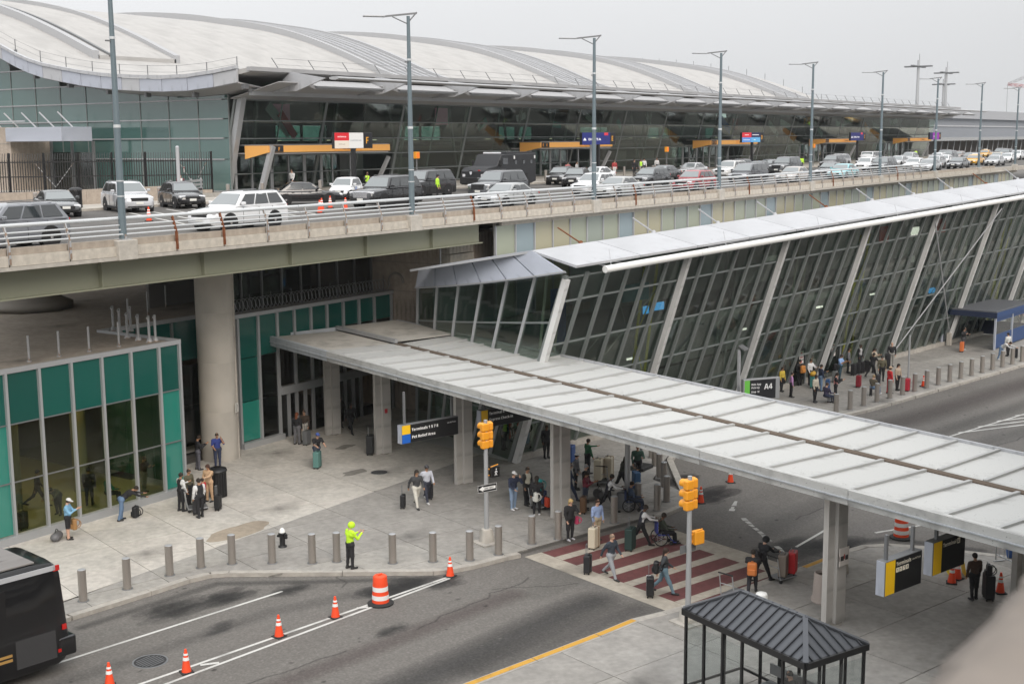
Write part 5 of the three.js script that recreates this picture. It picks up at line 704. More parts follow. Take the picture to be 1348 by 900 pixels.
// ================================================================ people (one body mesh each, feet on y = 0, facing +z)
function bodyField(bones, cell) { // surface nets over the smooth union of tapered capsules
  let lo = [9, 9, 9], hi = [-9, -9, -9];
  for (const b of bones) for (const [p, r] of [[b.a, b.ra], [b.b, b.rb]]) for (let k = 0; k < 3; k++) { lo[k] = Math.min(lo[k], p[k] - r - 2 * cell); hi[k] = Math.max(hi[k], p[k] + r + 2 * cell); }
  const n = [0, 1, 2].map((k) => Math.ceil((hi[k] - lo[k]) / cell) + 1), F = new Float32Array(n[0] * n[1] * n[2]).fill(1), id = (i, j, k) => i + n[0] * (j + n[1] * k), K = 0.025;
  const dist = (b, x, y, z) => { const dx = b.b[0] - b.a[0], dy = b.b[1] - b.a[1], dz = b.b[2] - b.a[2], L = dx * dx + dy * dy + dz * dz || 1e-6; let t = ((x - b.a[0]) * dx + (y - b.a[1]) * dy + (z - b.a[2]) * dz) / L; t = t < 0 ? 0 : t > 1 ? 1 : t; const ex = x - b.a[0] - t * dx, ey = y - b.a[1] - t * dy, ez = (z - b.a[2] - t * dz) * (b.flat || 1); return Math.sqrt(ex * ex + ey * ey + ez * ez) - (b.ra + (b.rb - b.ra) * t); };
  for (let k = 0; k < n[2]; k++) for (let j = 0; j < n[1]; j++) for (let i = 0; i < n[0]; i++) { const x = lo[0] + i * cell, y = lo[1] + j * cell, z = lo[2] + k * cell; let d = 1; for (const b of bones) { const e = dist(b, x, y, z); if (e > d + K) continue; const h = Math.max(K - Math.abs(d - e), 0) / K; d = Math.min(d, e) - h * h * K * 0.25; } F[id(i, j, k)] = d; }
  const vid = new Int32Array(F.length).fill(-1), P = [], O = [], I = [];
  for (let k = 0; k + 1 < n[2]; k++) for (let j = 0; j + 1 < n[1]; j++) for (let i = 0; i + 1 < n[0]; i++) {
    let c = 0, sx = 0, sy = 0, sz = 0; const v = [];
    for (let m = 0; m < 8; m++) v.push(F[id(i + (m & 1), j + ((m >> 1) & 1), k + (m >> 2))]);
    for (let a = 0; a < 8; a++) for (const s of [1, 2, 4]) { if (a & s) continue; const b = a | s; if ((v[a] < 0) === (v[b] < 0)) continue; const t = v[a] / (v[a] - v[b]); sx += (a & 1) + (s === 1 ? t : 0); sy += ((a >> 1) & 1) + (s === 2 ? t : 0); sz += (a >> 2) + (s === 4 ? t : 0); c++; }
    if (!c) continue; vid[id(i, j, k)] = P.length / 3; const x = lo[0] + (i + sx / c) * cell, y = lo[1] + (j + sy / c) * cell, z = lo[2] + (k + sz / c) * cell; P.push(x, y, z);
    let best = 9, o = 0; bones.forEach((b) => { const e = dist(b, x, y, z); if (e < best) { best = e; o = b.o; } }); O.push(o);
  }
  for (let k = 1; k + 1 < n[2]; k++) for (let j = 1; j + 1 < n[1]; j++) for (let i = 1; i + 1 < n[0]; i++) { const f = F[id(i, j, k)] < 0;
    for (const [di, dj, dk] of [[1, 0, 0], [0, 1, 0], [0, 0, 1]]) { const g = F[id(i + di, j + dj, k + dk)] < 0; if (f === g) continue; const q = di ? [[0, -1, -1], [0, 0, -1], [0, 0, 0], [0, -1, 0]] : dj ? [[-1, 0, -1], [-1, 0, 0], [0, 0, 0], [0, 0, -1]] : [[-1, -1, 0], [0, -1, 0], [0, 0, 0], [-1, 0, 0]]; const w = q.map(([a, b, c]) => vid[id(i + a, j + b, k + c)]); if (f) I.push(w[0], w[1], w[2], w[0], w[2], w[3]); else I.push(w[0], w[2], w[1], w[0], w[3], w[2]); } }
  return { P, O, I };
}
// pose: joints from a few angles; o: 0 shirt, 1 trousers, 2 skin, 3 shoe, 4 forearm (sleeve or skin), 5 shin (trousers or skin)
const POSES = { stand: {}, phone: { aL: [0.5, 0.15], eL: 1.7, aR: [0.45, 0.12], eR: 1.6, hd: 0.35 }, walk: { lL: 0.42, lR: -0.38, kL: 0.1, kR: 0.55, aL: [-0.35, 0.12], aR: [0.3, 0.12] }, pull: { lL: 0.34, lR: -0.3, kR: 0.45, aL: [-0.5, 0.2], eL: 0.15, aR: [0.2, 0.15], eR: 0.7 }, push: { lL: 0.36, lR: -0.36, kR: 0.4, tl: 0.2, aL: [0.75, 0.12], aR: [0.75, 0.12], eL: 0.55, eR: 0.55 }, sit: { sit: 1, aL: [0.35, 0.15], aR: [0.35, 0.15], eL: 1.0, eR: 1.0, hd: 0.25 }, bend: { tl: 0.95, aL: [1.0, 0.1], aR: [1.1, 0.1], eL: 0.2, eR: 0.2, hd: 0.1, lL: -0.1, lR: 0.12, kL: 0.15, kR: 0.25 }, reach: { aL: [0.15, 0.12], aR: [1.1, 0.2], eR: 0.45, eL: 0.2 }, talk: { aR: [0.5, 0.2], eR: 1.3, aL: [0.1, 0.15], eL: 0.3 }, phoneUp: { aR: [0.9, 0.2], eR: 2.2, aL: [0.2, 0.15], eL: 0.9, hd: 0.1 } };
const poseCache = {};
function poseGeo(name) {
  if (poseCache[name]) return poseCache[name];
  const p = { aL: [0.06, 0.14], aR: [0.06, 0.14], eL: 0.18, eR: 0.18, lL: 0.03, lR: -0.05, kL: 0.02, kR: 0.04, tl: 0.02, hd: 0.05, ...POSES[name] }, B = [], hip = p.sit ? 0.5 : 0.93 - 0.02 * (Math.abs(p.lL) + Math.abs(p.lR));
  const add = (a, b, ra, rb, o, flat) => B.push({ a, b, ra, rb, o, flat }), ct = Math.cos(p.tl), stt = Math.sin(p.tl), up = (h, x = 0, z = 0) => [x, hip + h * ct - z * stt, h * stt + z * ct];
  add([-0.07, hip, 0], [0.07, hip, 0], 0.125, 0.125, 1, 1.15); add(up(0.1), up(0.3), 0.135, 0.14, 0, 1.25); add(up(0.36, -0.1), up(0.36, 0.1), 0.115, 0.115, 0, 1.2); add(up(0.46, -0.14), up(0.46, 0.14), 0.062, 0.062, 0); add(up(0.5), up(0.57), 0.052, 0.05, 2);
  const head = up(0.57 + 0.11 * Math.cos(p.hd), 0, 0.02 + 0.1 * Math.sin(p.hd)); const hands = [];
  for (const s of [-1, 1]) { const A = s < 0 ? p.aL : p.aR, e = s < 0 ? p.eL : p.eR, l = s < 0 ? p.lL : p.lR, k = s < 0 ? p.kL : p.kR;
    const sh = up(0.45, s * 0.185), el = [sh[0] + s * Math.sin(A[1]) * 0.28, sh[1] - Math.cos(A[0]) * 0.28 * Math.cos(A[1]), sh[2] + Math.sin(A[0]) * 0.28], fa = A[0] + e, inw = -s * Math.min(0.1, e * 0.07), wr = [el[0] + inw, el[1] - Math.cos(fa) * 0.25, el[2] + Math.sin(fa) * 0.25], hd = [wr[0] + inw * 0.2, wr[1] - Math.cos(fa) * 0.08, wr[2] + Math.sin(fa) * 0.08];
    add(sh, el, 0.06, 0.048, 0); add(el, wr, 0.046, 0.036, 4); add(wr, hd, 0.034, 0.03, 2); hands.push({ hd, fa, s });
    const hp = [s * 0.085, hip - 0.02, 0], la = p.sit ? 1.45 : l, kn = [hp[0] + s * 0.01, hp[1] - Math.cos(la) * 0.42, hp[2] + Math.sin(la) * 0.42], sa = p.sit ? 0.1 : la - k; let an = [kn[0], kn[1] - Math.cos(sa) * 0.42, kn[2] + Math.sin(sa) * 0.42]; if (an[1] < 0.07) an[1] = 0.07;
    add(hp, kn, 0.092, 0.066, 1); add(kn, an, 0.064, 0.046, 5); const lift = Math.max(0, an[1] - 0.08); add([an[0], an[1] - 0.03, an[2] - 0.03], [an[0] + s * 0.015, Math.max(0.045, an[1] - 0.05 - lift * 0.3), an[2] + 0.15], 0.045, 0.04, 3);
  }
  const f = bodyField(B, 0.03), minY = Math.min(...f.P.filter((_, i) => i % 3 === 1));
  for (let i = 1; i < f.P.length; i += 3) f.P[i] -= minY;
  for (let i = 0; i < f.P.length; i += 3) f.P[i] *= 1.16;
  for (let i = 2; i < f.P.length; i += 3) f.P[i] *= 1.16;
  head[1] -= minY; head[2] *= 1.16; hands.forEach((h) => { h.hd[1] -= minY; h.hd[0] *= 1.16; h.hd[2] *= 1.16; });
  const g = new THREE.BufferGeometry(); g.setAttribute('position', new THREE.Float32BufferAttribute(f.P, 3)); g.setIndex(f.I); g.computeVertexNormals();
  { const nn = g.attributes.normal, pp = g.attributes.position; for (let i = 0; i < pp.count; i++) { const o = f.O[i], am = o === 2 || o === 3 ? 0 : 0.016, y = pp.getY(i), a = am * (vn(pp.getX(i) * 9 + 40, y * 16 + pp.getZ(i) * 7 + 30, 256) - 0.5); for (let k = 0; k < 3; k++) f.P[3 * i + k] += nn.array[3 * i + k] * a; } g.setAttribute('position', new THREE.Float32BufferAttribute(f.P, 3)); g.computeVertexNormals(); } // folds in the cloth
  // head with brow, nose, ears; five fingers per hand
  const X = []; const hg = new THREE.SphereGeometry(0.1, 16, 12); { const q = hg.attributes.position; for (let i = 0; i < q.count; i++) { let x = q.getX(i) * 0.8, y = q.getY(i) * 1.2, z = q.getZ(i) * 0.98; if (y < -0.03) { x *= 1 + (y + 0.03) * 2.2; z *= 1 + (y + 0.03) * 1.1; } q.setXYZ(i, x, y, z); } hg.computeVertexNormals(); } X.push([hg, 2]);
  X.push([new THREE.ConeGeometry(0.016, 0.045, 5).rotateX(-0.35).translate(0, -0.008, 0.1), 2]); for (const s of [-1, 1]) { X.push([new THREE.SphereGeometry(0.022, 6, 5).scale(0.5, 1.2, 0.9).translate(s * 0.08, 0, 0), 2]); X.push([new THREE.SphereGeometry(0.010, 6, 4).translate(s * 0.032, 0.014, 0.086), 6]); } X.push([new THREE.BoxGeometry(0.045, 0.009, 0.012).translate(0, -0.052, 0.085), 7]);
  for (const q of X) { q[0].rotateX(p.hd + p.tl * 0.6); q[0].translate(...head); }
  for (const { hd, fa, s } of hands) for (let i = 0; i < 5; i++) { const th = i === 4, L = th ? 0.05 : [0.07, 0.08, 0.075, 0.06][i], b = V(hd[0] + (th ? -s * 0.03 : -s * (i - 1.5) * 0.006), hd[1], hd[2] + (th ? 0.02 : (i - 1.5) * 0.018)), d1 = V(th ? -s * 0.5 : 0, -Math.cos(fa + 0.25), Math.sin(fa + 0.25)).normalize(), m = b.clone().addScaledVector(d1, L * 0.55), d2 = V(0, -Math.cos(fa + 0.9), Math.sin(fa + 0.9)); X.push([rod(b, m, 0.0095, 4), 2], [rod(m, m.clone().addScaledVector(d2, L * 0.45), 0.009, 4, 0.007), 2]); }
  let P = [...f.P], N = [...g.attributes.normal.array], O = [...f.O], I = [...f.I];
  for (const [q, o] of X) { const b = P.length / 3; P.push(...q.attributes.position.array); N.push(...q.attributes.normal.array); for (let i = 0; i < q.attributes.position.count; i++) O.push(o); if (q.index) for (const i of q.index.array) I.push(i + b); else for (let i = 0; i < q.attributes.position.count; i++) I.push(i + b); }
  return (poseCache[name] = { P: new Float32Array(P), N: new Float32Array(N), O, I, head, hip: hip - minY, tl: p.tl, hd: p.hd + p.tl * 0.6 });
}
const bodyMat = new THREE.MeshStandardMaterial({ vertexColors: true, roughness: 0.85 }), hairMats = {};
const SK = { l: [0.52, 0.32, 0.23], m: [0.36, 0.20, 0.12], d: [0.12, 0.06, 0.035] };
function person(label, x, z, ry, pose, shirt, trousers, o = {}) {
  const q = poseGeo(pose), g = thing('person', label, 'person', [x, o.y ?? 0.155, z], ry, o.group ?? 'people at the terminal'), sk = SK[o.skin ?? 'l'], shoe = o.shoe ?? [0.03, 0.03, 0.03];
  const cols = [shirt, trousers, sk, shoe, o.short ? sk : shirt, o.bare ? sk : trousers, [0.02, 0.015, 0.012], sk.map((c, i) => c * (i ? 0.6 : 0.85))], col = new Float32Array(q.O.length * 3);
  for (let i = 0; i < q.O.length; i++) { let c = cols[q.O[i]]; const y = q.P[3 * i + 1], zz = q.P[3 * i + 2]; if (o.vest && q.O[i] === 0 && Math.abs(q.P[3 * i]) < 0.15) c = o.vest; if (o.dress && (q.O[i] === 1 || (q.O[i] === 5 && y > 0.32))) c = shirt; col.set(c, 3 * i); }
  const geo = new THREE.BufferGeometry(); geo.setAttribute('position', new THREE.BufferAttribute(q.P, 3)); geo.setAttribute('normal', new THREE.BufferAttribute(q.N, 3)); geo.setAttribute('color', new THREE.BufferAttribute(col, 3)); geo.setIndex(q.I);
  part(g, 'body', geo, bodyMat); if (o.h) g.scale.setScalar(o.h / 1.74);
  const hc = o.hair ?? [0.02, 0.014, 0.01], hm = hairMats[hc] ??= mat(...hc, 0.8), H = (geo2) => geo2.rotateX(q.hd).translate(...q.head);
  if (o.hood) part(g, 'hood', H(new THREE.SphereGeometry(0.135, 14, 10, 0, 6.283, 0, 2.2).rotateX(-0.55)), mat(...shirt, 0.85));
  else if (o.cap) { const cm = mat(...o.cap, 0.8); part(g, 'cap', [H(new THREE.SphereGeometry(0.112, 14, 8, 0, 6.283, 0, 1.45).scale(0.9, 1.05, 1.02).translate(0, 0.015, -0.005)), H(new THREE.CylinderGeometry(0.075, 0.075, 0.012, 12).scale(1, 1, 1.1).translate(0, 0.035, 0.11))], cm); part(g, 'hair', H(new THREE.SphereGeometry(0.106, 12, 8, 0, 6.283, 1.1, 0.9).scale(0.86, 1.1, 0.98).rotateX(-0.5)), hm); }
  else if (o.long) part(g, 'hair', [H(new THREE.SphereGeometry(0.112, 14, 9, 0, 6.283, 0, 1.9).scale(0.9, 1.12, 1.02).rotateX(-0.5)), H(new THREE.CapsuleGeometry(0.07, 0.18, 4, 8).scale(1.15, 1, 0.6).translate(0, -0.12, -0.075))], hm);
  else if (!o.bald) part(g, 'hair', H(new THREE.SphereGeometry(0.109, 14, 9, 0, 6.283, 0, 1.75).scale(0.86, 1.14, 1.0).rotateX(-0.5)), hm);
  return g;
}
// ---------------------------------------------------------------- luggage
const lugM = {}; const lm = (c) => (lugM[c] ??= mat(...c, 0.5));
function suitcase(label, x, z, ry, col, h = 0.68, o = {}) {
  const g = thing(o.name ?? 'suitcase', label, o.cat ?? 'suitcase', [x, (o.y ?? 0.155), z], ry, o.group ?? 'luggage on the pavement'), w = h * 0.66, d = h * 0.38, m = lm(col), wh = 0.06;
  if (o.flat) g.rotation.z = PI / 2; part(g, 'shell', rbox(w, h, d, 0.045, 0, wh, 0, 2), m); for (const i of [-1, 0, 1]) part(g, 'ridge', rbox(0.03, h * 0.86, d + 0.014, 0.008, i * w * 0.27, wh + h * 0.07, 0), m);
  for (const sx of [-1, 1]) for (const sz of [-1, 1]) part(g, 'wheel', cyl(0.03, 0.03, 0.03, 0, 0, 0, 10).rotateZ(PI / 2).translate(sx * w * 0.38, 0.03, sz * d * 0.33), M.rubber);
  const hh = o.low ? 0.06 : 0.38; part(g, 'handle', [box(0.018, hh, 0.018, -0.09, wh + h, -d * 0.2), box(0.018, hh, 0.018, 0.09, wh + h, -d * 0.2), rbox(0.22, 0.03, 0.03, 0.01, 0, wh + h + hh, -d * 0.2)], M.aluDark); if (o.band) part(g, 'strap', rbox(0.05, h + 0.014, d + 0.02, 0.01, w * 0.2, wh - 0.005, 0), lm(o.band)); part(g, 'grip', rbox(0.2, 0.025, 0.03, 0.01, 0, wh + h + 0.005, d * 0.2), M.black);
  return g;
}
function bag(label, x, y, z, ry, col, s = 1, o = {}) { const g = thing(o.name ?? 'backpack', label, o.cat ?? 'backpack', [x, y, z], ry, o.group ?? 'bags'), m = lm(col); part(g, 'main_body', rbox(0.32 * s, 0.46 * s, 0.2 * s, 0.07 * s, 0, 0, 0, 2), m); part(g, 'pocket', rbox(0.24 * s, 0.2 * s, 0.08 * s, 0.03 * s, 0, 0.05 * s, -0.12 * s, 2), m); for (const q of [-1, 1]) part(g, 'strap', new THREE.TorusGeometry(0.17 * s, 0.018 * s, 5, 10, PI).rotateZ(-PI / 2).rotateY(-PI / 2).translate(q * 0.09 * s, 0.24 * s, 0.09 * s), m); part(g, 'top_loop', new THREE.TorusGeometry(0.04 * s, 0.01, 5, 8, PI).translate(0, 0.46 * s, 0), m); return g; }
function duffel(label, x, y, z, ry, col, s = 1) { const g = thing('duffel_bag', label, 'bag', [x, y, z], ry, 'bags'), m = lm(col); part(g, 'main_body', new THREE.CapsuleGeometry(0.16 * s, 0.3 * s, 4, 12).rotateZ(PI / 2).scale(1, 0.9, 1).translate(0, 0.145 * s, 0), m); part(g, 'handle', new THREE.TorusGeometry(0.13 * s, 0.016, 5, 12, PI).translate(0, 0.26 * s, 0), M.black); part(g, 'zip', box(0.4 * s, 0.012, 0.02, 0, 0.285 * s, 0), M.aluDark); return g; }
function luggageCart(label, x, z, ry) { const g = thing('luggage_cart', label, 'luggage cart', [x, 0.155, z], ry, 'luggage carts'); part(g, 'frame', [rod(V(-0.28, 0.15, 0.45), V(-0.28, 0.15, -0.4), 0.02), rod(V(0.28, 0.15, 0.45), V(0.28, 0.15, -0.4), 0.02), rod(V(-0.28, 0.15, -0.4), V(-0.26, 1.0, -0.55), 0.02), rod(V(0.28, 0.15, -0.4), V(0.26, 1.0, -0.55), 0.02), rod(V(-0.26, 0.6, -0.48), V(0.26, 0.6, -0.48), 0.015)], M.alu); part(g, 'handle', rod(V(-0.3, 1.0, -0.56), V(0.3, 1.0, -0.56), 0.025), M.rubber); part(g, 'tray', box(0.56, 0.03, 0.85, 0, 0.16, 0.02), M.aluDark); for (const [a, b] of [[-0.25, -0.35], [0.25, -0.35], [0, 0.42]]) part(g, 'wheel', cyl(0.07, 0.07, 0.04, 0, 0, 0, 12).rotateZ(PI / 2).translate(a, 0.07, b), M.rubber); return g; }
function wheelchair(label, x, z, ry, col) { const g = thing('wheelchair', label, 'wheelchair', [x, 0.155, z], ry, 'wheelchairs'), m = mat(...col, 0.5); part(g, 'seat', rbox(0.46, 0.06, 0.46, 0.02, 0, 0.40, 0), m); part(g, 'backrest', rbox(0.46, 0.5, 0.05, 0.02, 0, 0.46, -0.24), m); for (const s of [-1, 1]) { const w = part(g, 'wheel', new THREE.TorusGeometry(0.27, 0.022, 6, 20).rotateY(PI / 2).translate(s * 0.28, 0.29, -0.12), M.rubber); part(w, 'spokes', [0, 1, 2].map((i) => box(0.01, 0.52, 0.015, 0, -0.26, 0).rotateX(i * 1.05).translate(s * 0.28, 0.29, -0.12)), M.alu); part(g, 'caster', cyl(0.08, 0.08, 0.03, 0, 0, 0, 12).rotateZ(PI / 2).translate(s * 0.2, 0.08, 0.32), M.rubber); part(g, 'armrest', [box(0.05, 0.04, 0.36, s * 0.25, 0.66, 0), box(0.02, 0.26, 0.02, s * 0.25, 0.42, 0.14)], M.black); part(g, 'push_handle', rod(V(s * 0.2, 0.95, -0.25), V(s * 0.2, 0.98, -0.42), 0.018), M.rubber); part(g, 'footrest', [rod(V(s * 0.14, 0.4, 0.22), V(s * 0.14, 0.1, 0.42), 0.015), box(0.13, 0.02, 0.16, s * 0.13, 0.09, 0.46)], m); } return g; }
const K = [0.014, 0.014, 0.016], NV = [0.022, 0.03, 0.06], JE = [0.12, 0.19, 0.30], WH = [0.62, 0.62, 0.62], TN = [0.48, 0.33, 0.2], GY = [0.16, 0.16, 0.165], OL = [0.10, 0.09, 0.055], RE = [0.45, 0.025, 0.03], BL = [0.05, 0.09, 0.30], LB = [0.22, 0.42, 0.62], TE = [0.06, 0.24, 0.22], BG = [0.58, 0.52, 0.40], WHs = [0.6, 0.6, 0.6];
// heading h: direction (dx, dz) a person faces
const fc = (dx, dz) => Math.atan2(dx, dz);
// kerbside by the green glass
person('person in pale blue hoodie, black shorts and white cap beside the glass wall', 31.1, -43.0, fc(0.6, 0.8), 'phone', [0.20, 0.40, 0.58], K, { bare: 1, cap: WH, skin: 'l' }); duffel('grey duffel bag on the ground beside the person in blue hoodie', 30.75, 0.155, -43.3, 0.6, [0.13, 0.13, 0.135], 1.2); bag('tan backpack hanging low beside the person in black shorts', 31.45, 0.45, -43.1, 1.2, [0.35, 0.19, 0.07], 1.0);
person('person in black top and jeans bending over a bag by the glass wall', 34.0, -43.3, fc(0.9, 0.4), 'bend', K, JE, { skin: 'm' }); bag('black backpack on the ground below the bending person', 34.6, 0.155, -43.15, 0.4, K, 1.1);
person('porter in white shirt and black waistcoat leaning to a luggage cart', 36.3, -42.2, fc(0.95, 0.2), 'talk', WH, K, { vest: K, skin: 'm' }); person('person in olive jacket in the group at the luggage cart', 37.1, -42.6, fc(0.1, 1), 'stand', OL, K, { skin: 'm', h: 1.68 }); person('porter in white shirt and black waistcoat seen from behind', 36.1, -40.8, fc(0.2, -1), 'stand', WH, K, { vest: K, skin: 'm' }); person('person in long tan dress beside the black litter bin', 38.0, -42.3, fc(-0.9, 0.1), 'reach', [0.50, 0.33, 0.20], [0.50, 0.33, 0.20], { dress: 1, long: 1, skin: 'm', hair: [0.05, 0.02, 0.012] }); person('child in red top within the group at the luggage cart', 37.2, -41.8, fc(-0.2, -1), 'stand', RE, K, { h: 1.35, skin: 'm' });
luggageCart('luggage cart loaded with black cases amid the porters', 36.75, -41.75, 1.0); suitcase('black suitcase standing on the porters luggage cart', 36.7, -41.6, 1.0, [0.02, 0.02, 0.022], 0.62, { low: 1, y: 0.36 }); suitcase('black suitcase with pale frame beside the luggage cart', 36.35, -41.35, 0.8, [0.03, 0.03, 0.033], 0.66, { low: 1 }); suitcase('black soft suitcase standing before the tan dress', 37.3, -41.0, 0.5, [0.014, 0.014, 0.015], 0.62); suitcase('small black case tucked behind another near the tan dress', 37.6, -41.4, 0.5, [0.016, 0.016, 0.018], 0.5);
person('person in dark jacket standing between the glass and concrete column', 41.6, -47.0, fc(0.8, 0.5), 'phone', [0.02, 0.02, 0.024], [0.1, 0.1, 0.12], { skin: 'm' }); person('person in royal blue shirt leaning at the concrete column', 42.5, -46.6, fc(-0.5, 0.8), 'phoneUp', [0.03, 0.05, 0.22], [0.03, 0.04, 0.08], { skin: 'm', short: 1 });
// entrance
person('person with reddish hair in black at the entrance doors', 48.1, -46.6, fc(0.9, -0.2), 'stand', K, [0.12, 0.12, 0.13], { long: 1, hair: [0.16, 0.05, 0.02] }); person('person in dark brown jacket and pale trousers at the entrance', 48.8, -46.7, fc(-0.8, 0.3), 'stand', [0.05, 0.035, 0.025], [0.5, 0.48, 0.44], { hair: [0.02, 0.015, 0.01], skin: 'm' }); suitcase('grey suitcase by the two people at the entrance doors', 48.3, -46.1, 0.2, [0.12, 0.125, 0.13], 0.72);
person('person in black vest top and blue cap behind a teal suitcase', 45.4, -42.7, fc(-0.4, 0.9), 'push', K, [0.04, 0.06, 0.10], { cap: BL, bare: 0, short: 1, shoe: WHs }); suitcase('teal hard-shell suitcase pushed by the person in blue cap', 45.0, -42.3, 0.4, [0.10, 0.22, 0.20], 0.78, { band: [0.02, 0.04, 0.04] });
person('person in black within the dark doorway', 52.6, -47.6, fc(-0.3, 1), 'walk', [0.03, 0.025, 0.025], K, { skin: 'm' }); person('person behind the second canopy column with a tall black case', 49.9, -42.0, fc(0.6, 0.5), 'stand', [0.05, 0.05, 0.06], K, {}); suitcase('tall black case beside the second canopy column', 48.5, -41.9, 0.6, [0.016, 0.017, 0.018], 0.95);
// middle pavement
person('person in dark jacket and cream trousers walking beside a grey shirt', 42.3, -33.95, fc(-0.45, 0.9), 'pull', [0.05, 0.052, 0.055], [0.56, 0.54, 0.48], { skin: 'm', long: 1 }); person('person in pale grey shirt, navy trousers and flat cap', 43.2, -34.1, fc(-0.45, 0.9), 'pull', [0.50, 0.52, 0.58], [0.035, 0.04, 0.06], { skin: 'm', cap: [0.05, 0.05, 0.055], shoe: WHs }); suitcase('small black case rolled by the person in cream trousers', 41.9, -34.4, 0.5, K, 0.55); suitcase('black case rolled by the person in flat cap', 43.7, -34.3, 0.5, [0.015, 0.015, 0.02], 0.6);
person('worker in lime high-visibility hooded jacket on the kerb', 34.6, -31.0, fc(0.9, 0.3), 'phone', [0.50, 0.80, 0.03], [0.02, 0.02, 0.022], { hood: 1, h: 1.82 });
person('person in navy hooded top, jeans and white cap', 44.3, -30.2, fc(-0.3, 0.95), 'phoneUp', NV, [0.22, 0.30, 0.42], { cap: WH, shoe: WHs }); person('person in black and white jacket behind a luggage cart', 45.2, -30.1, fc(-0.2, 1), 'stand', [0.03, 0.03, 0.03], K, { vest: [0.5, 0.48, 0.4], skin: 'm' }); person('person in black coat carrying a white shoulder bag', 44.15, -28.9, fc(0.8, -0.5), 'stand', K, K, { long: 1, skin: 'm', shoe: WHs }); bag('white shoulder bag at the side of the person in black', 43.85, 0.85, -28.75, 0.8, [0.6, 0.6, 0.56], 0.85, { name: 'shoulder_bag', cat: 'bag' });
luggageCart('luggage cart stacked with teal, navy and red bags', 45.1, -29.25, 1.2); suitcase('navy suitcase with white and red band lying on a cart', 45.05, -29.2, 1.2, [0.03, 0.045, 0.10], 0.6, { low: 1, y: 0.36, band: [0.5, 0.05, 0.03] }); bag('teal holdall heaped on top of a navy suitcase', 44.95, 1.0, -29.3, 1.0, [0.02, 0.26, 0.26], 1.1, { name: 'holdall', cat: 'bag' }); suitcase('orange-red case at the foot of the loaded cart', 44.75, -28.75, 1.2, [0.6, 0.07, 0.03], 0.42, { low: 1, y: 0.34 });
person('attendant in high-visibility waistcoat amid luggage by the barrier', 53.0, -36.7, fc(-0.2, 1), 'stand', [0.10, 0.12, 0.2], [0.02, 0.025, 0.05], { vest: [0.45, 0.75, 0.06], skin: 'm' }); luggageCart('luggage cart by the barrier with yellow and blue bags', 53.8, -36.1, 0.4); suitcase('blue case on the cart by the barrier', 53.95, -35.9, 0.4, [0.03, 0.16, 0.32], 0.6, { low: 1, y: 0.36 }); suitcase('yellow case on the cart by the barrier', 53.55, -35.95, 0.4, [0.55, 0.30, 0.02], 0.55, { low: 1, y: 0.36 }); bag('black sack on top of the cart by the barrier', 53.85, 0.95, -35.9, 0.4, K, 1.2); person('person in green top bent behind the cart by the barrier', 54.2, -36.9, fc(-0.3, 1), 'push', [0.05, 0.22, 0.13], K, { skin: 'd' });
person('person in black coat beside the fourth canopy column', 52.7, -33.9, fc(-0.5, 0.7), 'stand', K, K, { skin: 'd' }); suitcase('blue suitcase standing behind the fourth canopy column', 52.6, -32.4, 0.2, [0.04, 0.09, 0.25], 0.82, { low: 1 });
person('person in navy overalls beside the fourth canopy column', 46.8, -28.9, fc(0.5, 0.8), 'walk', [0.035, 0.055, 0.10], [0.035, 0.05, 0.09], { hair: [0.12, 0.10, 0.09] }); person('person in green hooded top reaching over a cream case', 51.2, -30.6, fc(0.75, 0.5), 'reach', [0.03, 0.12, 0.06], K, { skin: 'm' }); suitcase('large cream case with brown straps on a trolley', 49.7, -29.1, 0.3, BG, 0.95, { low: 1, y: 0.4, band: [0.22, 0.10, 0.04] }); suitcase('second cream case with brown straps on the same trolley', 50.3, -28.9, 0.3, [0.55, 0.49, 0.38], 0.95, { low: 1, y: 0.4, band: [0.22, 0.10, 0.04] }); luggageCart('trolley under the two cream cases', 50.0, -28.95, 1.8);
person('grey-haired person in black with a pink bag and beige trousers', 47.0, -28.2, fc(0.1, 1), 'stand', K, [0.50, 0.46, 0.38], { hair: [0.3, 0.3, 0.3] }); bag('pink shoulder bag on the grey-haired person', 46.75, 0.95, -28.0, 0.2, [0.55, 0.10, 0.16], 0.75, { name: 'shoulder_bag', cat: 'bag' }); duffel('grey duffel bag beside the grey-haired person', 47.75, 0.155, -27.9, 0.9, [0.07, 0.07, 0.072], 1.5); person('person with tied dark hair pushing a blue case', 49.2, -27.6, fc(0.7, 0.6), 'push', [0.05, 0.055, 0.045], K, { long: 1, skin: 'm' }); suitcase('blue ribbed suitcase pushed by the person with tied hair', 50.0, -27.3, 0.8, [0.05, 0.13, 0.26], 0.78);
person('attendant in black waistcoat and white sleeves pushing a wheelchair', 46.2, -26.6, fc(0.6, 0.75), 'push', WH, K, { vest: [0.02, 0.02, 0.03], skin: 'd' }); wheelchair('wheelchair with a passenger in blue jacket', 46.95, -25.9, fc(0.6, 0.75), [0.03, 0.05, 0.12]); person('passenger in blue jacket sitting in a wheelchair', 46.95, -25.9, fc(0.6, 0.75), 'sit', [0.035, 0.055, 0.10], [0.03, 0.04, 0.07], { skin: 'm', shoe: WHs });
person('fair-haired person in black holding a cup and pink bag', 42.0, -25.9, fc(-0.5, 0.9), 'talk', K, K, { hair: [0.4, 0.28, 0.12], long: 1, shoe: [0.4, 0.4, 0.42] }); bag('pink handbag on the arm of the fair-haired person', 42.35, 0.75, -25.8, 0.4, [0.5, 0.05, 0.13], 0.7, { name: 'handbag', cat: 'bag' });
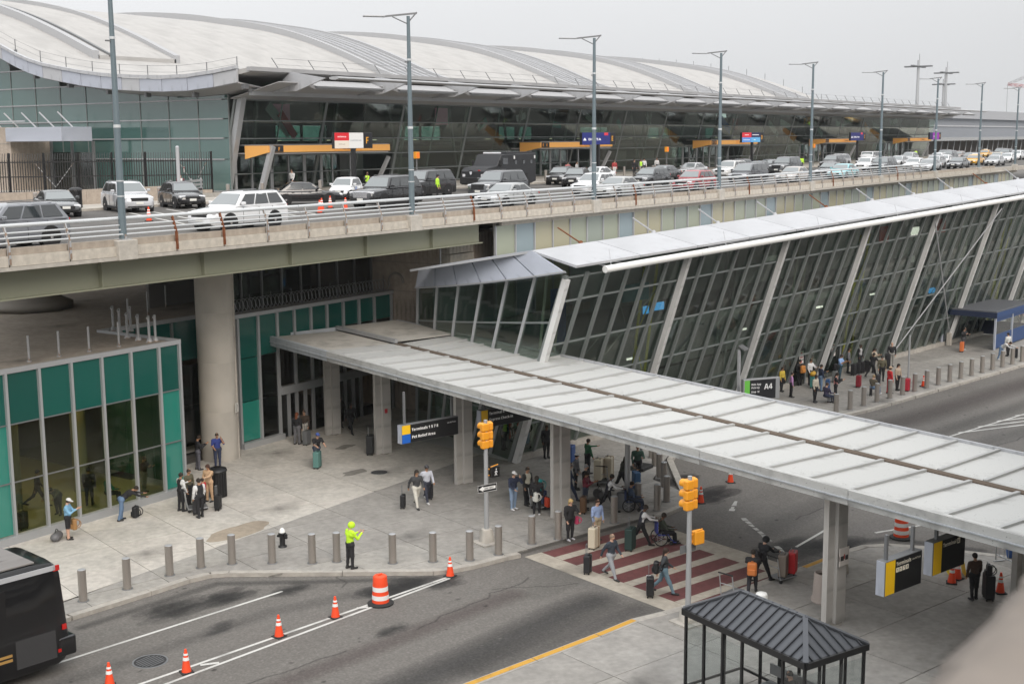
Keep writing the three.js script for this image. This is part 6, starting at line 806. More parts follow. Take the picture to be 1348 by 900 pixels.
person('person in light blue shirt and beige trousers behind a cream case', 42.9, -25.2, fc(-0.35, 0.95), 'stand', [0.32, 0.42, 0.66], [0.48, 0.40, 0.27], { hair: [0.04, 0.02, 0.012], y: 0.02 }); suitcase('cream suitcase with brown edging at the crossing', 42.0, -24.8, 0.1, BG, 0.82, { band: [0.25, 0.12, 0.05], y: 0.012 });
person('person in navy sweater and grey trousers striding over the crossing', 39.35, -22.5, fc(-0.2, 0.95), 'pull', [0.035, 0.045, 0.06], [0.30, 0.31, 0.33], { bald: 0, hair: [0.2, 0.14, 0.1], y: 0.012 }); suitcase('black case with studs rolled by the person in navy sweater', 39.35, -23.5, 0.3, [0.018, 0.018, 0.02], 0.66, { y: 0.012, band: [0.1, 0.1, 0.1] });
person('person in dark scarf coat and jeans on the crossing', 38.95, -20.1, fc(0.5, 0.85), 'pull', [0.04, 0.045, 0.05], [0.14, 0.22, 0.27], { long: 1, hair: [0.03, 0.015, 0.01], y: 0.012 }); suitcase('black case with white band rolled by the person in jeans', 38.45, -20.4, 0.5, K, 0.68, { y: 0.012, band: [0.5, 0.5, 0.5] }); bag('black shoulder bag of the person in jeans on crossing', 38.6, 0.85, -20.25, 0.4, K, 0.95);
person('attendant in white shirt and waistcoat behind a passenger on the crossing', 43.3, -23.4, fc(0.65, 0.7), 'push', WH, K, { vest: [0.02, 0.02, 0.03], skin: 'd', y: 0.012 }); suitcase('dark green suitcase beside the attendant on the crossing', 42.6, -23.5, 0.2, [0.02, 0.045, 0.04], 0.85, { y: 0.012 }); const wc = wheelchair('blue airport wheelchair on the crossing', 43.95, -22.8, fc(0.65, 0.7), [0.05, 0.07, 0.30]); wc.position.y = 0.012; person('passenger in dark green top sitting in the blue wheelchair', 43.95, -22.8, fc(0.65, 0.7), 'sit', [0.045, 0.055, 0.04], K, { skin: 'd', y: 0.012 });
person('person with orange backpack leaning to a dark cart', 40.2, -17.3, fc(0.85, -0.3), 'push', K, [0.02, 0.02, 0.025], { skin: 'm', h: 1.66 }); bag('orange backpack on the person at the dark cart', 39.92, 0.95, -17.2, fc(0.85, -0.3), [0.55, 0.17, 0.04], 1.05); person('person in black hooded coat pushing cases', 41.6, -17.55, fc(0.9, 0.35), 'push', K, K, { hood: 1 }); bag('black backpack on the person in hooded coat', 41.28, 0.95, -17.65, fc(0.9, 0.35), [0.02, 0.02, 0.022], 1.0); luggageCart('luggage cart with a taupe and a red case', 42.2, -17.0, 1.2); suitcase('taupe suitcase on the cart of the hooded person', 42.0, -16.9, 0.2, [0.20, 0.165, 0.135], 0.8, { y: 0.36, low: 1 }); suitcase('bright red suitcase on the cart of the hooded person', 42.5, -16.75, 0.2, [0.52, 0.015, 0.02], 0.78, { y: 0.36, low: 1 }); luggageCart('empty dark luggage cart beside the orange backpack', 39.6, -17.7, 1.4);
person('person in brown sweater standing near orange cones under the canopy', 43.9, -10.7, fc(0.6, -0.7), 'stand', [0.06, 0.033, 0.022], K, { skin: 'm', h: 1.7 }); suitcase('black tall bag stack beside the person in brown sweater', 44.25, -10.3, 0.5, K, 0.85); bag('black bag on top of the tall black suitcase', 44.2, 1.0, -10.3, 0.5, K, 0.9);
person('person in dark coat sitting inside the bus shelter', 32.1, -12.6, fc(-0.9, -0.3), 'sit', K, K, { y: 0.12 });
// right-hand pavement along the slanted hall
person('person with orange backpack by the hall doors', 77.5, -30.4, fc(0.5, -0.8), 'stand', K, K, { skin: 'm' }); bag('orange backpack worn by the person at the hall doors', 77.35, 1.0, -30.15, fc(0.5, -0.8), [0.5, 0.2, 0.04], 1.1); person('person in white shirt with bags near hall doors', 78.0, -29.9, fc(-0.3, 0.9), 'talk', WH, K, { skin: 'm' }); person('person in pale pink top behind the white shirt', 79.6, -30.4, fc(-0.5, 0.8), 'stand', [0.45, 0.38, 0.42], K, {}); suitcase('teal suitcase with yellow bag in front of white shirt', 77.2, -29.4, 0.1, TE, 0.7, { low: 1 }); duffel('yellow bag on the teal suitcase', 77.2, 0.92, -29.4, 0.2, [0.55, 0.32, 0.03], 1.1); person('person in black coat at the hall doorway', 76.2, -31.0, fc(0.3, -1), 'stand', K, K, {});
person('person in light blue shirt and dark trousers beside a grey case', 80.75, -28.9, fc(-0.1, 1), 'phone', [0.26, 0.40, 0.66], [0.02, 0.05, 0.07], { short: 1, skin: 'm' }); suitcase('grey case under a black bag beside the blue shirt', 79.8, -28.9, 0.1, [0.14, 0.15, 0.15], 0.7, { low: 1 }); bag('black bag on the grey case beside blue shirt', 79.8, 0.93, -28.9, 0.1, K, 1.0);
person('person in cream jacket behind the person in purple', 72.9, -27.6, fc(-0.2, 1), 'stand', [0.48, 0.44, 0.36], K, { skin: 'd' }); person('person in dark purple jacket sitting on a case', 72.9, -26.9, fc(0.8, 0.4), 'sit', [0.04, 0.035, 0.07], NV, { skin: 'l', hair: [0.05, 0.03, 0.02] }); suitcase('pale grey case beside the person in purple', 73.5, -26.9, 0.2, [0.35, 0.36, 0.38], 0.6, { low: 1 }); person('person in black jacket over pink shirt', 74.2, -26.8, fc(0.3, 0.9), 'phone', K, K, { vest: [0.5, 0.22, 0.2], long: 1 }); 
person('person in black and white jacket beside a pile of dark luggage', 85.4, -29.2, fc(-0.2, 1), 'stand', K, K, { vest: [0.35, 0.35, 0.35], skin: 'd' }); person('person in black reaching over dark luggage', 82.6, -27.4, fc(0.9, 0.3), 'push', K, K, { skin: 'd' }); for (let i = 0; i < 4; i++) suitcase('black suitcase in the dark luggage pile by the glass hall', 82.8 + i * 0.6, -28.7 + 0.1 * i, 0.2 * i, [0.016, 0.016, 0.018], 0.72, { low: 1, group: 'dark luggage pile' });
suitcase('dark red suitcase standing alone on the right pavement', 78.9, -27.0, 0.1, [0.20, 0.01, 0.02], 0.72, { low: 1 }); person('person in brown jacket and jeans sitting on a black case', 76.9, -25.4, fc(0.9, 0.3), 'sit', [0.10, 0.085, 0.06], JE, { hair: [0.25, 0.18, 0.1], shoe: WHs }); suitcase('black case under the sitting person in jeans', 76.7, -25.45, 0.3, K, 0.42, { low: 1 }); suitcase('dark grey case before the sitting person in jeans', 80.0, -26.1, 0.4, [0.035, 0.035, 0.04], 0.7);
person('person in black jacket and grey trousers by the leaning column', 87.3, -27.6, fc(-0.8, 0.4), 'stand', K, [0.3, 0.29, 0.27], { bald: 1 }); suitcase('tall black bag before the leaning column', 86.5, -27.6, 0.3, K, 0.95, { low: 1 });
person('person in red coat, red trousers and tan cap', 77.9, -24.7, fc(0.6, 0.6), 'stand', [0.50, 0.02, 0.025], [0.40, 0.02, 0.025], { cap: [0.45, 0.32, 0.22] }); person('person in tan coat with dark scarf beside the red coat', 79.2, -24.6, fc(-0.3, 0.9), 'stand', [0.40, 0.32, 0.24], K, { long: 1 }); suitcase('red suitcase in front of the tan coat', 79.3, -24.0, 0.1, [0.42, 0.02, 0.04], 0.75, { low: 1 });
person('person in black at the blue shelter with an orange case', 97.0, -25.3, fc(-0.5, 0.8), 'phone', K, [0.06, 0.06, 0.065], { shoe: WHs }); suitcase('orange suitcase beside the person at the blue shelter', 96.2, -25.2, 0.1, [0.58, 0.15, 0.04], 0.7, { low: 1 }); person('person in white top and jeans beside the blue shelter', 94.1, -21.9, fc(-0.2, 0.9), 'bend', [0.5, 0.5, 0.5], JE, { shoe: WHs }); person('person in white jacket with backpack beside the blue shelter', 96.1, -21.9, fc(0.4, -0.8), 'stand', [0.52, 0.52, 0.5], K, {}); person('person in pink scarf far beyond the blue shelter', 112.6, -24.8, fc(-0.4, 0.8), 'stand', [0.45, 0.22, 0.22], K, {}); suitcase('black case behind the person in white jacket', 95.5, -21.2, 0.2, K, 0.66, { low: 1 });
person('person with lilac top just showing over the canopy edge', 73.6, -29.4, fc(0.4, 0.8), 'stand', [0.42, 0.22, 0.42], K, { h: 1.6 });
person('person in white cap and grey coat beside the cream cases', 48.5, -29.6, fc(0.3, 0.9), 'stand', [0.12, 0.12, 0.13], K, { cap: WH }); person('person in dark green jacket behind the blue ribbed suitcase', 51.4, -28.0, fc(-0.7, 0.5), 'talk', [0.03, 0.07, 0.05], K, { skin: 'm' }); person('person in burgundy top waiting near the grey pole', 46.0, -27.6, fc(0.2, 0.9), 'phone', [0.16, 0.02, 0.035], [0.05, 0.06, 0.09], { long: 1, skin: 'm' }); suitcase('brown suitcase beside the person in burgundy top', 45.5, -27.4, 0.4, [0.13, 0.07, 0.035], 0.68);
person('person in denim jacket near the third canopy column', 48.0, -35.6, fc(-0.2, 0.9), 'walk', JE, K, { long: 1, hair: [0.08, 0.04, 0.02] }); person('person in black suit inside the entrance canopy', 51.6, -45.9, fc(-0.4, 0.9), 'walk', K, K, { skin: 'd' }); person('person in grey hoodie near the entrance doors', 54.2, -45.6, fc(-0.8, 0.4), 'pull', [0.2, 0.2, 0.21], NV, {}); suitcase('silver suitcase rolled by the person in grey hoodie', 54.8, -45.9, 0.4, [0.4, 0.41, 0.43], 0.66);
person('person in beige coat next to the dark luggage pile', 84.4, -27.9, fc(-0.2, 0.9), 'phone', [0.42, 0.36, 0.28], K, { long: 1 }); person('person in grey coat behind the dark luggage pile', 83.4, -29.3, fc(0.2, 0.9), 'stand', [0.14, 0.14, 0.15], K, { skin: 'm' }); person('person in navy jacket between the pink shirt and the blue shirt', 76.4, -28.6, fc(0.6, 0.6), 'talk', NV, JE, { skin: 'm' }); person('person in yellow raincoat by the hall glass', 75.0, -30.6, fc(-0.2, 0.9), 'stand', [0.55, 0.4, 0.05], K, { skin: 'm', h: 1.6 }); suitcase('blue suitcase beside the person in navy jacket', 76.9, -28.3, 0.2, [0.03, 0.08, 0.2], 0.66); person('person in olive coat beyond the dark red suitcase', 81.6, -26.4, fc(-0.8, 0.4), 'stand', OL, K, { cap: [0.05, 0.05, 0.05] });
// inside the green glass hall
for (const [x, z, p, s, t] of [[30.6, -49.5, 'walk', [0.12, 0.10, 0.09], K], [31.5, -48.2, 'walk', NV, K], [33.2, -47.9, 'walk', K, K], [34.6, -46.2, 'stand', K, K], [35.2, -45.7, 'sit', [0.02, 0.16, 0.13], K], [37.3, -45.8, 'phone', K, [0.2, 0.2, 0.2]], [29.9, -46.4, 'stand', K, K], [32.9, -46.1, 'bend', [0.1, 0.1, 0.1], K]]) person('traveller seen through the tall glass of the arrivals hall', x, z, fc(rr(-1, 1), rr(-1, 1)), p, s, t, { skin: 'm', y: 0.21, group: 'travellers inside the glass' });
suitcase('dark suitcase inside behind the glass near the blue hoodie', 30.8, -45.6, 0.2, [0.05, 0.05, 0.04], 0.7, { y: 0.21 });
// on the deck
const dk = (l, x, z, h, p, s, t, o = {}) => person(l, x, z, h, p, s, t, { y: DY + (z < -65 ? 0.145 : 0.01), ...o });
dk('person in maroon jacket and white scarf behind the black parked crossover', 61.2, -69.6, fc(-0.6, 0.7), 'stand', [0.10, 0.012, 0.02], [0.5, 0.5, 0.5], { vest: [0.6, 0.6, 0.6] }); dk('officer in high-visibility waistcoat at the first portal', 74.4, -63.9, fc(-0.5, 0.8), 'phone', [0.03, 0.03, 0.03], K, { vest: [0.48, 0.8, 0.06], skin: 'm' }); dk('officer in lime jacket in front of the armoured truck', 71.0, -54.6, fc(0.4, 0.9), 'stand', [0.48, 0.8, 0.05], K, { cap: [0.02, 0.02, 0.03] }); dk('person in white at the first terminal portal', 75.6, -72.8, fc(-1, 0.1), 'walk', WH, K, {});
dk('person in pink coat at the second portal', 107.4, -66.5, fc(-0.5, 0.6), 'stand', [0.5, 0.16, 0.17], K, { long: 1 }); dk('person in pale top at the second portal', 109.2, -66.6, fc(0.2, 0.9), 'stand', [0.5, 0.5, 0.5], K, {}); dk('person in red and white waiting by bollards', 117.8, -67.2, fc(-0.5, 0.7), 'stand', [0.35, 0.05, 0.05], WH, {}); dk('person in black coat waiting by bollards', 121.0, -66.6, fc(-0.5, 0.7), 'stand', K, K, {}); dk('person in high-visibility waistcoat waiting by bollards', 122.8, -66.8, fc(-0.5, 0.7), 'stand', [0.1, 0.1, 0.1], K, { vest: [0.45, 0.8, 0.06] }); dk('person in white top beyond the bollards', 128.0, -69.2, fc(-0.5, 0.7), 'stand', WH, K, {}); dk('person in pale shirt far along the portals', 131.4, -69.4, fc(-0.5, 0.7), 'stand', [0.55, 0.55, 0.55], K, {}); dk('officer in lime waistcoat beside the black sport utility vehicle', 152.6, -60.4, fc(-0.5, 0.7), 'stand', [0.48, 0.8, 0.05], K, { skin: 'd' }); dk('distant officer in lime jacket near the last portal', 218, -66.2, fc(-0.5, 0.7), 'stand', [0.48, 0.8, 0.05], K, {});
// ================================================================ street furniture
const boll = (() => { const g = new THREE.Group(); part(g, 'tube', lathe([[0.145, 0], [0.145, 1.12], [0.14, 1.14]], 20), M.steel); part(g, 'cap', lathe([[0.142, 1.135], [0.12, 1.155], [0, 1.165]], 20), M.alu); part(g, 'collar', lathe([[0.2, 0], [0.2, 0.012], [0.147, 0.014]], 20), M.aluDark); return g; })();
function bollard(label, group, x, y, z, s = 1) { const g = boll.clone(); g.name = numbered('bollard'); g.position.set(x, y, z); g.scale.set(s, s, s); g.rotation.y = rnd() * 6; scene.add(g); return tag(g, label, 'bollard', group); }
for (const [x, z] of [[26.91, -36.62], [28.57, -36.31], [30.4, -36.17], [31.63, -35.85], [32.58, -35.18], [33.48, -33.96], [34.31, -32.67], [34.95, -32.0], [35.98, -30.1], [36.95, -28.92], [37.86, -27.85], [38.99, -27.3], [40.8, -26.95], [41.9, -26.4]]) bollard('steel bollard in the row along the left kerb', 'bollards along the left kerb', x, 0.152, z);
for (const [x, z] of [[45.0, -25.6], [47.35, -25.75], [47.6, -24.95], [49.05, -25.25], [51.19, -26.51], [52.5, -27.43], [54.28, -28.62], [55.6, -29.5]]) bollard('steel bollard in the row beyond the crossing', 'bollards beyond the crossing', x, 0.152, z);
for (let i = 0; i < 18; i++) { const t = i / 16; bollard('steel bollard in the row along the slanted glass hall', 'bollards by the glass hall', 70.62 + 23.56 * t, 0.152, -25.44 + 4.96 * t); }
for (let i = 0; i < 26; i++) bollard('steel bollard on the forecourt of the departures deck', 'bollards on the forecourt', 47 + i * 3.1, DY + 0.14, -66.1 - (i % 3) * 0.1, 0.9);
function cone(label, x, y, z, s = 1) { const g = thing('traffic_cone', label, 'traffic cone', [x, y, z], rnd() * 6, 'orange traffic cones'); g.scale.setScalar(s); part(g, 'base', rbox(0.38, 0.04, 0.38, 0.015), M.rubber); part(g, 'shell', lathe([[0.15, 0.04], [0.145, 0.06], [0.035, 0.74], [0.028, 0.75], [0, 0.75]], 16), M.orange); for (const [a, b] of [[0.40, 0.5], [0.56, 0.62]]) { const r = (y2) => 0.153 - (y2 - 0.04) * 0.157 + 0.003; part(g, 'reflective_band', lathe([[r(a), a], [r(b), b]], 16), M.white); } }
for (const [x, z, l] of [[24.95, -29.15, 'beside the manhole cover'], [28.57, -28.8, 'third along the double white line'], [30.86, -28.4, 'before the orange drum'], [36.3, -27.62, 'at the kerb end of the double line'], [23.0, -30.3, 'nearest the coach'], [53.95, -24.43, 'beyond the crossing in open road'], [50.1, -24.09, 'by the kerb beyond the crossing'], [81.37, -23.6, 'against a bollard by the glass hall'], [64.2, -15.8, 'far out on the road by hatching']]) cone(`orange traffic cone ${l}`, x, z < -23.3 && x > 80 ? 0.155 : 0.002, z, x > 60 ? 0.95 : 1.0);
for (const [x, z, l] of [[45.2, -11.8, 'standing close to another under the canopy'], [45.75, -11.75, 'standing close to another under the canopy'], [45.1, -10.1, 'beside the black suitcase under the canopy']]) cone(`orange traffic cone ${l}`, x, 0.155, z);
for (const [x, z] of [[54.6, -50.5], [56.4, -52.0], [57.6, -51.2], [58.9, -53.6], [60.3, -52.4], [63.6, -52.6], [44.8, -53.5]]) cone('orange traffic cone on the deck beside the angled black sedan', x, DY + 0.006, z);
function drum(label, x, z, y = 0.004) { const g = thing('traffic_drum', label, 'traffic drum', [x, y, z], 0, 'orange traffic drums'); part(g, 'base', lathe([[0, 0], [0.46, 0], [0.46, 0.05], [0.36, 0.09], [0, 0.09]], 24), M.rubber); part(g, 'shell', lathe([[0.30, 0.08], [0.285, 0.4], [0.27, 0.45], [0.265, 0.75], [0.25, 0.8], [0.245, 1.0], [0.2, 1.04], [0, 1.05]], 24), M.orange); for (const [a, b, r] of [[0.2, 0.36, 0.298], [0.5, 0.66, 0.273]]) part(g, 'reflective_band', lathe([[r, a], [r - 0.004, b]], 24), M.white); part(g, 'handle', rbox(0.2, 0.07, 0.05, 0.02, 0, 1.03, 0), M.orange); }
drum('orange traffic drum with white bands on the double white line', 32.7, -27.95); drum('orange traffic drum with white bands at the island tip', 49.9, -15.1);
{ const g = thing('fire_hydrant', 'black fire hydrant with white cap behind the bollards', 'fire hydrant', [35.1, 0.155, -35.0]); part(g, 'barrel', lathe([[0.17, 0], [0.17, 0.05], [0.11, 0.07], [0.11, 0.5], [0.15, 0.52], [0.15, 0.57], [0.12, 0.6], [0, 0.6]], 14), M.black); part(g, 'bonnet', lathe([[0.12, 0.6], [0.1, 0.7], [0.05, 0.77], [0, 0.78]], 14), M.white); for (const a of [0, PI / 2, PI]) part(g, 'nozzle', cyl(0.055, 0.06, 0.1, 0, 0, 0, 10).rotateX(PI / 2).rotateY(a).translate(Math.sin(a) * 0.14, 0.42, Math.cos(a) * 0.14), M.black); }
function litterBin(label, x, y, z, s = 1) { const g = thing('litter_bin', label, 'litter bin', [x, y, z], 0, 'black litter bins'); g.scale.setScalar(s); part(g, 'liner', cyl(0.3, 0.32, 1.0, 0, 0.02, 0, 20), M.blackMatt); for (let i = 0; i < 20; i++) { const a = i / 20 * 6.283; part(g, 'slat', box(0.07, 1.05, 0.02, 0, 0.03, 0.35).rotateY(a), M.black); } part(g, 'rim', new THREE.TorusGeometry(0.36, 0.03, 6, 24).rotateX(PI / 2).translate(0, 1.08, 0), M.black); part(g, 'lid', lathe([[0.4, 1.1], [0.36, 1.2], [0.15, 1.26]], 20), M.black); }
litterBin('round black litter bin beside the person in tan dress', 38.8, 0.155, -42.6, 1.1); litterBin('round black litter bin between parked cars on the deck', 50.0, DY + 0.14, -66.3);
// traffic signals: back of yellow heads, walk signal, sign
function signal(label, x, z, ry, full) {
  const g = thing('traffic_signal', label, 'traffic signal', [x, 0.152, z], ry, 'traffic signals'); part(g, 'base', lathe([[0.36, 0], [0.33, 0.05], [0.25, 0.55], [0.2, 0.6], [0, 0.6]], 4).rotateY(PI / 4), M.conc); part(g, 'plinth', box(0.9, 0.06, 0.9, 0, 0, 0), M.kerb); part(g, 'pole', cyl(0.1, 0.075, 4.4, 0, 0.6, 0, 12), M.alu);
  for (const [dx, a] of [[-0.05, 0], [0.28, 1.2]]) { const h = part(g, 'signal_head', [0, 1, 2].map((i) => rbox(0.34, 0.34, 0.22, 0.06, 0, 3.85 + i * 0.345, 0)).map((q) => q.rotateY(a).translate(dx, 0, -0.12 * (a ? 1 : 0))), M.signal); for (let i = 0; i < 3; i++) { part(h, 'visor', new THREE.CylinderGeometry(0.14, 0.14, 0.22, 14, 1, true, 0, 4.6).rotateX(PI / 2).rotateZ(0.75).translate(0, 4.03 + i * 0.345, -0.2).rotateY(a).translate(dx, 0, -0.12 * (a ? 1 : 0)), M.signal); part(h, 'lens', cyl(0.12, 0.12, 0.02, 0, 0, 0, 14).rotateX(PI / 2).translate(0, 4.03 + i * 0.345, -0.12).rotateY(a).translate(dx, 0, -0.12 * (a ? 1 : 0)), M.dark); } }
  const p = part(g, 'walk_signal', rbox(0.42, 0.46, 0.26, 0.04, 0.36, 2.65, 0.02), full ? M.black : M.signal); if (full) part(p, 'walk_figure', face(0.34, 0.36, 0.37, 2.88, 0.156), print(48, 52, (c) => { c.fillStyle = '#0c0c0e'; c.fillRect(0, 0, 48, 52); c.strokeStyle = '#eef0f0'; c.lineWidth = 4; c.fillStyle = '#eef0f0'; c.beginPath(); c.arc(26, 9, 4, 0, 7); c.fill(); c.beginPath(); c.moveTo(25, 15); c.lineTo(23, 30); c.lineTo(31, 46); c.moveTo(23, 30); c.lineTo(16, 46); c.moveTo(25, 18); c.lineTo(15, 27); c.moveTo(25, 18); c.lineTo(34, 28); c.stroke(); })); part(p, 'bracket', [rod(V(0.05, 2.75, 0), V(0.2, 2.75, 0), 0.03), rod(V(0.05, 3.0, 0), V(0.2, 3.0, 0), 0.03), rod(V(0.15, 3.1, 0.1), V(0.5, 3.16, 0.1), 0.02)], M.signal);
  if (full) part(g, 'one_way_sign', [pbox(0.92, 0.32, 0.02, -0.02, 2.12, 0.1)], print(184, 64, (c) => { c.fillStyle = '#101012'; c.fillRect(0, 0, 184, 64); c.strokeStyle = '#e8e8e6'; c.lineWidth = 3; c.strokeRect(3, 3, 178, 58); c.fillStyle = '#e8e8e6'; c.beginPath(); c.moveTo(10, 32); c.lineTo(52, 10); c.lineTo(52, 20); c.lineTo(170, 20); c.lineTo(170, 44); c.lineTo(52, 44); c.lineTo(52, 54); c.fill(); c.fillStyle = '#101012'; c.font = 'bold 20px sans-serif'; c.fillText('ONE WAY', 62, 40); }));
  else part(g, 'street_sign', box(0.7, 0.26, 0.02, 0.05, 2.4, -0.1), M.aluDark);
}
signal('traffic signal with one way sign behind the left bollards', 39.9, -28.5, -0.35, true); signal('traffic signal with two yellow heads beside the bus shelter', 36.6, -18.0, -0.35, false); 
{ const g = thing('lamp_pole', 'grey pole on a dark square base beyond the crossing', 'pole', [47.2, 0.152, -26.2]); part(g, 'base', rbox(0.7, 0.75, 0.7, 0.05), M.aluDark); part(g, 'pole', cyl(0.13, 0.1, 4.1, 0, 0.75, 0, 12), M.alu); }
// bus shelter: black steel frame and hipped metal roof
{
  const g = thing('bus_shelter', 'black steel bus shelter with hipped standing-seam roof', 'bus shelter', [31.5, 0.155, -12.95], -0.388), A = 2.35, Bq = 1.16, y0 = 2.66, y1 = 3.3, m = mat(0.075, 0.08, 0.09, 0.45, 0.3), m2 = mat(0.045, 0.048, 0.055, 0.5, 0.3);
  // long side along local z, hips at both ends
  const c = [V(-Bq, y0, A), V(Bq, y0, A), V(Bq, y0, -A), V(-Bq, y0, -A)], r0 = V(0, y1, A - 1.15), r1 = V(0, y1, -A + 1.15);
  const tri3 = (a, b, d) => { const q = new THREE.BufferGeometry().setFromPoints([a, b, d]); q.computeVertexNormals(); return q; };
  part(g, 'roof_slope', quadSlab(c[3], c[0], r0, r1, 0.04), m); part(g, 'roof_slope', quadSlab(c[1], c[2], r1, r0, 0.04), m); part(g, 'roof_hip', quadSlab(c[0], c[1], r0.clone().add(V(0.01, 0, 0)), r0.clone().add(V(-0.01, 0, 0)), 0.04), m); part(g, 'roof_hip', quadSlab(c[2], c[3], r1.clone().add(V(-0.01, 0, 0)), r1.clone().add(V(0.01, 0, 0)), 0.04), m);
  const on = (x, z) => y0 + (y1 - y0) * Math.min((Bq - Math.abs(x)) / Bq, (A - Math.abs(z)) / 1.15) + 0.02;
  for (let i = -7; i <= 7; i++) for (const s of [-1, 1]) { const z = i * 0.3, t = Math.max(0, (Math.abs(z) - (A - 1.15)) / 1.15), xi = s * Bq * t; part(g, 'roof_seam', beam(V(s * Bq, y0 + 0.03, z), V(xi, on(xi, z), z), 0.035, 0.05), m2); }
  for (let i = -3; i <= 3; i++) for (const s of [-1, 1]) { const x = i * 0.3, z1 = s * (A - 1.15 * (1 - Math.abs(x) / Bq)); part(g, 'roof_seam', beam(V(x, y0 + 0.03, s * A), V(x, on(x, z1), z1), 0.035, 0.05), m2); }
  part(g, 'ridge_cap', [beam(r0, r1, 0.14, 0.06), ...[[c[0], r0], [c[1], r0], [c[2], r1], [c[3], r1]].map(([a, b]) => beam(a.clone().add(V(0, 0.03, 0)), b.clone().add(V(0, 0.02, 0)), 0.14, 0.05))], m);
  part(g, 'eaves_frame', [box(0.1, 0.17, 2 * A, -Bq, y0 - 0.15, 0), box(0.1, 0.17, 2 * A, Bq, y0 - 0.15, 0), box(2 * Bq, 0.17, 0.1, 0, y0 - 0.15, A), box(2 * Bq, 0.17, 0.1, 0, y0 - 0.15, -A)], M.black);
  for (const x of [-Bq + 0.06, Bq - 0.06]) for (let i = 0; i < 7; i++) { if (x < 0 && (i === 4)) continue; part(g, 'post', box(0.07, y0 - 0.15, 0.07, x, 0, -A + 0.08 + i * (2 * A - 0.16) / 6), M.black); } for (const z of [-A + 0.08, A - 0.08]) for (const x of [-0.4, 0.4]) part(g, 'post', box(0.06, y0 - 0.15, 0.06, x, 0, z), M.black);
  part(g, 'lower_rail', [box(0.05, 0.07, 2 * A - 0.2, -Bq + 0.06, 0.35, 0), box(0.05, 0.07, 2 * A - 0.2, Bq - 0.06, 0.35, 0), box(2 * Bq - 0.2, 0.07, 0.05, 0, 0.35, -A + 0.08), box(2 * Bq - 0.2, 0.07, 0.05, 0, 0.35, A - 0.08)], M.black);
  for (let i = 0; i < 6; i++) for (const x of [-Bq + 0.06, Bq - 0.06]) { if (x < 0 && i > 2 && i < 5) continue; part(g, 'glass_pane', box(0.012, 1.85, 0.68, x, 0.45, -A + 0.46 + i * 0.757), M.glassClear); } for (const z of [-A + 0.08, A - 0.08]) part(g, 'glass_pane', box(2 * Bq - 0.25, 1.85, 0.012, 0, 0.45, z), M.glassClear);
  part(g, 'bench', [box(0.36, 0.05, 2.4, Bq - 0.36, 0.44, 0.2), box(0.05, 0.3, 2.4, Bq - 0.16, 0.7, 0.2)], mat(0.2, 0.2, 0.2, 0.6)); for (const z of [-0.8, 0.2, 1.2]) part(g, 'bench_leg', box(0.3, 0.44, 0.05, Bq - 0.36, 0, z), M.aluDark);
}
// blue waiting shelter on the right pavement
{
  const g = thing('waiting_shelter', 'blue panelled waiting shelter with dark flat roof by the glass hall', 'shelter', [102.0, 0.155, -25.0], -0.1); const dk2 = mat(0.10, 0.105, 0.115, 0.7);
  part(g, 'roof', rbox(7.4, 0.18, 4.2, 0.04, 0, 2.75, 0), dk2); part(g, 'roof_edge', [box(7.5, 0.4, 0.06, 0, 2.42, 2.12)], M.bluePanel); part(g, 'roof_edge', box(0.06, 0.4, 4.3, -3.74, 2.42, 0), M.blueDark); for (const [x, z] of [[-3.6, 2], [3.6, 2], [-3.6, -2], [3.6, -2], [0, -2], [0, 2]]) part(g, 'post', box(0.14, 2.6, 0.14, x, 0, z), M.panelBlue);
  part(g, 'back_panel', [box(7.0, 1.1, 0.06, 0, 0.1, -2.0)], M.blueDark); part(g, 'back_window', box(7.0, 1.2, 0.03, 0, 1.25, -2.0), M.glassClear); part(g, 'end_panel', box(0.06, 1.1, 3.8, 3.6, 0.1, 0), M.blueDark); part(g, 'end_window', box(0.03, 1.2, 3.8, 3.6, 1.25, 0), M.glassClear);
  for (const x of [-1.8, 1.8]) { part(g, 'side_panel', box(3.4, 1.05, 0.06, x, 0.1, 2.0), M.bluePanel); part(g, 'side_panel', box(3.4, 0.3, 0.06, x, 2.12, 2.0), M.bluePanel); part(g, 'side_window', box(3.4, 0.95, 0.03, x, 1.16, 2.0), M.glassClear); }
}
// pickup sign A4, post lamp, notice posts
{ const g = thing('pickup_sign', 'black pickup point sign reading A4 with green edge', 'sign', [66.5, 0.152, -28.4], -0.62); part(g, 'stand', [box(0.35, 1.4, 0.3, -0.7, 0, 0), box(0.35, 1.4, 0.3, 0.7, 0, 0)], M.conc); part(g, 'panel', rbox(2.35, 1.25, 0.3, 0.03, 0, 1.2, 0), M.alu); part(g, 'sign_face', face(2.0, 1.1, -0.1, 1.83, 0.156), print(256, 140, (c) => { c.fillStyle = '#1c1d22'; c.fillRect(0, 0, 256, 140); c.fillStyle = '#6cc04a'; c.fillRect(0, 0, 42, 140); c.fillStyle = '#e9e9e9'; c.font = 'bold 58px sans-serif'; c.fillText('A4', 160, 72); c.font = 'bold 19px sans-serif'; c.fillText('Ride App', 54, 38); c.fillText('Pick-Up', 54, 62); c.fillText('Stop  W', 54, 92); })); }
{ const g = thing('floodlight_post', 'short post with a square floodlight by the pickup sign', 'post', [66.2, 0.152, -29.6]); part(g, 'post', box(0.14, 4.0, 0.14, 0, 0, 0), M.panelWhite); part(g, 'lamp_head', rbox(0.6, 0.1, 0.5, 0.03).rotateX(0.5).translate(0.2, 4.05, 0.15), M.aluDark); }
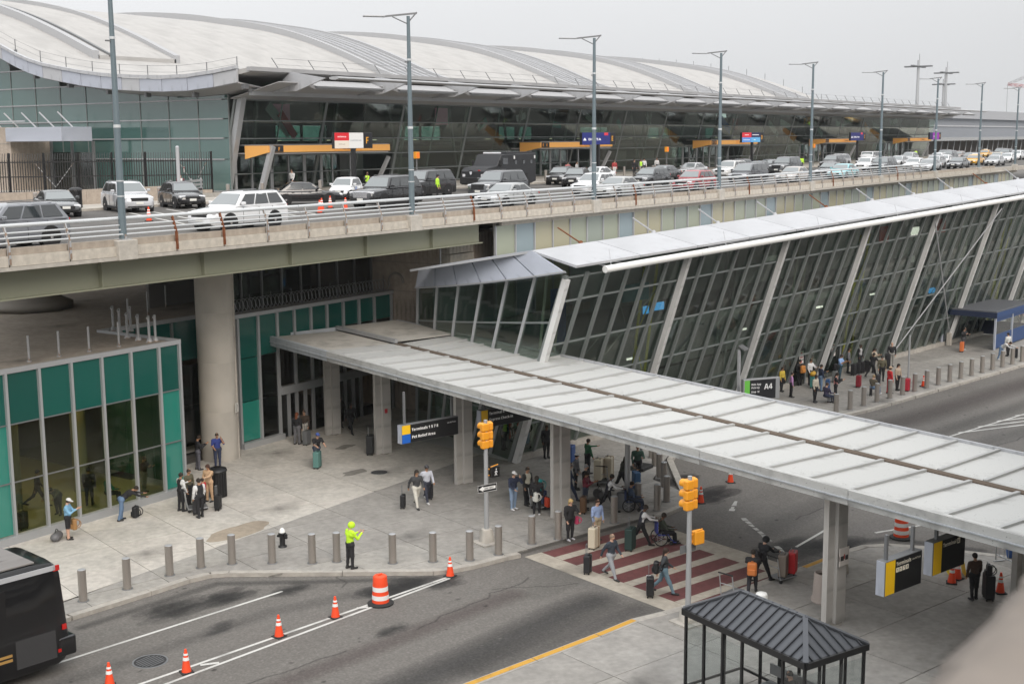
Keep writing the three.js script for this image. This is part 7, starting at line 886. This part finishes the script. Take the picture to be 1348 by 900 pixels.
{ const g = thing('post', 'thin grey post beside the red coat on the right pavement', 'post', [80.4, 0.152, -24.3]); part(g, 'pole', cyl(0.06, 0.06, 3.4, 0, 0, 0, 8), M.alu); part(g, 'foot', cyl(0.14, 0.14, 0.03, 0, 0, 0, 10), M.aluDark); }
for (const [x, z, l] of [[58.6, -66.8, 'beside the fence end'], [112.0, -66.6, 'before the second portal']]) { const g = thing('white_post', `tall white post on the deck forecourt ${l}`, 'post', [x, DY + 0.14, z]); part(g, 'pole', cyl(0.12, 0.12, 3.6, 0, 0, 0, 10), M.panelWhite); part(g, 'cap', lathe([[0.13, 3.6], [0.08, 3.68], [0, 3.7]], 10), M.panelWhite); }
{ const g = thing('barrier', 'low slatted grey barrier beside the fence end on deck', 'barrier', [62.6, DY + 0.14, -70.5], 0.45); for (let i = 0; i < 4; i++) part(g, 'slat', box(5.6, 0.16, 0.05, 0, 0.25 + i * 0.28, 0), M.alu); for (const x of [-2.7, -0.9, 0.9, 2.7]) part(g, 'post', box(0.1, 1.35, 0.1, x, 0, -0.06), M.alu); }
for (const [x, z] of [[92.6, -66.6], [95.0, -66.9]]) { const g = thing('planter', 'pale square planter with a clipped shrub on deck', 'planter', [x, DY + 0.14, z], 0, 'planters by the second portal'); part(g, 'pot', rbox(1.5, 1.5, 1.2, 0.05), M.conc); const L = []; for (let i = 0; i < 260; i++) { const a = rnd() * 6.283, b = Math.acos(rr(-0.4, 1)), r = 0.35 + 0.45 * rnd(); L.push(new THREE.PlaneGeometry(0.16, 0.1).rotateX(rnd() * 6).rotateY(rnd() * 6).translate(Math.sin(b) * Math.cos(a) * r, 1.75 + Math.cos(b) * r * 0.8, Math.sin(b) * Math.sin(a) * r)); } part(g, 'shrub', L, mat(0.05, 0.085, 0.04, 0.9)).userData.kind = 'stuff'; }
// airline gate signs above the forecourt
[['F', 71.9, (c) => { c.fillStyle = '#d8232f'; c.fillRect(0, 0, 110, 64); c.fillStyle = '#e8ded0'; c.fillRect(0, 64, 110, 64); c.fillStyle = '#e6e6e4'; c.fillRect(110, 0, 110, 128); c.fillStyle = '#fff'; c.font = 'bold 18px sans-serif'; c.fillText('avianca', 22, 38); c.fillStyle = '#a49a88'; c.font = '17px sans-serif'; c.fillText('Etihad', 30, 100); c.fillStyle = '#8a8f94'; c.fillText('CARIBBEAN', 116, 70); }, 'red, cream and white airline sign board for door F'], ['E', 108.6, (c) => { c.fillStyle = '#1f2a78'; c.fillRect(0, 0, 220, 128); c.fillStyle = '#fff'; c.beginPath(); c.moveTo(6, 84); c.lineTo(20, 52); c.lineTo(34, 84); c.fill(); c.font = 'bold 34px sans-serif'; c.fillText('DELTA', 46, 84); c.beginPath(); c.arc(190, 72, 12, 0, 7); c.stroke(); c.fillStyle = '#d8344a'; c.fillRect(172, 0, 32, 30); }, 'blue airline sign board for door E'], ['D', 146.0, (c) => { c.fillStyle = '#dc2a3c'; c.fillRect(0, 0, 110, 64); c.fillStyle = '#1d2450'; c.fillRect(110, 0, 110, 64); c.fillStyle = '#5e95e0'; c.fillRect(0, 64, 110, 64); c.fillStyle = '#67b2e6'; c.fillRect(110, 64, 110, 64); c.fillStyle = '#fff'; c.fillRect(30, 28, 50, 7); c.fillRect(122, 26, 80, 9); c.fillRect(14, 94, 80, 6); c.fillRect(140, 92, 22, 8); }, 'red, navy and light blue airline sign board for door D'], ['C', 184.0, (c) => { c.fillStyle = '#202468'; c.fillRect(0, 0, 220, 128); c.fillStyle = '#fff'; c.beginPath(); c.moveTo(6, 84); c.lineTo(20, 52); c.lineTo(34, 84); c.fill(); c.font = 'bold 34px sans-serif'; c.fillText('DELTA', 46, 84); c.fillStyle = '#d8344a'; c.fillRect(172, 0, 32, 30); }, 'navy airline sign board for door C'], ['B', 222.8, (c) => { c.fillStyle = '#2c1a56'; c.fillRect(0, 0, 70, 128); c.fillStyle = '#9a2bb0'; c.fillRect(70, 0, 150, 128); c.fillStyle = '#fff'; c.font = 'bold 40px sans-serif'; c.fillText('One', 90, 84); }, 'purple airline sign board for door B']].forEach(([L, x, draw, label], i) => {
  const k = i ? 1.75 : 1.05, g = thing('airline_sign', label, 'sign', [x + 2, DY + 0.14, -64.3 - 1.0], 0, 'airline signs on the forecourt'); part(g, 'pole', box(0.28, 3.4, 0.28, 0.6, 0, 0), M.black); part(g, 'board', rbox(3.1 * k + 1.1, 1.2, 0.3, 0.03, 0.55, 3.35, 0), M.black); part(g, 'sign_face', face(3.1 * k, 1.16, 0.0, 3.95, 0.156), print(220, 128, draw)); part(g, 'gate_letter', face(0.9, 1.1, 1.55 * k + 0.5, 3.95, 0.157), print(80, 100, (c) => { c.fillStyle = '#1b1c20'; c.fillRect(0, 0, 80, 100); c.fillStyle = '#e8a42c'; c.font = 'bold 62px sans-serif'; c.fillText(L, 18, 72); }));
});
for (const [x, l] of [[82.6, 'by the first portal'], [126.5, 'by the second portal'], [170, 'by the third portal']]) { const g = thing('pedestrian_signal', `orange lit pedestrian signal on the forecourt ${l}`, 'signal', [x, DY + 0.14, -65.6]); part(g, 'pole', cyl(0.06, 0.06, 2.5, 0, 0, 0, 8), M.aluDark); part(g, 'housing', rbox(0.5, 0.55, 0.3, 0.04, 0, 2.45, 0), M.signal); part(g, 'lens', face(0.36, 0.4, 0, 2.72, 0.156), new THREE.MeshStandardMaterial({ color: 0x200800, emissive: C(1, 0.22, 0.03), emissiveIntensity: 0.8 })); }
// island clutter
{ const g = thing('waste_bin', 'white round capped bin post behind the bus shelter roof', 'bin', [38.2, 0.155, -16.1]); part(g, 'drum', lathe([[0.2, 0], [0.2, 0.85], [0.17, 0.92], [0, 0.95]], 18), M.white); part(g, 'band', lathe([[0.205, 0.5], [0.205, 0.56]], 18), M.aluDark); }
{ const g = thing('planter', 'tapered pale concrete planter beside the canopy column', 'planter', [41.0, 0.155, -15.0]); part(g, 'pot', lathe([[0.42, 0], [0.44, 0.1], [0.38, 0.14], [0.34, 1.0], [0.28, 1.02], [0.26, 0.9], [0, 0.9]], 20), mat(0.46, 0.40, 0.37, 0.9, 0, { map: tConc })); part(g, 'soil', cyl(0.27, 0.27, 0.02, 0, 0.9, 0, 16), M.gutter); }
{ const g = thing('concrete_block', 'grey tapered concrete block behind the canopy column', 'block', [44.0, 0.155, -15.6]); part(g, 'block', lathe([[0.42, 0], [0.34, 0.75], [0.3, 0.8], [0, 0.8]], 4).rotateY(0.5), M.conc); part(g, 'plate', box(0.4, 0.03, 0.4, 0, 0.8, 0, -0.28), M.aluDark); }
{ const g = thing('folding_board', 'yellow folding caution board leaning near the cones', 'caution board', [46.2, 0.155, -11.9], 0.5); for (const s of [-1, 1]) part(g, 'leaf', box(0.6, 1.3, 0.03, 0, 0, 0).rotateX(s * 0.2).translate(0, 0, -s * 0.28), M.yellow); part(g, 'hinge', box(0.6, 0.05, 0.1, 0, 1.26, 0), M.aluDark); }
{ const g = thing('crowd_barrier', 'steel tube crowd barrier at the island edge', 'barrier', [48.0, 0.155, -10.2], 0.9); part(g, 'frame', [rod(V(-1.2, 1.05, 0), V(1.2, 1.05, 0), 0.025), rod(V(-1.2, 0.2, 0), V(1.2, 0.2, 0), 0.025), rod(V(-1.2, 0, 0), V(-1.2, 1.05, 0), 0.025), rod(V(1.2, 0, 0), V(1.2, 1.05, 0), 0.025)], M.alu); for (let i = 0; i < 9; i++) part(g, 'bar', rod(V(-1 + i * 0.25, 0.2, 0), V(-1 + i * 0.25, 1.05, 0), 0.012), M.alu); part(g, 'foot', [box(0.06, 0.03, 0.5, -1, 0, 0), box(0.06, 0.03, 0.5, 1, 0, 0)], M.alu); }
{ const g = thing('newspaper_box', 'blue vending box at the island edge beyond the barrier', 'box', [49.6, 0.155, -10.6], 0.3); part(g, 'cabinet', rbox(0.8, 1.2, 0.7, 0.04), mat(0.03, 0.09, 0.28, 0.5)); part(g, 'window', box(0.6, 0.5, 0.02, 0, 0.55, 0.355), M.glassCar); part(g, 'feet', [box(0.1, 0.1, 0.6, -0.3, -0.005, 0), box(0.1, 0.1, 0.6, 0.3, -0.005, 0)], M.aluDark); }
{ const g = thing('sign_stand', 'dark wheeled base with small blue notice beyond the crossing', 'sign stand', [53.4, 0.155, -28.9]); part(g, 'base', rbox(1.1, 0.18, 0.8, 0.05), M.rubber); part(g, 'pole', cyl(0.07, 0.07, 1.5, 0, 0.18, 0, 8), M.aluDark); part(g, 'notice', pbox(0.5, 0.4, 0.03, 0, 1.5, 0.08), print(50, 40, (c) => { c.fillStyle = '#dfe3ea'; c.fillRect(0, 0, 50, 40); c.fillStyle = '#1f5fb4'; c.fillRect(5, 5, 40, 22); })); }
{ const g = thing('crowd_barrier', 'orange mesh barrier behind the luggage attendant', 'barrier', [55.6, 0.155, -37.6], 0.3); part(g, 'panel', box(3.4, 0.8, 0.05, 0, 0.3, 0), M.orange); part(g, 'frame', [rod(V(-1.7, 1.15, 0), V(1.7, 1.15, 0), 0.03), rod(V(-1.7, 0, 0), V(-1.7, 1.15, 0), 0.03), rod(V(1.7, 0, 0), V(1.7, 1.15, 0), 0.03), rod(V(-1.7, 0.25, 0), V(1.7, 0.25, 0), 0.03)], M.alu); }
// rough concrete parapet close to the camera
{
  const N = 90, K2 = 30, g = thing('stone_parapet', 'rough pale concrete parapet close at the corner', 'parapet', [0, 0, 0]), P = [], I = [];
  const A = V(1.57, 15.3, -0.475), B = V(1.99, 15.3, -0.467), d = B.clone().sub(A), out = V(-d.z, 0, d.x).normalize(); // out points away from the drop
  for (let i = 0; i <= N; i++) for (let k = 0; k <= K2; k++) { const t = -2 + 9 * i / N, w = k / K2; let off, y; if (w < 0.3) { off = 0; y = -0.5 * (0.3 - w) / 0.3; } else { off = (w - 0.3) * 0.8; y = 0; } const round = Math.exp(-Math.pow((w - 0.3) / 0.06, 2)) * 0.02; const n = (fbm(t * 7 + 3, w * 7, 64, 5) - 0.5) * 0.06 + (vn(t * 34, w * 30, 64) - 0.5) * 0.008; P.push(A.x + d.x * t + out.x * (off + n + round), A.y + y + n * 0.8 - round, A.z + d.z * t + out.z * (off + n + round)); }
  for (let i = 0; i < N; i++) for (let k = 0; k < K2; k++) { const a = i * (K2 + 1) + k; I.push(a, a + K2 + 1, a + 1, a + 1, a + K2 + 1, a + K2 + 2); }
  const q = new THREE.BufferGeometry(); q.setAttribute('position', new THREE.Float32BufferAttribute(P, 3)); q.setIndex(I); q.computeVertexNormals(); part(g, 'coping', boxUV(q), mat(0.21, 0.185, 0.165, 0.95, 0, { map: tConc }));
}
// the parking structure the picture was taken from: slabs, columns and parapets behind and below the camera
{
  const g = thing('parking_garage', 'concrete parking garage behind the near parapet, mostly out of view', 'building');
  for (const y of [3.4, 6.6, 9.8, 13.0]) { part(g, 'floor_slab', box(120, 0.4, 40, 6, y, 19.6), M.conc); part(g, 'floor_parapet', box(120, 1.0, 0.25, 6, y + 0.4, -0.27), M.conc); }
  for (let i = 0; i < 14; i++) part(g, 'column', box(0.7, 13.0, 0.7, -52 + i * 9, 0, 1.6), M.conc); part(g, 'rear_wall', box(120, 13.4, 0.3, 6, 0, 40.4), M.conc); part(g, 'added_shade_block', box(22, 19, 12.6, 53.5, 0, -0.7), M.conc);  // last box is a block added out of view to shade the canopy end
}
renderer.render(scene, camera);
